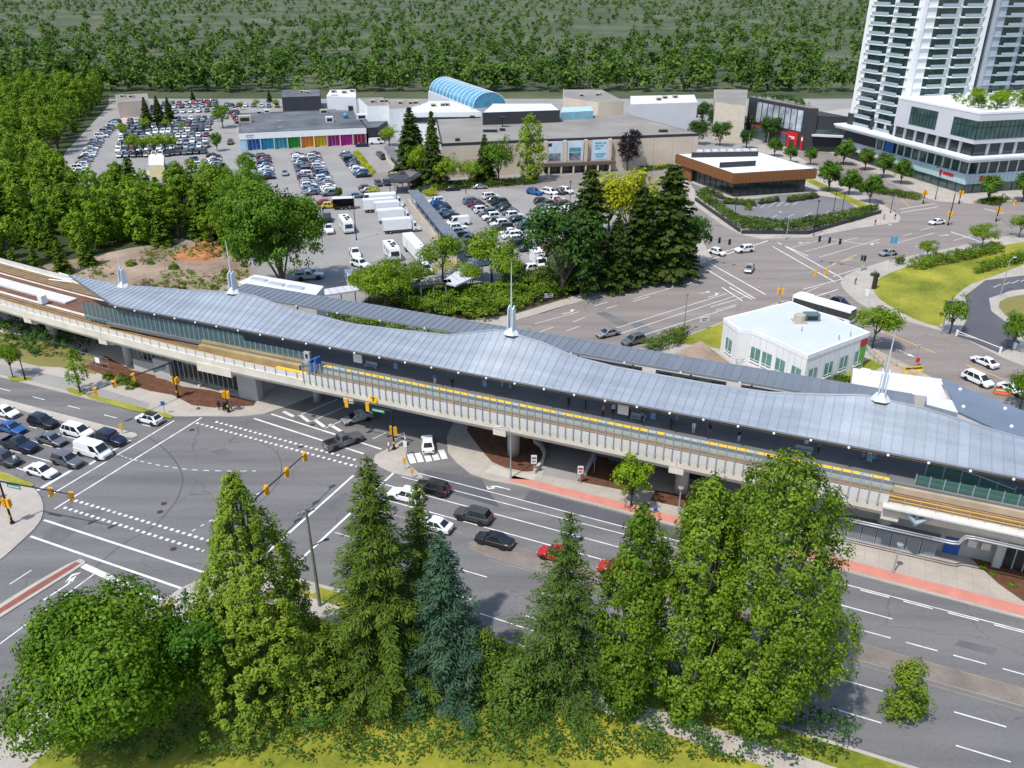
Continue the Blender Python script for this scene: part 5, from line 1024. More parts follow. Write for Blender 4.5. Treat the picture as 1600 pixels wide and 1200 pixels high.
p = at(648,389,1.8); t = thing('cargo_trailer', 'long white cargo trailer beside the motor home by the walkway', 'trailer', (p.x,p.y,.02), rad(-70), GT)
MB().bb(-7.0,7.0,-1.25,1.25,1.0,3.9).build('cargo_box', M_BOX, t); MB().bb(-6.95,6.95,-1.2,1.2,3.9,3.94).build('box_roof', M_TOPG, t); MB().bb(-7,7,-.5,.5,.6,1).build('chassis', M_TRIM, t); MB().bb(-3,-2,-1.27,-1.25,1.3,3.2).build('side_door', M_TOPG, t); wheels(t,(-5.4,-4.3),2.5)
p = at(594,306,1.2); t = thing('flatbed_trailer', 'low blue and white flatbed trailer behind the stacked trucks', 'trailer', (p.x,p.y,.02), rad(14), GT)
MB().bb(-4.8,4.8,-1.2,1.2,.9,1.1).build('deck', M_TOPG, t); MB().bb(-4.8,4.8,-1.22,-1.16,1.1,1.9).bb(-4.8,4.8,1.16,1.22,1.1,1.9).build('side_rail', PAINT['navy'], t); MB().bb(-4.6,4.6,-1.0,1.0,1.1,2.0).build('load', M_BOX, t); wheels(t,(-3.6,-2.6),2.4,.4)
p = at(537,320,1.2); t = thing('stage_trailer', 'black open stage trailer beside the red car', 'trailer', (p.x,p.y,.02), rad(10), GT)
MB().bb(-3,3,-1.2,1.2,.7,.9).build('deck', M_TRIM, t); MB().bb(-3,3,1.1,1.2,.9,3.2).bb(-3,-2.9,-1.2,1.1,.9,3.2).bb(2.9,3,-1.2,1.1,.9,3.2).build('wall', M_TRIM, t); MB().bb(-3.1,3.1,-1.3,1.3,3.2,3.3).build('roof', M_TOPG, t); wheels(t,(-.6,.6),2.4,.38)
p = at(511,340,1.0); t = thing('utility_trailer', 'dark utility trailer hitched behind the white crew cab truck', 'trailer', (p.x,p.y,.02), rad(-70), GT)
MB().bb(-2.2,2.2,-1.1,1.1,.6,.75).build('deck', M_TRIM, t); MB().bb(-2.2,.2,-1.1,1.1,.75,2.3).build('box', PAINT['grey'], t); MB().bb(.4,2.1,-1.0,1.0,.75,1.5).build('load', PAINT['charcoal'], t); wheels(t,(-.5,.4),2.2,.35)
def motorhome(px, py, ang, L, label):
    p = at(px, py, 1.7); t = thing('motor_home', label, 'motor home', (p.x,p.y,.02), rad(ang), GT); w = 2.45; h = L/2
    cb = MB().ext([(-h,.5),(h-.2,.5),(h,.9),(h,1.5),(h-.35,2.6),(h-.5,3.25),(-h,3.25)], -w/2, w/2); cb.v = [(y,x,z) for x,y,z in cb.v]; cb.build('body', M_BOX, t)
    MB().poly([(h+.02,-w/2+.2,1.6),(h+.02,w/2-.2,1.6),(h-.32,w/2-.25,2.6),(h-.32,-w/2+.25,2.6)]).build('windshield', M_CGLASS, t, fix=False)
    for x in (-h*.55,0,h*.45):
        MB().bb(x-.5,x+.5,-.35,.35,3.25,3.42).build('roof_hatch', M_TRIM, t)
        for sy in (-1,1): MB().bb(x-.6,x+.6,sy*w/2,sy*(w/2+.02),1.7,2.5).build('side_window', M_CGLASS, t)
    MB().bb(-h*.3,h*.2,.5,.95,3.25,3.5).build('awning', M_TRIM, t); MB().bb(-h,h-.5,-w/2-.012,-w/2,.9,1.15).bb(-h,h-.5,w/2,w/2+.012,.9,1.15).build('stripe', PAINT['beige'], t); wheels(t,(-h+2.0,h-1.4),w,.42)
motorhome(541,350,-70,8.4,'white motor home next to the tall lamp post in the truck lot'); motorhome(612,392,-70,8.0,'white motor home with dark roof hatches in front of the stacked trucks')
# bus
p = at(1287,482,1.6); t = thing('city_bus', 'white city bus with dark windows passing behind the clinic', 'bus', (p.x,p.y,.02), rad(-47)); L, w = 12.2, 2.55; h = L/2
MB().bb(-h,h-.1,-w/2,w/2,.35,3.05).build('body', M_BOX, t); MB().bb(-h+.1,h-.2,-w/2+.12,w/2-.12,3.05,3.18).bb(-h+.6,-h+3.4,-w/2+.3,w/2-.3,3.18,3.4).build('roof', M_BOX, t)
MB().bb(-h+.2,h-.1,-w/2-.02,w/2+.02,1.25,2.55).build('window_band', M_CGLASS, t)
for i in range(8): MB().bb(-h+.9+i*1.4,-h+.98+i*1.4,-w/2-.035,w/2+.035,1.25,2.55).build('window_pillar', M_TRIM, t)
MB().poly([(h-.05,-w/2+.1,1.0),(h-.05,w/2-.1,1.0),(h-.09,w/2-.12,2.7),(h-.09,-w/2+.12,2.7)]).build('windshield', M_CGLASS, t, fix=False)
MB().bb(h-.1,h-.06,-w/2+.4,w/2-.4,2.72,2.98).build('destination_display', M_TRIM, t); MB().bb(-1,5,-w/2-.025,w/2+.025,.4,.95).build('lower_panel', M_TRIM, t)
for sy in (-1,1): MB().bb(h-.1,h-.04,sy*(w/2-.5),sy*(w/2-.15),.6,.85).build('headlight', M_HEAD, t)
wheels(t,(-h+2.6,h-2.4),w,.48)
for px, py, sx in ((1427,578,3.4),(1566,613,2.4)):
    p = at(px, py, .4); t = thing('barrier', 'yellow and black plastic barrier on the station forecourt' if px<1500 else 'orange plastic barrier lying by the parked white sedan', 'barrier', (p.x,p.y,.14), rad(8 if px<1500 else -18))
    MB().ext([(-.3,0),(.3,0),(.12,.35),(.08,.9),(-.08,.9),(-.12,.35)], -sx/2, sx/2).build('body', PAINT['yellow'] if px<1500 else mat('barrier_orange',(.55,.12,.03),.6,var=.1), t)
    MB().bb(-sx/2+.2,sx/2-.2,-.13,-.1,.5,.72).build('stripe', M_TRIM if px<1500 else M_WHITE, t)
# ---------------------------------------------------------------- buildings
M_BEIGE = mat('beige_render', (.54,.455,.36), .85, var=.13, scale=.12, fine=1.5); M_GRAVEL = mat('gravel_roof', (.24,.225,.20), .95, var=.2, scale=.08, fine=.8); M_TAR = mat('tar_roof', (.085,.092,.105), .9, var=.3, scale=.1, fine=.7, col2=(.16,.17,.185))
M_WOODC = mat('timber_cladding', (.20,.085,.03), .7, var=.25, scale=1.2, fine=6); M_DGREY = mat('charcoal_panel', (.035,.037,.043), .6, var=.1, scale=.4); M_LGREY = mat('light_panel', (.53,.535,.56), .6, var=.05, scale=.3); M_AQUA = mat('aqua_glass_panel', (.42,.56,.58), .25, .1, var=.12, scale=.6)
M_WGLASS = mat('office_glass', (.03,.075,.07), .1, 0, var=.5, scale=.35, fine=2, spec=.8); M_RED = mat('shop_red', (.55,.015,.015), .5, var=.08); M_HVAC = mat('roof_plant', (.42,.38,.30), .6, var=.15, scale=2)
def blk(name, label, cat, px, z1, mw, mr, z0=0.0, group=None, par=None, inset=None):
    """building block from roof corners measured at height z1"""
    P_ = [at(x,y,z1) for x,y in px]; c = sum(P_, Vector())/len(P_); t = thing(name, label, cat, (c.x,c.y,0), 0, group) if par is None else par
    o = Vector((t.location.x,t.location.y,0)); pts = [((p-o).x,(p-o).y) for p in P_]
    MB().prism(pts, z0, z1, 0).build('wall', mw, t); cx = sum(p[0] for p in pts)/len(pts); cy = sum(p[1] for p in pts)/len(pts)
    ins = [(cx+(x-cx)*.985, cy+(y-cy)*.985) for x,y in pts]; MB().prism(ins, z1-.3, z1+.03).build('roof', mr, t)
    return t, pts
def local(a, b):
    A, B = at(*a), at(*b); d = B-A; return A, math.atan2(d.y,d.x), math.hypot(d.x,d.y)
def plantbox(t, x, y, z, sx, sy, sz, m=None, name='roof_unit'):
    o = MB().bb(x-sx/2,x+sx/2,y-sy/2,y+sy/2,z,z+sz).build(name, m or M_HVAC, t); MB().bb(x-sx*.35,x+sx*.35,y-sy/2-.03,y-sy/2,z+sz*.2,z+sz*.75).build('grille', M_TRIM, o); return o
# rainbow shop
A, an, ln = local((377,236),(574,226)); t = thing('rainbow_shop', 'low shop with dark roof, white fascia and rainbow coloured bays', 'building', (A.x,A.y,0), an)
h = 6.5; dp = (at(470,173,h)-at(470,205,h)).length*.97
MB().bb(0,ln,1.5,dp,0,h-.6).build('wall', M_LGREY, t); MB().bb(.2,ln-.2,.5,dp-.2,h-.6,h-.2).build('roof', M_TAR, t); MB().bb(0,ln,0,.4,4.2,h).build('fascia', M_WHT, t); MB().bb(0,.3,.4,dp,h-.7,h).bb(ln-.3,ln,.4,dp,h-.7,h).bb(.3,ln-.3,dp-.3,dp,h-.7,h).bb(0,ln,-.02,.44,h,h+.14).build('parapet', M_TAR, t)
bays = [((.02,.10,.35),'royal blue'),((.03,.28,.48),'sky blue'),((.03,.30,.36),'turquoise'),((.02,.30,.03),'green'),((.72,.20,.01),'orange'),((.70,.45,.02),'yellow'),((.30,.01,.14),'plum'),((.48,.02,.25),'magenta'),((.38,.01,.06),'crimson')]
x0 = 2.4; bw = (ln-x0-.4)/9
for i, (c, nm) in enumerate(bays):
    o = MB().bb(x0+i*bw+.25,x0+(i+1)*bw-.25,1.2,1.5,0,4.2).build('shop_bay', mat('bay_'+nm.replace(' ','_'), c, .5, var=.12, scale=.5), t); o['label'] = nm+' shop bay'
    MB().bb(x0+i*bw-.18,x0+i*bw+.22,.05,1.5,0,4.2).build('pier', mat('pier_'+nm.replace(' ','_'), [min(.8,v*.5+.38) for v in c], .6, var=.05), t)
    for k in range(3): MB().bb(x0+i*bw+.6+k*1.3,x0+i*bw+.68+k*1.3,1.14,1.2,0,4.0).build('window_mullion', M_DARK if i%2 else M_WHT, t)
MB().bb(0,x0-.3,.2,1.5,0,4.2).build('corner_glazing', mat('pale_blue_panel',(.35,.55,.66),.4,var=.2), t)
for dx, rx in ((3.2,.75),(4.6,.75)):
    MB().tube([(dx+rx*math.cos(w_),-.05,5.35+.42*math.sin(w_)) for w_ in np.linspace(0,2*PI*.85,16)], .09, 5).build('emblem', mat('emblem_grey',(.22,.25,.24),.5,var=0), t)
for px, py, sx, sy, sz, m_ in ((383,190,5,3,2.6,None),(405,177,2.4,2,1.2,None),(417,175,2.4,2,1.2,M_MEMB),(506,176,3.2,2.4,1.6,None),(515,190,3,2.4,2.2,M_MEMB),(565,185,4,3,2,M_MEMB),(548,172,2,2,2,M_DGREY),(437,188,2,4,.12,M_WORN),(438,198,2,4,.12,M_WORN)):
    p = at(px,py,h)-A; plantbox(t, p.x*math.cos(an)+p.y*math.sin(an), -p.x*math.sin(an)+p.y*math.cos(an), h-.2, sx, sy, sz, m_)
p = at(540,181,h+.8)-A; o = MB().lathe((0,0,0), [(.01,-1.2),(.85,-.85),(1.2,0),(.85,.85),(.01,1.2)], 14).build('blue_tank', mat('tank_blue',(.05,.24,.42),.4,var=.1), t, True); o.location = (p.x*math.cos(an)+p.y*math.sin(an), -p.x*math.sin(an)+p.y*math.cos(an), h+1)
blk('shop_annex', 'grey annex at the end of the rainbow shop with a white parapet', 'building', [(574,200),(590,199),(600,192),(612,185),(585,178),(560,182)], 6.0, M_DGREY, M_TAR)
# mall
h = 10.8; t, pts = blk('shopping_mall', 'long beige mall with gravel roof, three large posters and a dark entrance', 'building', [(690,226),(850,219),(1092,210),(982,181),(800,184),(682,188)], h, M_BEIGE, M_GRAVEL)
o0 = Vector((t.location.x,t.location.y,0)); a0, b0 = Vector((pts[1][0],pts[1][1],0)), Vector((pts[2][0],pts[2][1],0))
an = math.atan2((b0-a0).y,(b0-a0).x); dv = (b0-a0).normalized(); nv = Vector((dv.y,-dv.x,0))
def onwall(px, z):        # distance along the front wall seen at that column
    best = 0; lo, hi = -30, (b0-a0).length
    for k in range(400):
        q = lo+(hi-lo)*k/400; p = o0+a0+dv*q; r = Vector((p.x,p.y,z-CAM_H)); zc = r.y*CT-r.z*ST
        if 800+FOC*r.x/zc < px: best = q
    return best
def wallbox(par, name, q0, q1, z0, z1, m, off=.02, th=.2):
    c = a0+dv*((q0+q1)/2)+nv*(off+th/2); return MB().box((c.x,c.y,(z0+z1)/2),(q1-q0,th,z1-z0),an).build(name, m, par)
for k, px in enumerate((866,897,937)):
    q = onwall(px, 7); wallbox(t,'poster_frame',q-3.0,q+3.0,3.6,10.4,M_LGREY,.6,.5)
    po = wallbox(t,'poster',q-2.4,q+2.4,4.0,10.1,mat('poster_pale',(.50,.60,.66),.6,var=.15,scale=.5),1.12,.05)
    if k < 2: wallbox(po,'poster_print',q-2.0,q+2.0,4.2,6.6,mat('poster_dark',(.06,.09,.13),.6,var=.9,scale=.7,fine=3,col2=(.35,.38,.42)),1.2,.03); wallbox(po,'poster_print',q-2.2,q-1.0,8.9,9.9,mat('poster_navy',(.03,.03,.06),.6,var=.1),1.2,.03) if k == 0 else wallbox(po,'poster_print',q-2.0,q+2.0,6.9,8.2,mat('poster_teal',(.08,.24,.30),.6,var=.4,scale=.8),1.2,.03)
    else:
        for j, (u0,u1,z) in enumerate(((-2,.4,9.2),(.8,1.8,9.2),(-2,-.6,8.3),(-.2,1.0,8.3),(-2,.0,7.4),(-1.8,1.8,5.6),(-1.6,1.2,4.8))): wallbox(po,'poster_print',q+u0,q+u1,z,z+.5,mat('poster_blue',(.10,.38,.52),.6,var=.1),1.2,.03)
for px in (852,882,914,952): q = onwall(px, 6); wallbox(t,'pilaster',q-.5,q+.5,2.8,10.6,M_BEIGE,.02,1.4)
q0, q1 = onwall(846,2), onwall(958,2); wallbox(t,'entrance_canopy',q0,q1,2.6,3.6,mat('brown_canopy',(.13,.09,.06),.8,var=.1),.02,3.0); wallbox(t,'entrance_glass',q0+1,q1-1,.1,2.6,M_DGLASS,.02,.3)
for k in range(6): q = q0+2+(q1-q0-4)*k/5; wallbox(t,'entrance_column',q-.25,q+.25,.1,2.6,M_BEIGE,2.4,.5)
wallbox(t,'wall_panel',onwall(1040,8)-1.2,onwall(1040,8)+1.2,8.2,10.9,mat('rust_panel',(.30,.12,.05),.8,var=.2),-.6,.4)
for k in range(1,9): q = onwall(960,6)+k*7.0; wallbox(t,'wall_joint',q-.06,q+.06,.2,h-.2,mat('joint_tan',(.40,.33,.26),.9,var=.05),.0,.04)
MB().prism([(x*1.002,y*1.002) for x,y in pts], h-.5, h+.35).build('coping', M_DGREY, t)
MB().prism([(x*.99,y*.99) for x,y in pts], h+.2, h+.37).build('roof_gravel', M_GRAVEL, t)
for px, py, sx in ((785,206,2.0),(766,208,5),(715,222,1.5),(738,186,2),(1036,208,3)): p = at(px,py,h)-o0; plantbox(t,p.x,p.y,h+.37,sx,1.4,.8,M_DGREY)
p = at(785,200,h)-o0; MB().tube([(p.x,p.y,h),(p.x,p.y,h+3)],.25,6).lathe((p.x,p.y,h+3.2),[(.1,0),(1.5,.5),(1.6,.7)],10).build('satellite_dish', M_DGREY, t)
t, _ = blk('mall_clerestory', 'grey roof storey of the mall with pale windows beside the glass vault', 'building', [(754,176),(875,172),(862,162),(770,162)], 15.5, M_DGREY, M_MEMB, 10)
for k in range(2): 
    a_, b_ = at((790,842)[k],180,13.5), at((822,868)[k],179,13.5); c = (a_+b_)/2-t.location; MB().box((c.x,c.y-.5,13.2),((b_-a_).length,.3,2.6),math.atan2((b_-a_).y,(b_-a_).x)).build('window', mat('sky_window',(.20,.30,.36),.1,.1,var=.1), t)
t, _ = blk('skylight_pavilion', 'pale blue glazed skylight standing on the mall roof', 'building', [(876,176),(927,173),(924,166),(878,168)], 14, mat('skyblue_glass',(.22,.42,.50),.15,.1,var=.2,scale=.5), mat('skyblue_roof',(.35,.55,.62),.2,.1,var=.2), 10)
for k in range(7): p = at(879+k*7.5,178,12.5)-t.location; MB().box((p.x,p.y-.3,12.4),(.35,.3,3.6)).build('mullion', M_WHT, t)
# barrel vault
p = at(765,170,10.8); t = thing('glass_vault', 'blue glass barrel vault rising from the mall roof', 'building', (p.x,p.y,0), rad(112)); V = 7.2
MB().bb(0,60,-V-.8,V+.8,0,11.5).build('base_block', M_LGREY, t)
for j in range(10):
    a1, a2 = PI*j/10, PI*(j+1)/10; MB().poly([(0,V*math.cos(a1),11.5+V*.8*math.sin(a1)),(60,V*math.cos(a1),11.5+V*.8*math.sin(a1)),(60,V*math.cos(a2),11.5+V*.8*math.sin(a2)),(0,V*math.cos(a2),11.5+V*.8*math.sin(a2))]).build('glass_panel', mat('vault_glass',(.10,.30,.44),.12,.1,var=.25,scale=.4), t)
for x in range(0,61,5): MB().tube([(x,V*1.01*math.cos(w_),11.5+V*.81*math.sin(w_)) for w_ in np.linspace(0,PI,13)], .14, 5).build('rib', M_WHT, t)
MB().poly([(-.05,V*math.cos(w_),11.5+V*.8*math.sin(w_)) for w_ in np.linspace(0,PI,13)]).build('end_wall', MATS['vault_glass'], t)
for px, z, mw, mr, lb in (([(574,166),(607,165),(598,152),(560,153)],12,M_WHT,M_GRAVEL,'white cubic mall block nearest the rainbow shop'), ([(608,171),(634,169),(668,158),(640,155),(606,160)],11.5,M_WHT,M_GRAVEL,'second white mall block behind the conifers'), ([(640,176),(752,175),(716,158),(636,158)],11,M_WHT,M_MEMB,'long white-roofed mall wing with a dark strip window'), ([(510,150),(556,152),(556,140),(516,140)],12,M_LGREY,M_MEMB,'white wall block with a blue column behind the rainbow shop'),
    ([(880,152),(935,160),(975,158),(940,140),(880,140)],10,M_BEIGE,M_GRAVEL,'beige mall wing behind the skylight'), ([(985,163),(1090,160),(1085,148),(985,150)],13,M_LGREY,M_MEMB,'pale retail box beyond the mall trees'), ([(183,160),(232,156),(230,146),(180,148)],7,M_BEIGE,M_GRAVEL,'tan low building at the far end of the packed car park'), ([(440,152),(500,150),(500,140),(440,141)],7,M_DGREY,M_TAR,'dark low building beyond the rainbow shop')):
    t, pts = blk('mall_block' if 'mall' in lb else 'low_building', lb, 'building', px, z, mw, mr)
    for k in range(3): plantbox(t, random.uniform(-6,6), random.uniform(-4,4), z, 2.2, 1.8, 1.2, M_HVAC)
    if 'strip' in lb: c = (Vector(pts[0]+(0,))+Vector(pts[1]+(0,)))/2; dd = Vector(pts[1]+(0,))-Vector(pts[0]+(0,)); MB().box((c.x,c.y-.1,8.2),(dd.length*.98,.3,2.0),math.atan2(dd.y,dd.x)).build('strip_window', M_DGLASS, t)
    if 'blue' in lb: q = at(524,160,9)-t.location; MB().bb(q.x-1.6,q.x+1.6,q.y-1,q.y+.5,0,12.2).build('blue_column', M_BLUE, t)
t, _ = blk('gate_hut', 'pale yellow hut with a grey lean-to at the packed car park', 'hut', [(232,258),(256,258),(256,242),(232,242)], 4.2, mat('hut_yellow',(.60,.52,.30),.8,var=.1), M_MEMB)
MB().bb(-1.5,.0,-7,-6.9,.8,2.0).build('hut_sign', M_WHT, t); MB().bb(3.9,5.2,-4,4,0,3.2).build('lean_to', M_TAR, t)
psheet('forecourt', [(182,210),(190,178),(204,172),(214,196),(196,208)], .012, mat('pink_forecourt',(.50,.40,.36),.9,var=.1))
# brown pavilion
zt = 7.4; P4 = [at(x,y,zt) for x,y in ((1056,241),(1146,272),(1277,264),(1186,238))]; c = sum(P4,Vector())/4; t = thing('timber_pavilion', 'low pavilion with a timber clad fascia, white roof and dark glass walls', 'building', (c.x,c.y,0))
pts = [((p-c).x,(p-c).y) for p in P4]; MB().prism(pts, 4.5, zt).build('timber_fascia', M_WOODC, t); MB().prism([(x*.985,y*.985) for x,y in pts], zt-.2, zt+.12).build('coping', M_DGREY, t); MB().prism([(x*.965,y*.965) for x,y in pts], zt-.1, zt+.135).build('roof', mat('white_roof',(.68,.70,.72),.7,var=.06,scale=.2), t)
gp = [(x*.86,y*.86) for x,y in pts]; MB().prism(gp, 0, 4.5).build('glass_wall', M_DGLASS, t); MB().prism([(x*.98,y*.98) for x,y in pts], .05, .25).build('terrace', M_CONC, t)
for i in range(4):
    a_, b_ = Vector(gp[i]), Vector(gp[(i+1)%4])
    for k in range(9): q = a_.lerp(b_,k/9); MB().box((q.x*1.005,q.y*1.005,2.3),(.16,.16,4.4)).build('mullion', M_DGREY, t)
a_, b_ = Vector(pts[0]), Vector(pts[1])
for i in range(2):
    A2, B2 = Vector(pts[i]), Vector(pts[i+1]); L2 = (B2-A2).length; nb = int(L2/1.1)
    bmsh = MB().bb(-.5,.5,-.05,.05,0,2.75).mesh('fascia_board', M_WOODC)
    for k in range(nb): q = A2.lerp(B2,(k+.5)/nb)*1.004; inst('fascia_board', bmsh, t, (q.x,q.y,4.55), math.atan2((B2-A2).y,(B2-A2).x))
q = a_.lerp(b_,.15)*.93; MB().box((q.x,q.y,2.2),(6,.6,4.4),math.atan2((b_-a_).y,(b_-a_).x)).build('timber_wall', M_WOODC, t)
for (s0,s1) in (((1080,247),(1184,245)),((1124,263),(1180,260))):
    u, v = at(*s0,zt)-c, at(*s1,zt)-c; MB().box(((u+v).x/2,(u+v).y/2,zt+.9),((v-u).length,.3,1.7),math.atan2((v-u).y,(v-u).x)).build('roof_screen', M_DGREY, t)
for k in range(8): u = at(1094+k*12,244-k*.3,zt)-c; MB().box((u.x,u.y+1.4,zt+.9),(1.6,1.6,1.5)).build('roof_unit', M_MEMB, t)
for s0, s1 in (((1128,318),(1182,323)),((1186,320),(1216,315)),((1230,317),(1278,309)),((1098,300),(1130,312))):
    u, v = at(*s0), at(*s1); thing_ = MB().box(((u+v).x/2,(u+v).y/2,.45),((v-u).length,1.2,.7),math.atan2((v-u).y,(v-u).x)).build('planter', M_DGREY); tag(thing_, {1128:'black planter left of the pavilion entrance',1186:'black planter in the middle of the pavilion front',1230:'long black planter below the pavilion eave',1098:'black planter beside the pavilion side wall'}[s0[0]], 'planter', 'pavilion planters')
for a_, b_, lb in (((1086,314),(1156,364),'low dark retaining wall along the pavilion drive'),((1158,366),(1262,367),'dark retaining wall below the hedge at the corner'),((1262,367),(1376,334),'dark retaining wall below the hedge towards the boulevard')):
    u, v = at(*a_), at(*b_); tag(MB().box(((u+v).x/2,(u+v).y/2,.6),((v-u).length,.25,1.0),math.atan2((v-u).y,(v-u).x)).build('retaining_wall', M_DGREY), lb, 'wall', 'dark retaining walls')
# charcoal retail building
zt = 15.5; A2, B2, C2 = at(1171,151,zt), at(1264,169,zt), at(1335,172,zt); t = thing('charcoal_building', 'charcoal retail building with a glazed screen and red shopfront', 'building', (B2.x,B2.y,0)); o = Vector((B2.x,B2.y,0)); u = (A2-B2); u.z=0; v = (C2-B2); v.z=0; D2 = u+v
MB().prism([(0,0),(u.x,u.y),(D2.x,D2.y),(v.x*.22,v.y*.22)], 0, zt).build('wall', M_DGREY, t); MB().prism([(x*.98,y*.98) for x,y in ((0,0),(u.x,u.y),(D2.x,D2.y),(v.x*.22,v.y*.22))], zt-.2, zt+.2).build('roof', M_GRAVEL, t)
MB().prism([(v.x*.22,v.y*.22+1),(v.x,v.y+1),(v.x+u.x*.5,v.y+u.y*.5),(v.x*.22+u.x*.5,v.y*.22+u.y*.5)], 0, 12.8).build('side_wing', M_DGREY, t)
ud = u.normalized(); L2 = u.length; an2 = math.atan2(u.y,u.x); un = Vector((-ud.y,ud.x,0))
if un.dot(Vector((-1,-.2,0))) < 0: un = -un
def onface(name, f0, f1, z0, z1, m, off=.05, th=.12, par=None):
    q = ud*L2*(f0+f1)/2+un*(off+th/2); return MB().box((q.x,q.y,(z0+z1)/2),(L2*abs(f1-f0),th,z1-z0),an2).build(name, m, par or t)
for k in range(8): f = .07+k*.098; onface('display_window', f, f+.08, 6.6, 14.2, mat('display_screen',(.30,.36,.42),.2,.1,var=.5,scale=.25,fine=1.2,col2=(.62,.66,.7)))
onface('shop_band', .16,.9,4.6,5.2,mat('band_pink',(.50,.05,.10),.5,var=.1)); onface('shop_glazing', .28,.9,.2,4.5,mat('shop_glass',(.08,.11,.12),.1,0,var=.3,spec=.8)); r = onface('shop_portal', .10,.26,.1,6.0,M_RED,.1,.3)
for z, w_ in ((4.0,.09),(3.5,.05)): onface('portal_sign', .14,.14+w_,z,z+.35,M_WHT,.45,.05,r)
onface('portal_door', .14,.22,.1,3.0,M_DGLASS,.42,.05,r); rp2 = onface('red_banner', .01,.04,.1,5.4,M_RED,.2,.1); onface('banner_disc', .012,.035,3.6,4.8,M_WHT,.33,.04,rp2)
q = v*.5; vd = v.normalized(); MB().box((q.x,q.y-.2,6.0),(v.length*.7,2.5,.6),math.atan2(v.y,v.x)).build('canopy', M_LGREY, t); MB().box((q.x,q.y+.8,2.6),(v.length*.62,.3,5.0),math.atan2(v.y,v.x)).build('dark_entrance', M_DARK, t); MB().box((q.x,q.y+.9,7.2),(v.length*.6,.3,1.6),math.atan2(v.y,v.x)).build('clerestory', M_WGLASS, t)
tag(hedge('roof_garden', [((o+Vector(w_)).x,(o+Vector(w_)).y) for w_ in (tuple(v*.06+u*.1),tuple(v*.2+u*.1),tuple(D2*.9),tuple(u*.9))], 1.5, L_DK, dens=6, lsz=.5, z=zt), 'dark roof garden on the charcoal building', 'garden', None, 'stuff')
# podium and towers at the right
cn_ = at(1503,304); t = thing('podium_building', 'white and glass podium building with wrapped corner windows and red signs', 'building', (cn_.x,cn_.y,0), rad(15)); LX, LY = 60.0, 62.0
MB().bb(.6,LX,.6,LY,0,15.3).build('core', M_DGREY, t); MB().bb(.0,LX,.0,LY,3.0,6.0).build('band', M_LGREY, t)
pm1 = MB().bb(-.7,.7,-.05,.05,0,2.96).mesh('band_panel', M_AQUA)
for k in range(38): inst('band_panel', pm1, t, (.8+k*1.52,-.06,3.02)); 
for k in range(26): inst('band_panel', pm1, t, (-.06,.8+k*1.52,3.02), PI/2)
gw = MB().bb(-1.6,1.6,-.06,.06,0,3.4).mesh('window', M_WGLASS); gm2 = MB().bb(-1.6,1.6,-.06,.06,0,2.9).mesh('shop_window', mat('shopfront_glass',(.05,.09,.09),.1,0,var=.4,scale=.5,spec=.8)); gd = MB().bb(-2.2,2.2,-.06,.06,0,3.3).mesh('window', M_DGLASS)
for k in range(16):
    if 3.6*k+2 < LX: inst('window', gw if k > 8 else gd, t, (2+3.6*k,.52,6.3)); inst('shop_window', gm2, t, (2+3.6*k,.52,.1)); inst('column', MB().bb(-.25,.25,-.2,.2,0,3.9).mesh('column', M_LGREY), t, (.15+3.6*k+(.2 if k else .25),.45,6.05))
    if 3.6*k+2 < 42: inst('window', gw, t, (.52,2+3.6*k,6.3), PI/2); inst('shop_window', gm2, t, (.52,2+3.6*k,.1), PI/2); inst('column', MB().bb(-.25,.25,-.2,.2,0,3.9).mesh('column', M_LGREY), t, (.42,3.8+3.6*k,6.05))
MB().bb(-2.6,LX,-2.6,LY+2,10.1,10.9).bb(-3.2,LX,-3.2,LY+2,10.9,11.5).build('ledge', M_WHT, t)
for k in range(12):
    inst('window', gd, t, (3+5*k,.52,11.7)); inst('pier', MB().bb(-.5,.5,-.3,.3,0,3.9).mesh('pier', M_LGREY), t, (5.5+5*k,.4,11.5))
    if k < 9: inst('window', gd, t, (.52,3+5*k,11.7), PI/2); inst('pier', MB().bb(-.3,.3,-.5,.5,0,3.9).mesh('pier', M_LGREY), t, (.4,5.5+5*k,11.5))
MB().bb(-1.8,LX,-1.8,34,15.3,24).build('upper_block', M_LGREY, t); MB().bb(-1.9,LX,-1.9,34.1,23.7,24.3).build('coping', M_WHT, t)
def bigwin(x0, x1, y0, y1, z0, z1):
    if abs(x1-x0) > abs(y1-y0):
        o = MB().bb(x0,x1,-1.9,-1.82,z0,z1).build('corner_window', M_WGLASS, t); n_ = int(abs(x1-x0)/1.5)
        for k in range(n_+1): MB().bb(x0+(x1-x0)*k/n_-.07,x0+(x1-x0)*k/n_+.07,-1.98,-1.9,z0,z1).build('mullion', M_TRIM, o)
        MB().bb(x0,x1,-1.97,-1.9,(z0+z1)/2+.8,(z0+z1)/2+.92).build('transom', M_TRIM, o)
    else:
        o = MB().bb(-1.9,-1.82,y0,y1,z0,z1).build('corner_window', M_WGLASS, t); n_ = int(abs(y1-y0)/1.5)
        for k in range(n_+1): MB().bb(-1.98,-1.9,y0+(y1-y0)*k/n_-.07,y0+(y1-y0)*k/n_+.07,z0,z1).build('mullion', M_TRIM, o)
        MB().bb(-1.97,-1.9,y0,y1,(z0+z1)/2+.8,(z0+z1)/2+.92).build('transom', M_TRIM, o)
bigwin(-1.8,19,0,0,16.6,21.8); bigwin(0,0,-1.8,8,16.6,21.8); bigwin(0,0,15,27,16.8,22.2)
for (x0, x1, onx) in ((5,10.5,1),(20,24,1)):
    s_ = MB().bb(x0,x0+1.1,-.22,-.12,3.7,5.4).build('shop_sign', M_RED, t)
    for k in range(6): MB().bb(x0+1.4+k*.7,x0+1.95+k*.7,-.22,-.12,4.3,5.2 if k%2 else 5.0).build('sign_letter', M_RED, s_)
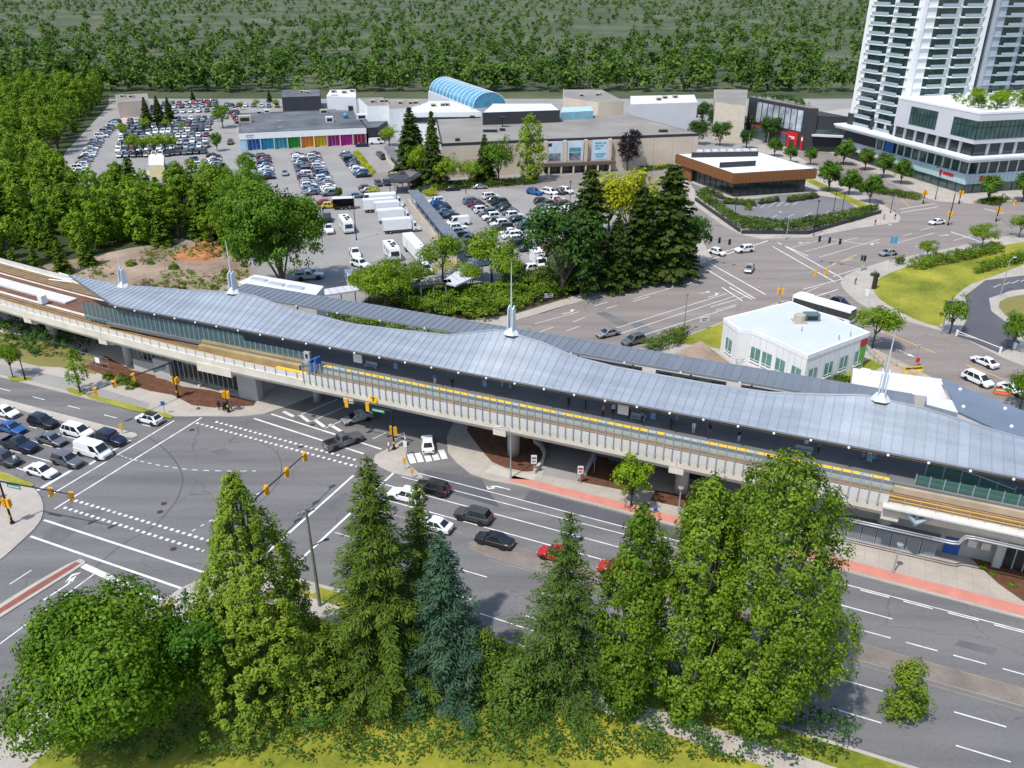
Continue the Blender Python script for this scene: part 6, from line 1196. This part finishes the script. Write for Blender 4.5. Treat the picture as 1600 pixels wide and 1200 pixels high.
s_ = MB().bb(-.22,-.12,10,11,3.8,5.4).build('shop_sign', M_RED, t)
for k in range(7): MB().bb(-.22,-.12,5+k*.65,5.5+k*.65,4.2,5.1).build('sign_letter', M_RED, s_)
MB().bb(22,34,-.14,-.06,.2,3.2).build('mural', mat('shop_mural',(.30,.06,.08),.6,var=.9,scale=.6,fine=2,col2=(.5,.45,.42)), t); MB().bb(-.2,-.08,34,38,6.2,10).build('blue_panel', M_BLUE, t)
hz = [cn_+Matrix.Rotation(rad(15),3,'Z')@Vector(q) for q in ((2,1,0),(56,1,0),(56,30,0),(14,30,0),(2,12,0))]
tag(hedge('roof_garden', [(q.x,q.y) for q in hz], 1.0, L_SHR, dens=4, lsz=.4, z=24.3), 'planted terrace on top of the podium', 'garden', None, 'stuff')
for k, (x, y) in enumerate(((4,6),(9,4),(14,8),(20,5),(25,10),(30,5),(36,8),(12,16),(42,6),(22,16))):
    q = cn_+Matrix.Rotation(rad(15),3,'Z')@Vector((x,y,24.2)); tr = plant('terrace_tree', '%s small tree from the corner on the podium terrace' % ORD[k], 'tree', PT['lime' if k%3 else 'street'][0], q, 8, 4.6, None, 'trees on the podium terrace', 1.2); tr.location.z = 24.2
def tower(name, label, ox, oy, W_t, D_t, H_t, z0, wallm, balc=True):
    q = cn_+Matrix.Rotation(rad(15),3,'Z')@Vector((ox,oy,0)); t = thing(name, label, 'tower', (q.x,q.y,0), rad(15))
    MB().bb(0,W_t,0,D_t,z0,H_t).build('core', M_WGLASS, t); nf = int((H_t-z0)/3.0)
    sl_ = MB().bb(-.5,W_t+.5,-.5,D_t+.5,0,.45).bb(W_t*.22,W_t*.5,-1.7,-.5,0,.3).bb(-1.7,-.5,D_t*.12,D_t*.45,0,.3).bb(-1.7,-.5,D_t*.55,D_t*.88,0,.3).bb(W_t*.6,W_t*.9,-1.7,-.5,0,.3).mesh('floor_slab', wallm)
    RM = mat('rail_glass',(.35,.42,.45),.1,.1,var=.1)
    rls = [MB().bb(*q,0,1.0).mesh('balcony_rail', RM) for q in ((W_t*.22,W_t*.5,-1.72,-1.66),(-1.72,-1.66,D_t*.12,D_t*.45),(-1.72,-1.66,D_t*.55,D_t*.88),(W_t*.6,W_t*.9,-1.72,-1.66))]
    wls = [MB().bb(*q,0,2.98).mesh('wall_panel', wallm) for q in ((-.08,-.02,D_t*.46,D_t*.54),(-.1,-.02,.8,D_t*.1),(-.1,-.02,D_t*.9,D_t-.8),(.8,W_t*.2,-.1,-.02),(W_t*.51,W_t*.59,-.1,-.02),(W_t*.91,W_t-.8,-.1,-.02))]
    for k in range(nf):
        inst('floor_slab', sl_, t, (0,0,z0+3*k))
        for w2 in wls: inst('wall_panel', w2, t, (0,0,z0+3*k))
        for r2 in rls: inst('balcony_rail', r2, t, (0,0,z0+3*k+.3))
    MB().bb(-.6,W_t+.6,-.6,D_t+.6,H_t,H_t+1).build('roof', wallm, t)
    for x in (0,W_t): MB().bb(x-.7,x+.7,-.7,.7,z0-14,H_t).build('corner_column', wallm, t)
    MB().bb(-.7,.7,D_t-.7,D_t+.7,z0-14,H_t).build('corner_column', wallm, t)
    return t
tower('apartment_tower', 'white apartment tower with balconies rising behind the podium', 1.5, 34.5, 24, 26, 70, 11.6, M_WHT); tower('apartment_tower', 'grey-blue apartment tower behind the terrace trees', 30, 36, 22, 24, 64, 11.6, mat('tower_grey',(.36,.40,.45),.6,var=.06))
t, _ = blk('stone_building', 'cream stone building with tall windows left of the charcoal building', 'building', [(1118,160),(1166,166),(1168,140),(1116,140)], 14, mat('cream_stone',(.50,.44,.35),.8,var=.08), M_GRAVEL)
for k in range(6): p = at(1121+k*8,172+k*.8,9)-t.location; MB().box((p.x,p.y-.6,8),(1.4,.6,7),0).build('window', M_WGLASS, t); 
# clinic
zt = 6.3; P8 = [at(x,y,zt) for x,y in ((1131,499),(1155,517),(1176,518),(1212,533),(1262,557),(1358,521),(1300,497),(1235,473))]; c = sum(P8,Vector())/8; t = thing('clinic_building', 'white flat-roofed clinic with green windows behind the station canopy', 'building', (c.x,c.y,0)); pts = [((p-c).x,(p-c).y) for p in P8]
M_CLIN = mat('white_siding',(.68,.69,.68),.7,var=.05,scale=.4); MB().prism(pts, 0, zt).build('wall', M_CLIN, t); MB().prism([(x*1.01,y*1.01) for x,y in pts], zt-.5, zt+.25).build('parapet', M_WHT, t); MB().prism([(x*.965,y*.965) for x,y in pts], zt-.3, zt+.27).build('roof', mat('pale_blue_roof',(.50,.545,.575),.7,var=.05,scale=.2), t)
M_GWIN = mat('green_window',(.09,.22,.19),.1,0,var=.3,scale=.6,spec=.8)
for i, n_ in ((0,1),(2,2),(3,2),(4,4)):
    a_, b_ = Vector(pts[i]), Vector(pts[i+1]); d_ = (b_-a_); no = Vector((d_.y,-d_.x)).normalized(); an_ = math.atan2(d_.y,d_.x)
    for k in range(n_):
        q = a_.lerp(b_,(k+.5)/n_)+no*.06; o = MB().box((q.x,q.y,2.5),(1.9,.12,2.4),an_).build('window', M_GWIN, t); MB().box((q.x+no.x*.05,q.y+no.y*.05,2.5),(.08,.12,2.4),an_).box((q.x+no.x*.05,q.y+no.y*.05,1.6),(1.9,.12,.08),an_).box((q.x+no.x*.05,q.y+no.y*.05,1.1),(2.2,.2,.14),an_).build('window_frame', M_WHT, o)
    for k in range(int(d_.length/1.3)): q = a_.lerp(b_,(k+.5)*1.3/d_.length)+no*.02; MB().box((q.x,q.y,3),(.05,.06,5.6),an_).build('siding_joint', M_LGREY, t)
a_, b_ = Vector(pts[4]), Vector(pts[5]); d_ = b_-a_; no = Vector((d_.y,-d_.x)).normalized(); q = a_.lerp(b_,.93)+no*.08
MB().box((q.x,q.y,2.4),(1.6,.14,3.6),math.atan2(d_.y,d_.x)).build('green_panel', mat('panel_green',(.12,.36,.06),.6,var=.2), t); MB().box((q.x,q.y,5.0),(1.7,.16,1.2),math.atan2(d_.y,d_.x)).build('red_panel', mat('panel_red',(.40,.03,.03),.6,var=.1), t)
p = at(1249,500,zt+.6)-c; MB().cyl((p.x,p.y),.95,zt+.3,zt+1.6,10).bb(p.x-1.1,p.x+1.1,p.y-1.1,p.y+1.1,zt+.26,zt+.5).build('roof_fan', M_HVAC, t); p = at(1267,498,zt+.5)-c; plantbox(t,p.x,p.y,zt+.26,2.6,1.5,1.3,mat('plant_teal',(.12,.18,.19),.5,.2,var=.1))
for px, py in ((1252,520),(1310,533),(1328,528)): p = at(px,py,zt)-c; MB().cyl((p.x,p.y),.09,zt+.2,zt+1.1,6).build('vent_pipe', M_STEEL, t)
# covered walkways and shelters
def canopy(px, z, lb, m, name='walkway_canopy', cols=6, wall=None, th=.35):
    P_ = [at(x,y,z) for x,y in px]; c = sum(P_,Vector())/len(P_); t = thing(name, lb, 'canopy', (c.x,c.y,0)); pts = [((p-c).x,(p-c).y) for p in P_]; MB().prism(pts, z-th, z).build('roof', m, t)
    m1, m2 = (Vector(pts[0])+Vector(pts[1]))/2, (Vector(pts[2])+Vector(pts[-1 if len(pts)==4 else 3]))/2; d = (m2-m1).normalized(); sd_ = Vector((-d.y,d.x))
    for k in range(cols):
        q = m1.lerp(m2,(k+.5)/cols)
        for s_ in ((-1,1) if cols > 3 else (0,)): r = q+sd_*s_*.8; MB().cyl((r.x,r.y),.12,0,z-th,8).build('post', M_STEEL, t)
    if wall: 
        q = (m1+m2)/2-sd_*wall; MB().box((q.x,q.y,.9),((m2-m1).length,.2,1.8),math.atan2(d.y,d.x)).build('side_wall', M_BEIGE, t)
    nseam = int((m2-m1).length/1.4)
    w0 = (Vector(pts[1])-Vector(pts[0])).length
    for k in range(nseam): q = m1.lerp(m2,(k+.5)/nseam); MB().box((q.x,q.y,z+.03),(.07,w0*.98,.06),math.atan2(d.y,d.x)).build('roof_seam', M_SEAM, t)
    return t
canopy([(637,297),(653,296),(732,388),(716,394)], 4.2, 'long blue-grey walkway roof between the trucks and the parked cars', M_ROOFD, cols=10, wall=1.6)
canopy([(600,230),(613,227),(652,270),(641,277)], 4.2, 'upper walkway roof beside the two mall conifers', mat('brown_roof',(.17,.15,.14),.7,var=.15), cols=7, wall=1.5)
canopy([(608,284),(612,274),(634,272),(656,268),(658,274),(640,284)], 4.0, 'curved shelter roof where the two walkways meet', M_DGREY, 'shelter', 3)
canopy([(726,414),(732,404),(748,402),(768,408),(764,413),(745,416)], 4.0, 'round shelter roof at the lower end of the walkway', M_STEEL, 'shelter', 3)
canopy([(690,440),(712,424),(748,418),(742,432),(712,446)], 3.6, 'pale sloping shelter roof by the shrub bank', M_LGREY, 'shelter', 3)
canopy([(606,446),(608,451),(706,441),(703,436)], 3.6, 'slim flat canopy behind the feathery trees', M_DGREY, cols=5)
canopy([(500,462),(497,453),(562,443),(568,452)], 5.0, 'grey canopy linking the station to the truck lot', M_LGREY, cols=3)
tag(hedge('lime_planting', P2([(640,424),(700,410),(726,408),(720,420),(680,430),(640,434)]), .5, L_YEL, dens=16, lsz=.26), 'lime-yellow planting strip beside the shelters', 'planting', None, 'stuff')
# ---------------------------------------------------------------- street furniture
M_BLK = mat('black_pole', (.02,.021,.023), .5, .2, var=.05); M_GRN = mat('green_pole', (.18,.26,.22), .5, .2, var=.08); M_GALV = mat('galvanised_pole', (.42,.44,.45), .45, .5, var=.06); M_SIGY = mat('signal_yellow', (.72,.36,.02), .5, var=.06); M_SGN = mat('street_sign_green', (.02,.22,.13), .5, var=.05)
M_LR = mat('lens_red',(.25,.02,.02),.3,var=0); M_LA = mat('lens_amber',(.3,.16,.02),.3,var=0); M_LG = mat('lens_green',(.02,.2,.12),.3,var=0); M_ORG = mat('cone_orange',(.62,.14,.02),.6,var=.05); M_WOODP = mat('weathered_pole',(.20,.20,.155),.9,var=.25,scale=1.5,fine=8)
HEAD = MB().bb(-.2,.2,-.13,.13,-.6,.6).bb(-.26,.26,.11,.14,-.68,.68); 
for z in (.38,0,-.38): HEAD.tube([(0,-.13,z+.02),(0,-.36,z+.03)], .17, 10)
HEADM = HEAD.mesh('signal_head', M_SIGY); LENSM = [MB().tube([(0,-.10,0),(0,-.2,0)], .135, 10).mesh('lens', m) for m in (M_LR,M_LA,M_LG)]; HEADB = MB(); HEADB.v = HEAD.v; HEADB.f = HEAD.f; HEADB.m = HEAD.m; HEADBM = HEADB.mesh('signal_head', M_BLK)
def head(t, loc, rz, dark=False):
    o = inst('signal_head', HEADBM if dark else HEADM, t, loc, rz)
    for i, z in enumerate((.38,0,-.38)): inst('lens', LENSM[i], o, (0,0,z))
    return o
def signal(base, arm_end, label, fr, H=6.2, col=None, face=0.0, polehead=True, sign=None, dark=False, R0=.15, group='traffic signals'):
    b = at(*base); t = thing('traffic_signal', label, 'traffic signal', (b.x,b.y,.1), 0, group); col = col or M_BLK
    MB().tube([(0,0,0),(0,0,H)], [R0,R0*.75], 10).cyl((0,0),R0*1.9,0,.25,10).build('pole', col, t)
    if arm_end:
        e = at(arm_end[0],arm_end[1],H)-b; MB().tube([(0,0,H-.1),(e.x,e.y,H+.15)], [R0*.75,R0*.4], 8).build('mast_arm', col, t)
        for f in fr: head(t, (e.x*f,e.y*f,H-.15), face, dark)
        if sign:
            an_ = math.atan2(e.y,e.x); o = MB().box((e.x*sign,e.y*sign,H-.45),(2.0,.05,.5),an_).build('street_sign', M_SGN, t); MB().box((e.x*sign,e.y*sign,H-.45),(1.7,.07,.16),an_).build('sign_lettering', M_LGREY, o)
    if polehead:
        head(t, (.32,-.1,3.0), face+.6, dark); head(t, (-.3,.15,3.0), face-1.2, dark); MB().bb(-.12,.12,-.3,-.14,1.0,1.3).build('push_button', M_SIGY, t)
    return t
signal((279,622),(150,611),'black traffic signal with a long arm at the station corner',(.52,.76,1.0),face=rad(-60),sign=.17); signal((20,819),(110,775),'black traffic signal at the bottom-left corner pavement',(.72,1.0),face=rad(120),sign=.2); signal((616,703),(538,628),'black traffic signal on the triangular island under the viaduct',(.5,.95),face=rad(160),sign=.28)
signal((345,912),(476,713),'black traffic signal whose arm reaches out above the cypress',(.55,.78,1.0),face=rad(-20),polehead=False)
signal((358,645),None,'short signal post beside the pedestrians at the station corner',(),H=3.6); signal((1084,410),(1140,378),'green signal pole with an arm at the dark conifers corner',(.45,.7,1.0),col=M_GRN,face=rad(-40),dark=True); signal((1345,424),(1281,373),'grey signal pole with a three-headed arm across the second road',(.55,.78,1.0),col=M_GALV,face=rad(130),dark=True); signal((1216,478),(1290,424),'signal arm appearing behind the clinic roof',(.75,1.0),col=M_GALV,face=rad(40))
signal((1481,352),None,'black signal pole with yellow heads before the podium corner',(),H=8.5); signal((1556,346),(1588,318),'black signal pole with an arm at the podium right edge',(.9,),H=7.5,face=rad(150)); signal((1442,318),None,'low yellow signal cluster at the boulevard mouth',(),H=3.8); signal((1498,318),None,'signal post beside the podium corner entrance',(),H=4.2)
def lamp_post(base, top, label, col=None, arm=1.6, ang=0.0, banner=None, ball=False, group='street lamps'):
    b = at(*base); H = ztop(b, top); t = thing('street_lamp', label, 'street lamp', (b.x,b.y,.1), ang, group); col = col or M_GALV
    MB().tube([(0,0,0),(0,0,H*.9)],[.11,.07],8).cyl((0,0),.2,0,.3,8).build('pole', col, t)
    if arm: MB().tube([(0,0,H*.88),(arm*.25,0,H*.97),(arm,0,H)],[.06,.05,.045],6).build('arm', col, t); MB().bb(arm-.15,arm+.6,-.16,.16,H-.06,H+.08).build('lamp_head', M_LGREY if col is not M_BLK else M_BLK, t)
    else: MB().lathe((0,0,H*.9),[(.05,0),(.32,.12),(.36,.3),(.05,.38)],10).build('lamp_head', col, t)
    if banner: MB().bb(.12,.8,-.03,.03,H*.5,H*.5+1.6).build('banner', mat('banner_blue',(.05,.28,.45),.6,var=.1), t); MB().bb(-.8,-.12,-.03,.03,H*.5,H*.5+1.6).build('banner', MATS['banner_blue'], t)
    return t
lamp_post((909,461),412,'street lamp with a curved arm and a blue tag above the shrub bank',arm=1.9,banner=True); lamp_post((1068,522),455,'slim green street lamp beside the second road lanes',M_GRN,arm=0); lamp_post((557,375),297,'tall black lamp post in the truck lot',M_BLK,arm=0); lamp_post((1390,410),352,'street lamp with two blue banners on the lawn corner',arm=1.5,ang=PI,banner=True); lamp_post((1228,374),332,'pale street lamp at the pavilion hedge corner',arm=2.2,ang=PI); lamp_post((1271,369),310,'dark lamp post with a red tag at the pavilion hedge',M_BLK,arm=0)
lamp_post((1563,462),404,'white lamp post at the dark driveway',arm=1.0,ang=.4); lamp_post((1471,520),466,'white post leaning over the lawn kerb',arm=.0); lamp_post((1391,333),299,'black lamp post at the boulevard corner',M_BLK,arm=0); lamp_post((798,748),668,'lamp post with curved arm in front of the middle viaduct column',arm=1.4,ang=PI); lamp_post((1395,896),850,'short lamp post with black head on the pink paving',M_GALV,arm=0); lamp_post((1060,800),762,'short lamp post beside the lime-green tree',M_GALV,arm=0)
lamp_post((1428,577),538,'lamp post with black head on the station forecourt',M_GALV,arm=0); lamp_post((40,594),556,'dark lamp post on the bike path',M_BLK,arm=0); lamp_post((1302,330),296,'black lamp in the boulevard verge',M_BLK,arm=0); lamp_post((1147,344),304,'black lamp in the pavilion drive',M_BLK,arm=0); lamp_post((1108,322),284,'black lamp beside the pavilion hedge',M_BLK,arm=0); lamp_post((1315,333),300,'black lamp at the empty parking bays',M_BLK,arm=0); lamp_post((890,335),280,'lamp post among the cars by the mall road',M_BLK,arm=0); lamp_post((1461,312),262,'lamp post in front of the podium sign',M_BLK,arm=1.2,ang=PI); lamp_post((1020,285),250,'lamp post on the mall side road',M_GALV,arm=0); lamp_post((610,302),268,'lamp post at the walkway shelter',M_BLK,arm=0)
# utility pole
b = at(500,948); t = thing('utility_pole', 'weathered grey utility pole beside the tallest spruce', 'pole', (b.x,b.y,.1)); H = ztop(b,795); MB().tube([(0,0,0),(-.15,0,H)],[.2,.13],10).build('post', M_WOODP, t); MB().box((-.15,0,H-.5),(1.9,.12,.14),rad(35)).build('crossarm', M_WOODP, t); MB().tube([(-.1,0,H*.62),(1.3,.5,H*.66)],.06,6).build('lamp_arm', M_BLK, t); MB().box((1.4,.53,H*.66),(.5,.25,.12),.3).build('lamp_head', M_BLK, t)
for k in (-.8,-.3,.6): MB().lathe((-.15+k*math.cos(rad(35)),k*math.sin(rad(35)),H-.43),[(.04,0),(.07,.1),(.02,.2)],6).build('insulator', M_LGREY, t)
def board(base, top, w_, hh, label, m=None, legs=2, ang=0.0, text=None):
    b = at(*base); H = ztop(b, top); t = thing('sign_board', label, 'sign', (b.x,b.y,.1), ang)
    for x in ((-w_*.4,w_*.4) if legs == 2 else (0,)): MB().cyl((x,0),.05,0,H,6).build('post', M_GALV, t)
    o = MB().bb(-w_/2,w_/2,-.08,-.02,H-hh,H).build('panel', m or M_WHT, t)
    if text: MB().bb(-w_*.38,w_*.38,-.1,-.08,H-hh*.45,H-hh*.2).bb(-w_*.3,w_*.3,-.1,-.08,H-hh*.8,H-hh*.62).build('lettering', mat('letter_'+text, {'grey':(.2,.2,.22),'red':(.4,.05,.05)}[text], .6, var=.1), o)
    return t
board((857,470),459,1.9,.9,'small white sign board on the shrub bank',text='grey',ang=.3); board((1034,416),402,2.2,1.1,'white sign board at the foot of the dark conifers',text='grey',ang=.3); board((1099,516),496,1.9,.9,'white sign board on the lawn beside the clinic',text='grey',ang=.3); board((834,741),712,.75,1.3,'white parking sign at the mulch bed',legs=1,text='grey'); board((906,757),729,.75,1.2,'white parking sign at the driveway edge',legs=1,text='red'); board((192,679),663,.5,.8,'yellow hazard sign on the median nose',mat('hazard_yellow',(.7,.45,.05),.5,var=.1),1); board((633,735),716,.4,.9,'orange sign on the triangular island',M_SIGY,1); board((634,712),690,.5,.9,'white sign on the triangular island',legs=1); board((258,648),628,.6,.6,'small blue sign by the ramp at the station corner',M_BLUE,1); board((1430,580),560,.6,.8,'red forecourt sign on a pole',M_RED,1); board((645,748),733,.4,.7,'orange sign near the slip lane kerb',M_SIGY,1)
for px, py, lb in ((928,710,'bus stop pole beside the viaduct mulch bed'),(1022,790,'bus stop pole below the lime-green tree')): board((px,py+30),py+4,.45,.6,lb,M_BLUE,1)
# cones, gate, railings, pylon, bins
for i, (px, py) in enumerate(((837,309),(1012,284),(733,306),(621,294),(816,306),(1185,452))):
    b = at(px,py); t = thing('traffic_cone', ['orange cone beside the blue car on the mall road','orange cone by the mall kerb','orange cone in the lot aisle','orange cone at the walkway shelter','orange cone left of the blue car','orange cone on the second crossing'][i], 'cone', (b.x,b.y,.02), 0, 'orange cones'); MB().bb(-.22,.22,-.22,.22,0,.05).lathe((0,0,.05),[(.17,0),(.03,.85),(.01,.86)],10).build('body', M_ORG, t); MB().lathe((0,0,.05),[(.12,.35),(.09,.55)],10).build('band', M_WHITE, t)
a_, b_ = at(1494,526), at(1562,553); d = b_-a_; t = thing('swing_gate', 'white swing gate across the dark driveway', 'gate', (a_.x,a_.y,.12), math.atan2(d.y,d.x)); L2 = d.length; MB().tube([(0,0,1.0),(L2,0,1.0)],.07,6).build('beam', M_WHT, t); MB().tube([(0,0,.5),(L2*.5,0,1.0)],.05,6).build('brace', M_WHT, t)
for x in (0,L2): MB().bb(x-.15,x+.15,-.15,.15,0,1.2).build('gate_post', M_WHT, t)
def railing(pts, h_, label, m, step=1.5):
    P_ = [at(*p) for p in pts]; t = thing('railing', label, 'railing', (P_[0].x,P_[0].y,.12)); o = P_[0]
    MB().tube([(p-o).xy.to_tuple()+(h_,) for p in P_],.04,6).build('top_rail', m, t); MB().tube([(p-o).xy.to_tuple()+(h_*.5,) for p in P_],.03,6).build('mid_rail', m, t)
    for p, q in zip(P_,P_[1:]):
        n_ = max(1,int((q-p).length/step))
        for k in range(n_+1): r = p.lerp(q,k/n_)-o; MB().cyl((r.x,r.y),.035,0,h_,6).build('rail_post', m, t)
railing([(1352,550),(1378,575),(1385,590)],1.3,'green steel railing beside the clinic corner',M_GRN); railing([(1140,562),(1150,572),(1172,570)],1.1,'dark railing at the clinic entrance ramp',M_STEEL); railing([(1385,566),(1400,574),(1430,590)],1.1,'steel railing along the station forecourt',M_GALV)
railing([(0,466),(30,462),(52,458)],1.2,'pale railing along the far western track',M_GALV); railing([(614,693),(632,688),(634,697)],1.1,'white hoop railing on the triangular island',M_WHT)
b = at(1365,452); t = thing('pylon_sign', 'dark pylon sign at the lawn corner with a clipped shrub on top', 'sign', (b.x,b.y,.1), .3); MB().bb(-.45,.45,-.25,.25,0,3.2).build('pylon', mat('pylon_brown',(.05,.035,.03),.6,var=.1), t); MB().bb(-.55,.55,-.35,.35,3.2,3.4).build('cap', M_DGREY, t)
for px, py, lb in ((352,640,'black waste bin at the station corner'),(1354,462,'white cabinet at the lawn corner'),(1583,545,'white box by the gate')):
    b = at(px,py); o = MB().bb(-.3,.3,-.3,.3,0,.95).bb(-.34,.34,-.34,.34,.95,1.05).build('waste_bin' if 'bin' in lb else 'cabinet', M_BLK if 'black' in lb else M_WHT); o.location = (b.x,b.y,.13); tag(o, lb, 'bin' if 'bin' in lb else 'cabinet')
# fence below the western guideway
a_, b_ = at(120,566), at(172,580); d = b_-a_; t = thing('mesh_fence', 'grey mesh fence with a white notice below the western guideway', 'fence', (a_.x,a_.y,.13), math.atan2(d.y,d.x))
for k in range(6): MB().cyl((d.length*k/5,0),.04,0,2.2,6).build('post', M_GALV, t)
for z in (.2,1.2,2.15): MB().tube([(0,0,z),(d.length,0,z)],.025,5).build('rail', M_GALV, t)
MB().bb(d.length*.62,d.length*.75,-.06,-.03,.9,1.9).build('notice', M_WHT, t)
# ---------------------------------------------------------------- people
def person_mesh(name, stride=0.0, bend=0.0, arm=0.1):
    V = [(0,0,.95),(0,.01,1.15),(0,.0+bend*.1,1.34),(0,.01+bend*.14,1.47),(0,.03+bend*.18,1.56),(0,.03+bend*.18,1.68)]; Rr = [.145,.135,.155,.06,.095,.075]; E = [(0,1),(1,2),(2,3),(3,4),(4,5)]
    for sg in (-1,1):
        k = len(V); st = stride*sg
        V += [(sg*.17,bend*.1,1.39),(sg*.215,-st*.12,1.13),(sg*.20,arm-st*.25,.92),(sg*.19,arm+.03-st*.28,.83)]; Rr += [.065,.05,.038,.04]; E += [(2,k),(k,k+1),(k+1,k+2),(k+2,k+3)]
        j = len(V); V += [(sg*.10,st*.04,.88),(sg*.10,st*.22+.03,.50),(sg*.10,st*.38-.02,.10),(sg*.105,st*.40+.13,.05)]; Rr += [.098,.068,.045,.04]; E += [(0,j),(j,j+1),(j+1,j+2),(j+2,j+3)]
    me = bpy.data.meshes.new(name+'_sk'); me.from_pydata(V,E,[]); o = bpy.data.objects.new(name+'_sk', me); C.objects.link(o)
    o.modifiers.new('skin','SKIN'); 
    for i, r in enumerate(Rr): me.skin_vertices[0].data[i].radius = (r,r)
    me.skin_vertices[0].data[0].use_root = True
    s_ = o.modifiers.new('sub','SUBSURF'); s_.levels = 1; s_.render_levels = 1
    dg = bpy.context.evaluated_depsgraph_get(); out = bpy.data.meshes.new_from_object(o.evaluated_get(dg)); bpy.data.objects.remove(o); out.name = name
    out.materials.clear()
    for k in range(5): out.materials.append(CL['black'])
    for p in out.polygons:
        x, y, z = p.center; p.use_smooth = True
        p.material_index = 4 if z < .09 else 1 if z < .93 and abs(x) < .17 else 2 if (z > 1.47 and not (z > 1.60 or y < bend*.18)) or (abs(x) > .17 and z < .90) else 3 if z > 1.47 else 0
    return out
CL = {k: mat('cloth_'+k, c, .85, var=.1) for k, c in dict(black=(.02,.02,.024), navy=(.02,.03,.08), white=(.6,.6,.6), pink=(.5,.2,.2), grey=(.2,.2,.21), blue=(.08,.18,.4), brown=(.16,.09,.05), red=(.4,.03,.03), tan=(.4,.3,.2)).items()}
SKIN_ = [mat('skin_a',(.45,.27,.19),.6,var=.05), mat('skin_b',(.25,.14,.09),.6,var=.05)]; HAIR_ = [mat('hair_dark',(.02,.015,.012),.7,var=.1), mat('hair_brown',(.09,.05,.025),.7,var=.1)]
PM = [person_mesh('person_standing'), person_mesh('person_walking',.6), person_mesh('person_leaning',.15,.5,.2)]
def person(p, label, top, legs, pose=0, rz=0.0, group=None, k=0):
    o = inst('person', PM[pose], None, p, rz)
    for i, m in enumerate((CL[top],CL[legs],SKIN_[k%2],HAIR_[k%2],CL['black'])): o.material_slots[i].link = 'OBJECT'; o.material_slots[i].material = m
    return tag(o, label, 'person', group)
def pg(px, py, *a, **k): b = at(px,py,.13); return person((b.x,b.y,.13), *a, **k)
pg(343,641,'person in black standing left in the trio at the station corner','black','black',0,.4); pg(350,643,'person in navy standing in the middle of the trio at the station corner','navy','black',0,-.4,k=1); pg(363,642,'person in dark grey standing right of the signal post','grey','black',1,1.2)
pg(608,705,'person in white top waiting on the triangular island','white','navy',0,2.0); pg(505,333,'person in black walking past the red car','black','black',1,.5); pg(728,303,'person in dark clothes walking across the lot near the mall road','navy','black',1,1.5); pg(1087,408,'person in black at the green signal pole','black','black',0,.2); pg(1092,409,'second person in dark clothes at the green signal pole','grey','black',0,1.2,k=1)
pg(1336,445,'person in black on the corner pavement beside the lawn','black','black',1,.8); pg(1367,352,'person in dark top at the boulevard corner','black','grey',0,.2); pg(1381,343,'person with red top crossing at the boulevard','red','black',1,1.0); pg(1398,343,'person in black beside the boulevard lamp','black','black',1,.4,k=1); pg(1173,389,'person in light top crossing near the hedge','white','navy',1,1.6); pg(621,298,'person in orange-brown top at the walkway shelter','brown','navy',0,.3); pg(547,330,'person in tan clothes beside the motor home','tan','brown',0,1.0); pg(1293,262,'person in red crossing the plaza','red','black',1,.2); pg(1220,238,'person in pale clothes on the plaza','tan','white',0,.2); pg(26,726,'person in pale clothes between the queued cars and the verge','white','grey',1,.3)
def pp_(px, py, *a, **k): b = at(px,py,8.6); return person((b.x,b.y,8.6), *a, group='passengers on the platform', **k)
for px, py, lb, tp, lg, ps_ in ((680,600,'passenger in pale blue on the platform, left of the others','blue','white',0),(707,606,'passenger in black leaning on the platform near the one in pale blue','black','black',2),(942,650,'passenger in pink top on the platform','pink','black',0),(958,648,'passenger in white top next to the pink one','white','black',0),(982,655,'passenger in black by the notice board','black','black',0),(1003,660,'passenger in grey sitting area by the notice board','grey','black',2),(1048,672,'passenger in dark clothes near the bench','navy','black',0),(1083,677,'passenger in white with pale trousers at the platform edge','white','white',0),(1108,680,'passenger in black in the platform shade','black','grey',1),(1154,690,'passenger in black with white shoes further along the platform','black','white',0),(1258,704,'passenger in white top behind the poplar','white','black',0),(1278,708,'passenger in grey behind the poplar','grey','black',0),(1356,722,'passenger in white by the stair screen','white','grey',2),(888,636,'passenger in black in the shade below the third spire','black','black',0),(915,640,'passenger in navy in the shade near the third spire','navy','black',0)):
    pp_(px,py,lb,tp,lg,ps_,random.uniform(0,6))
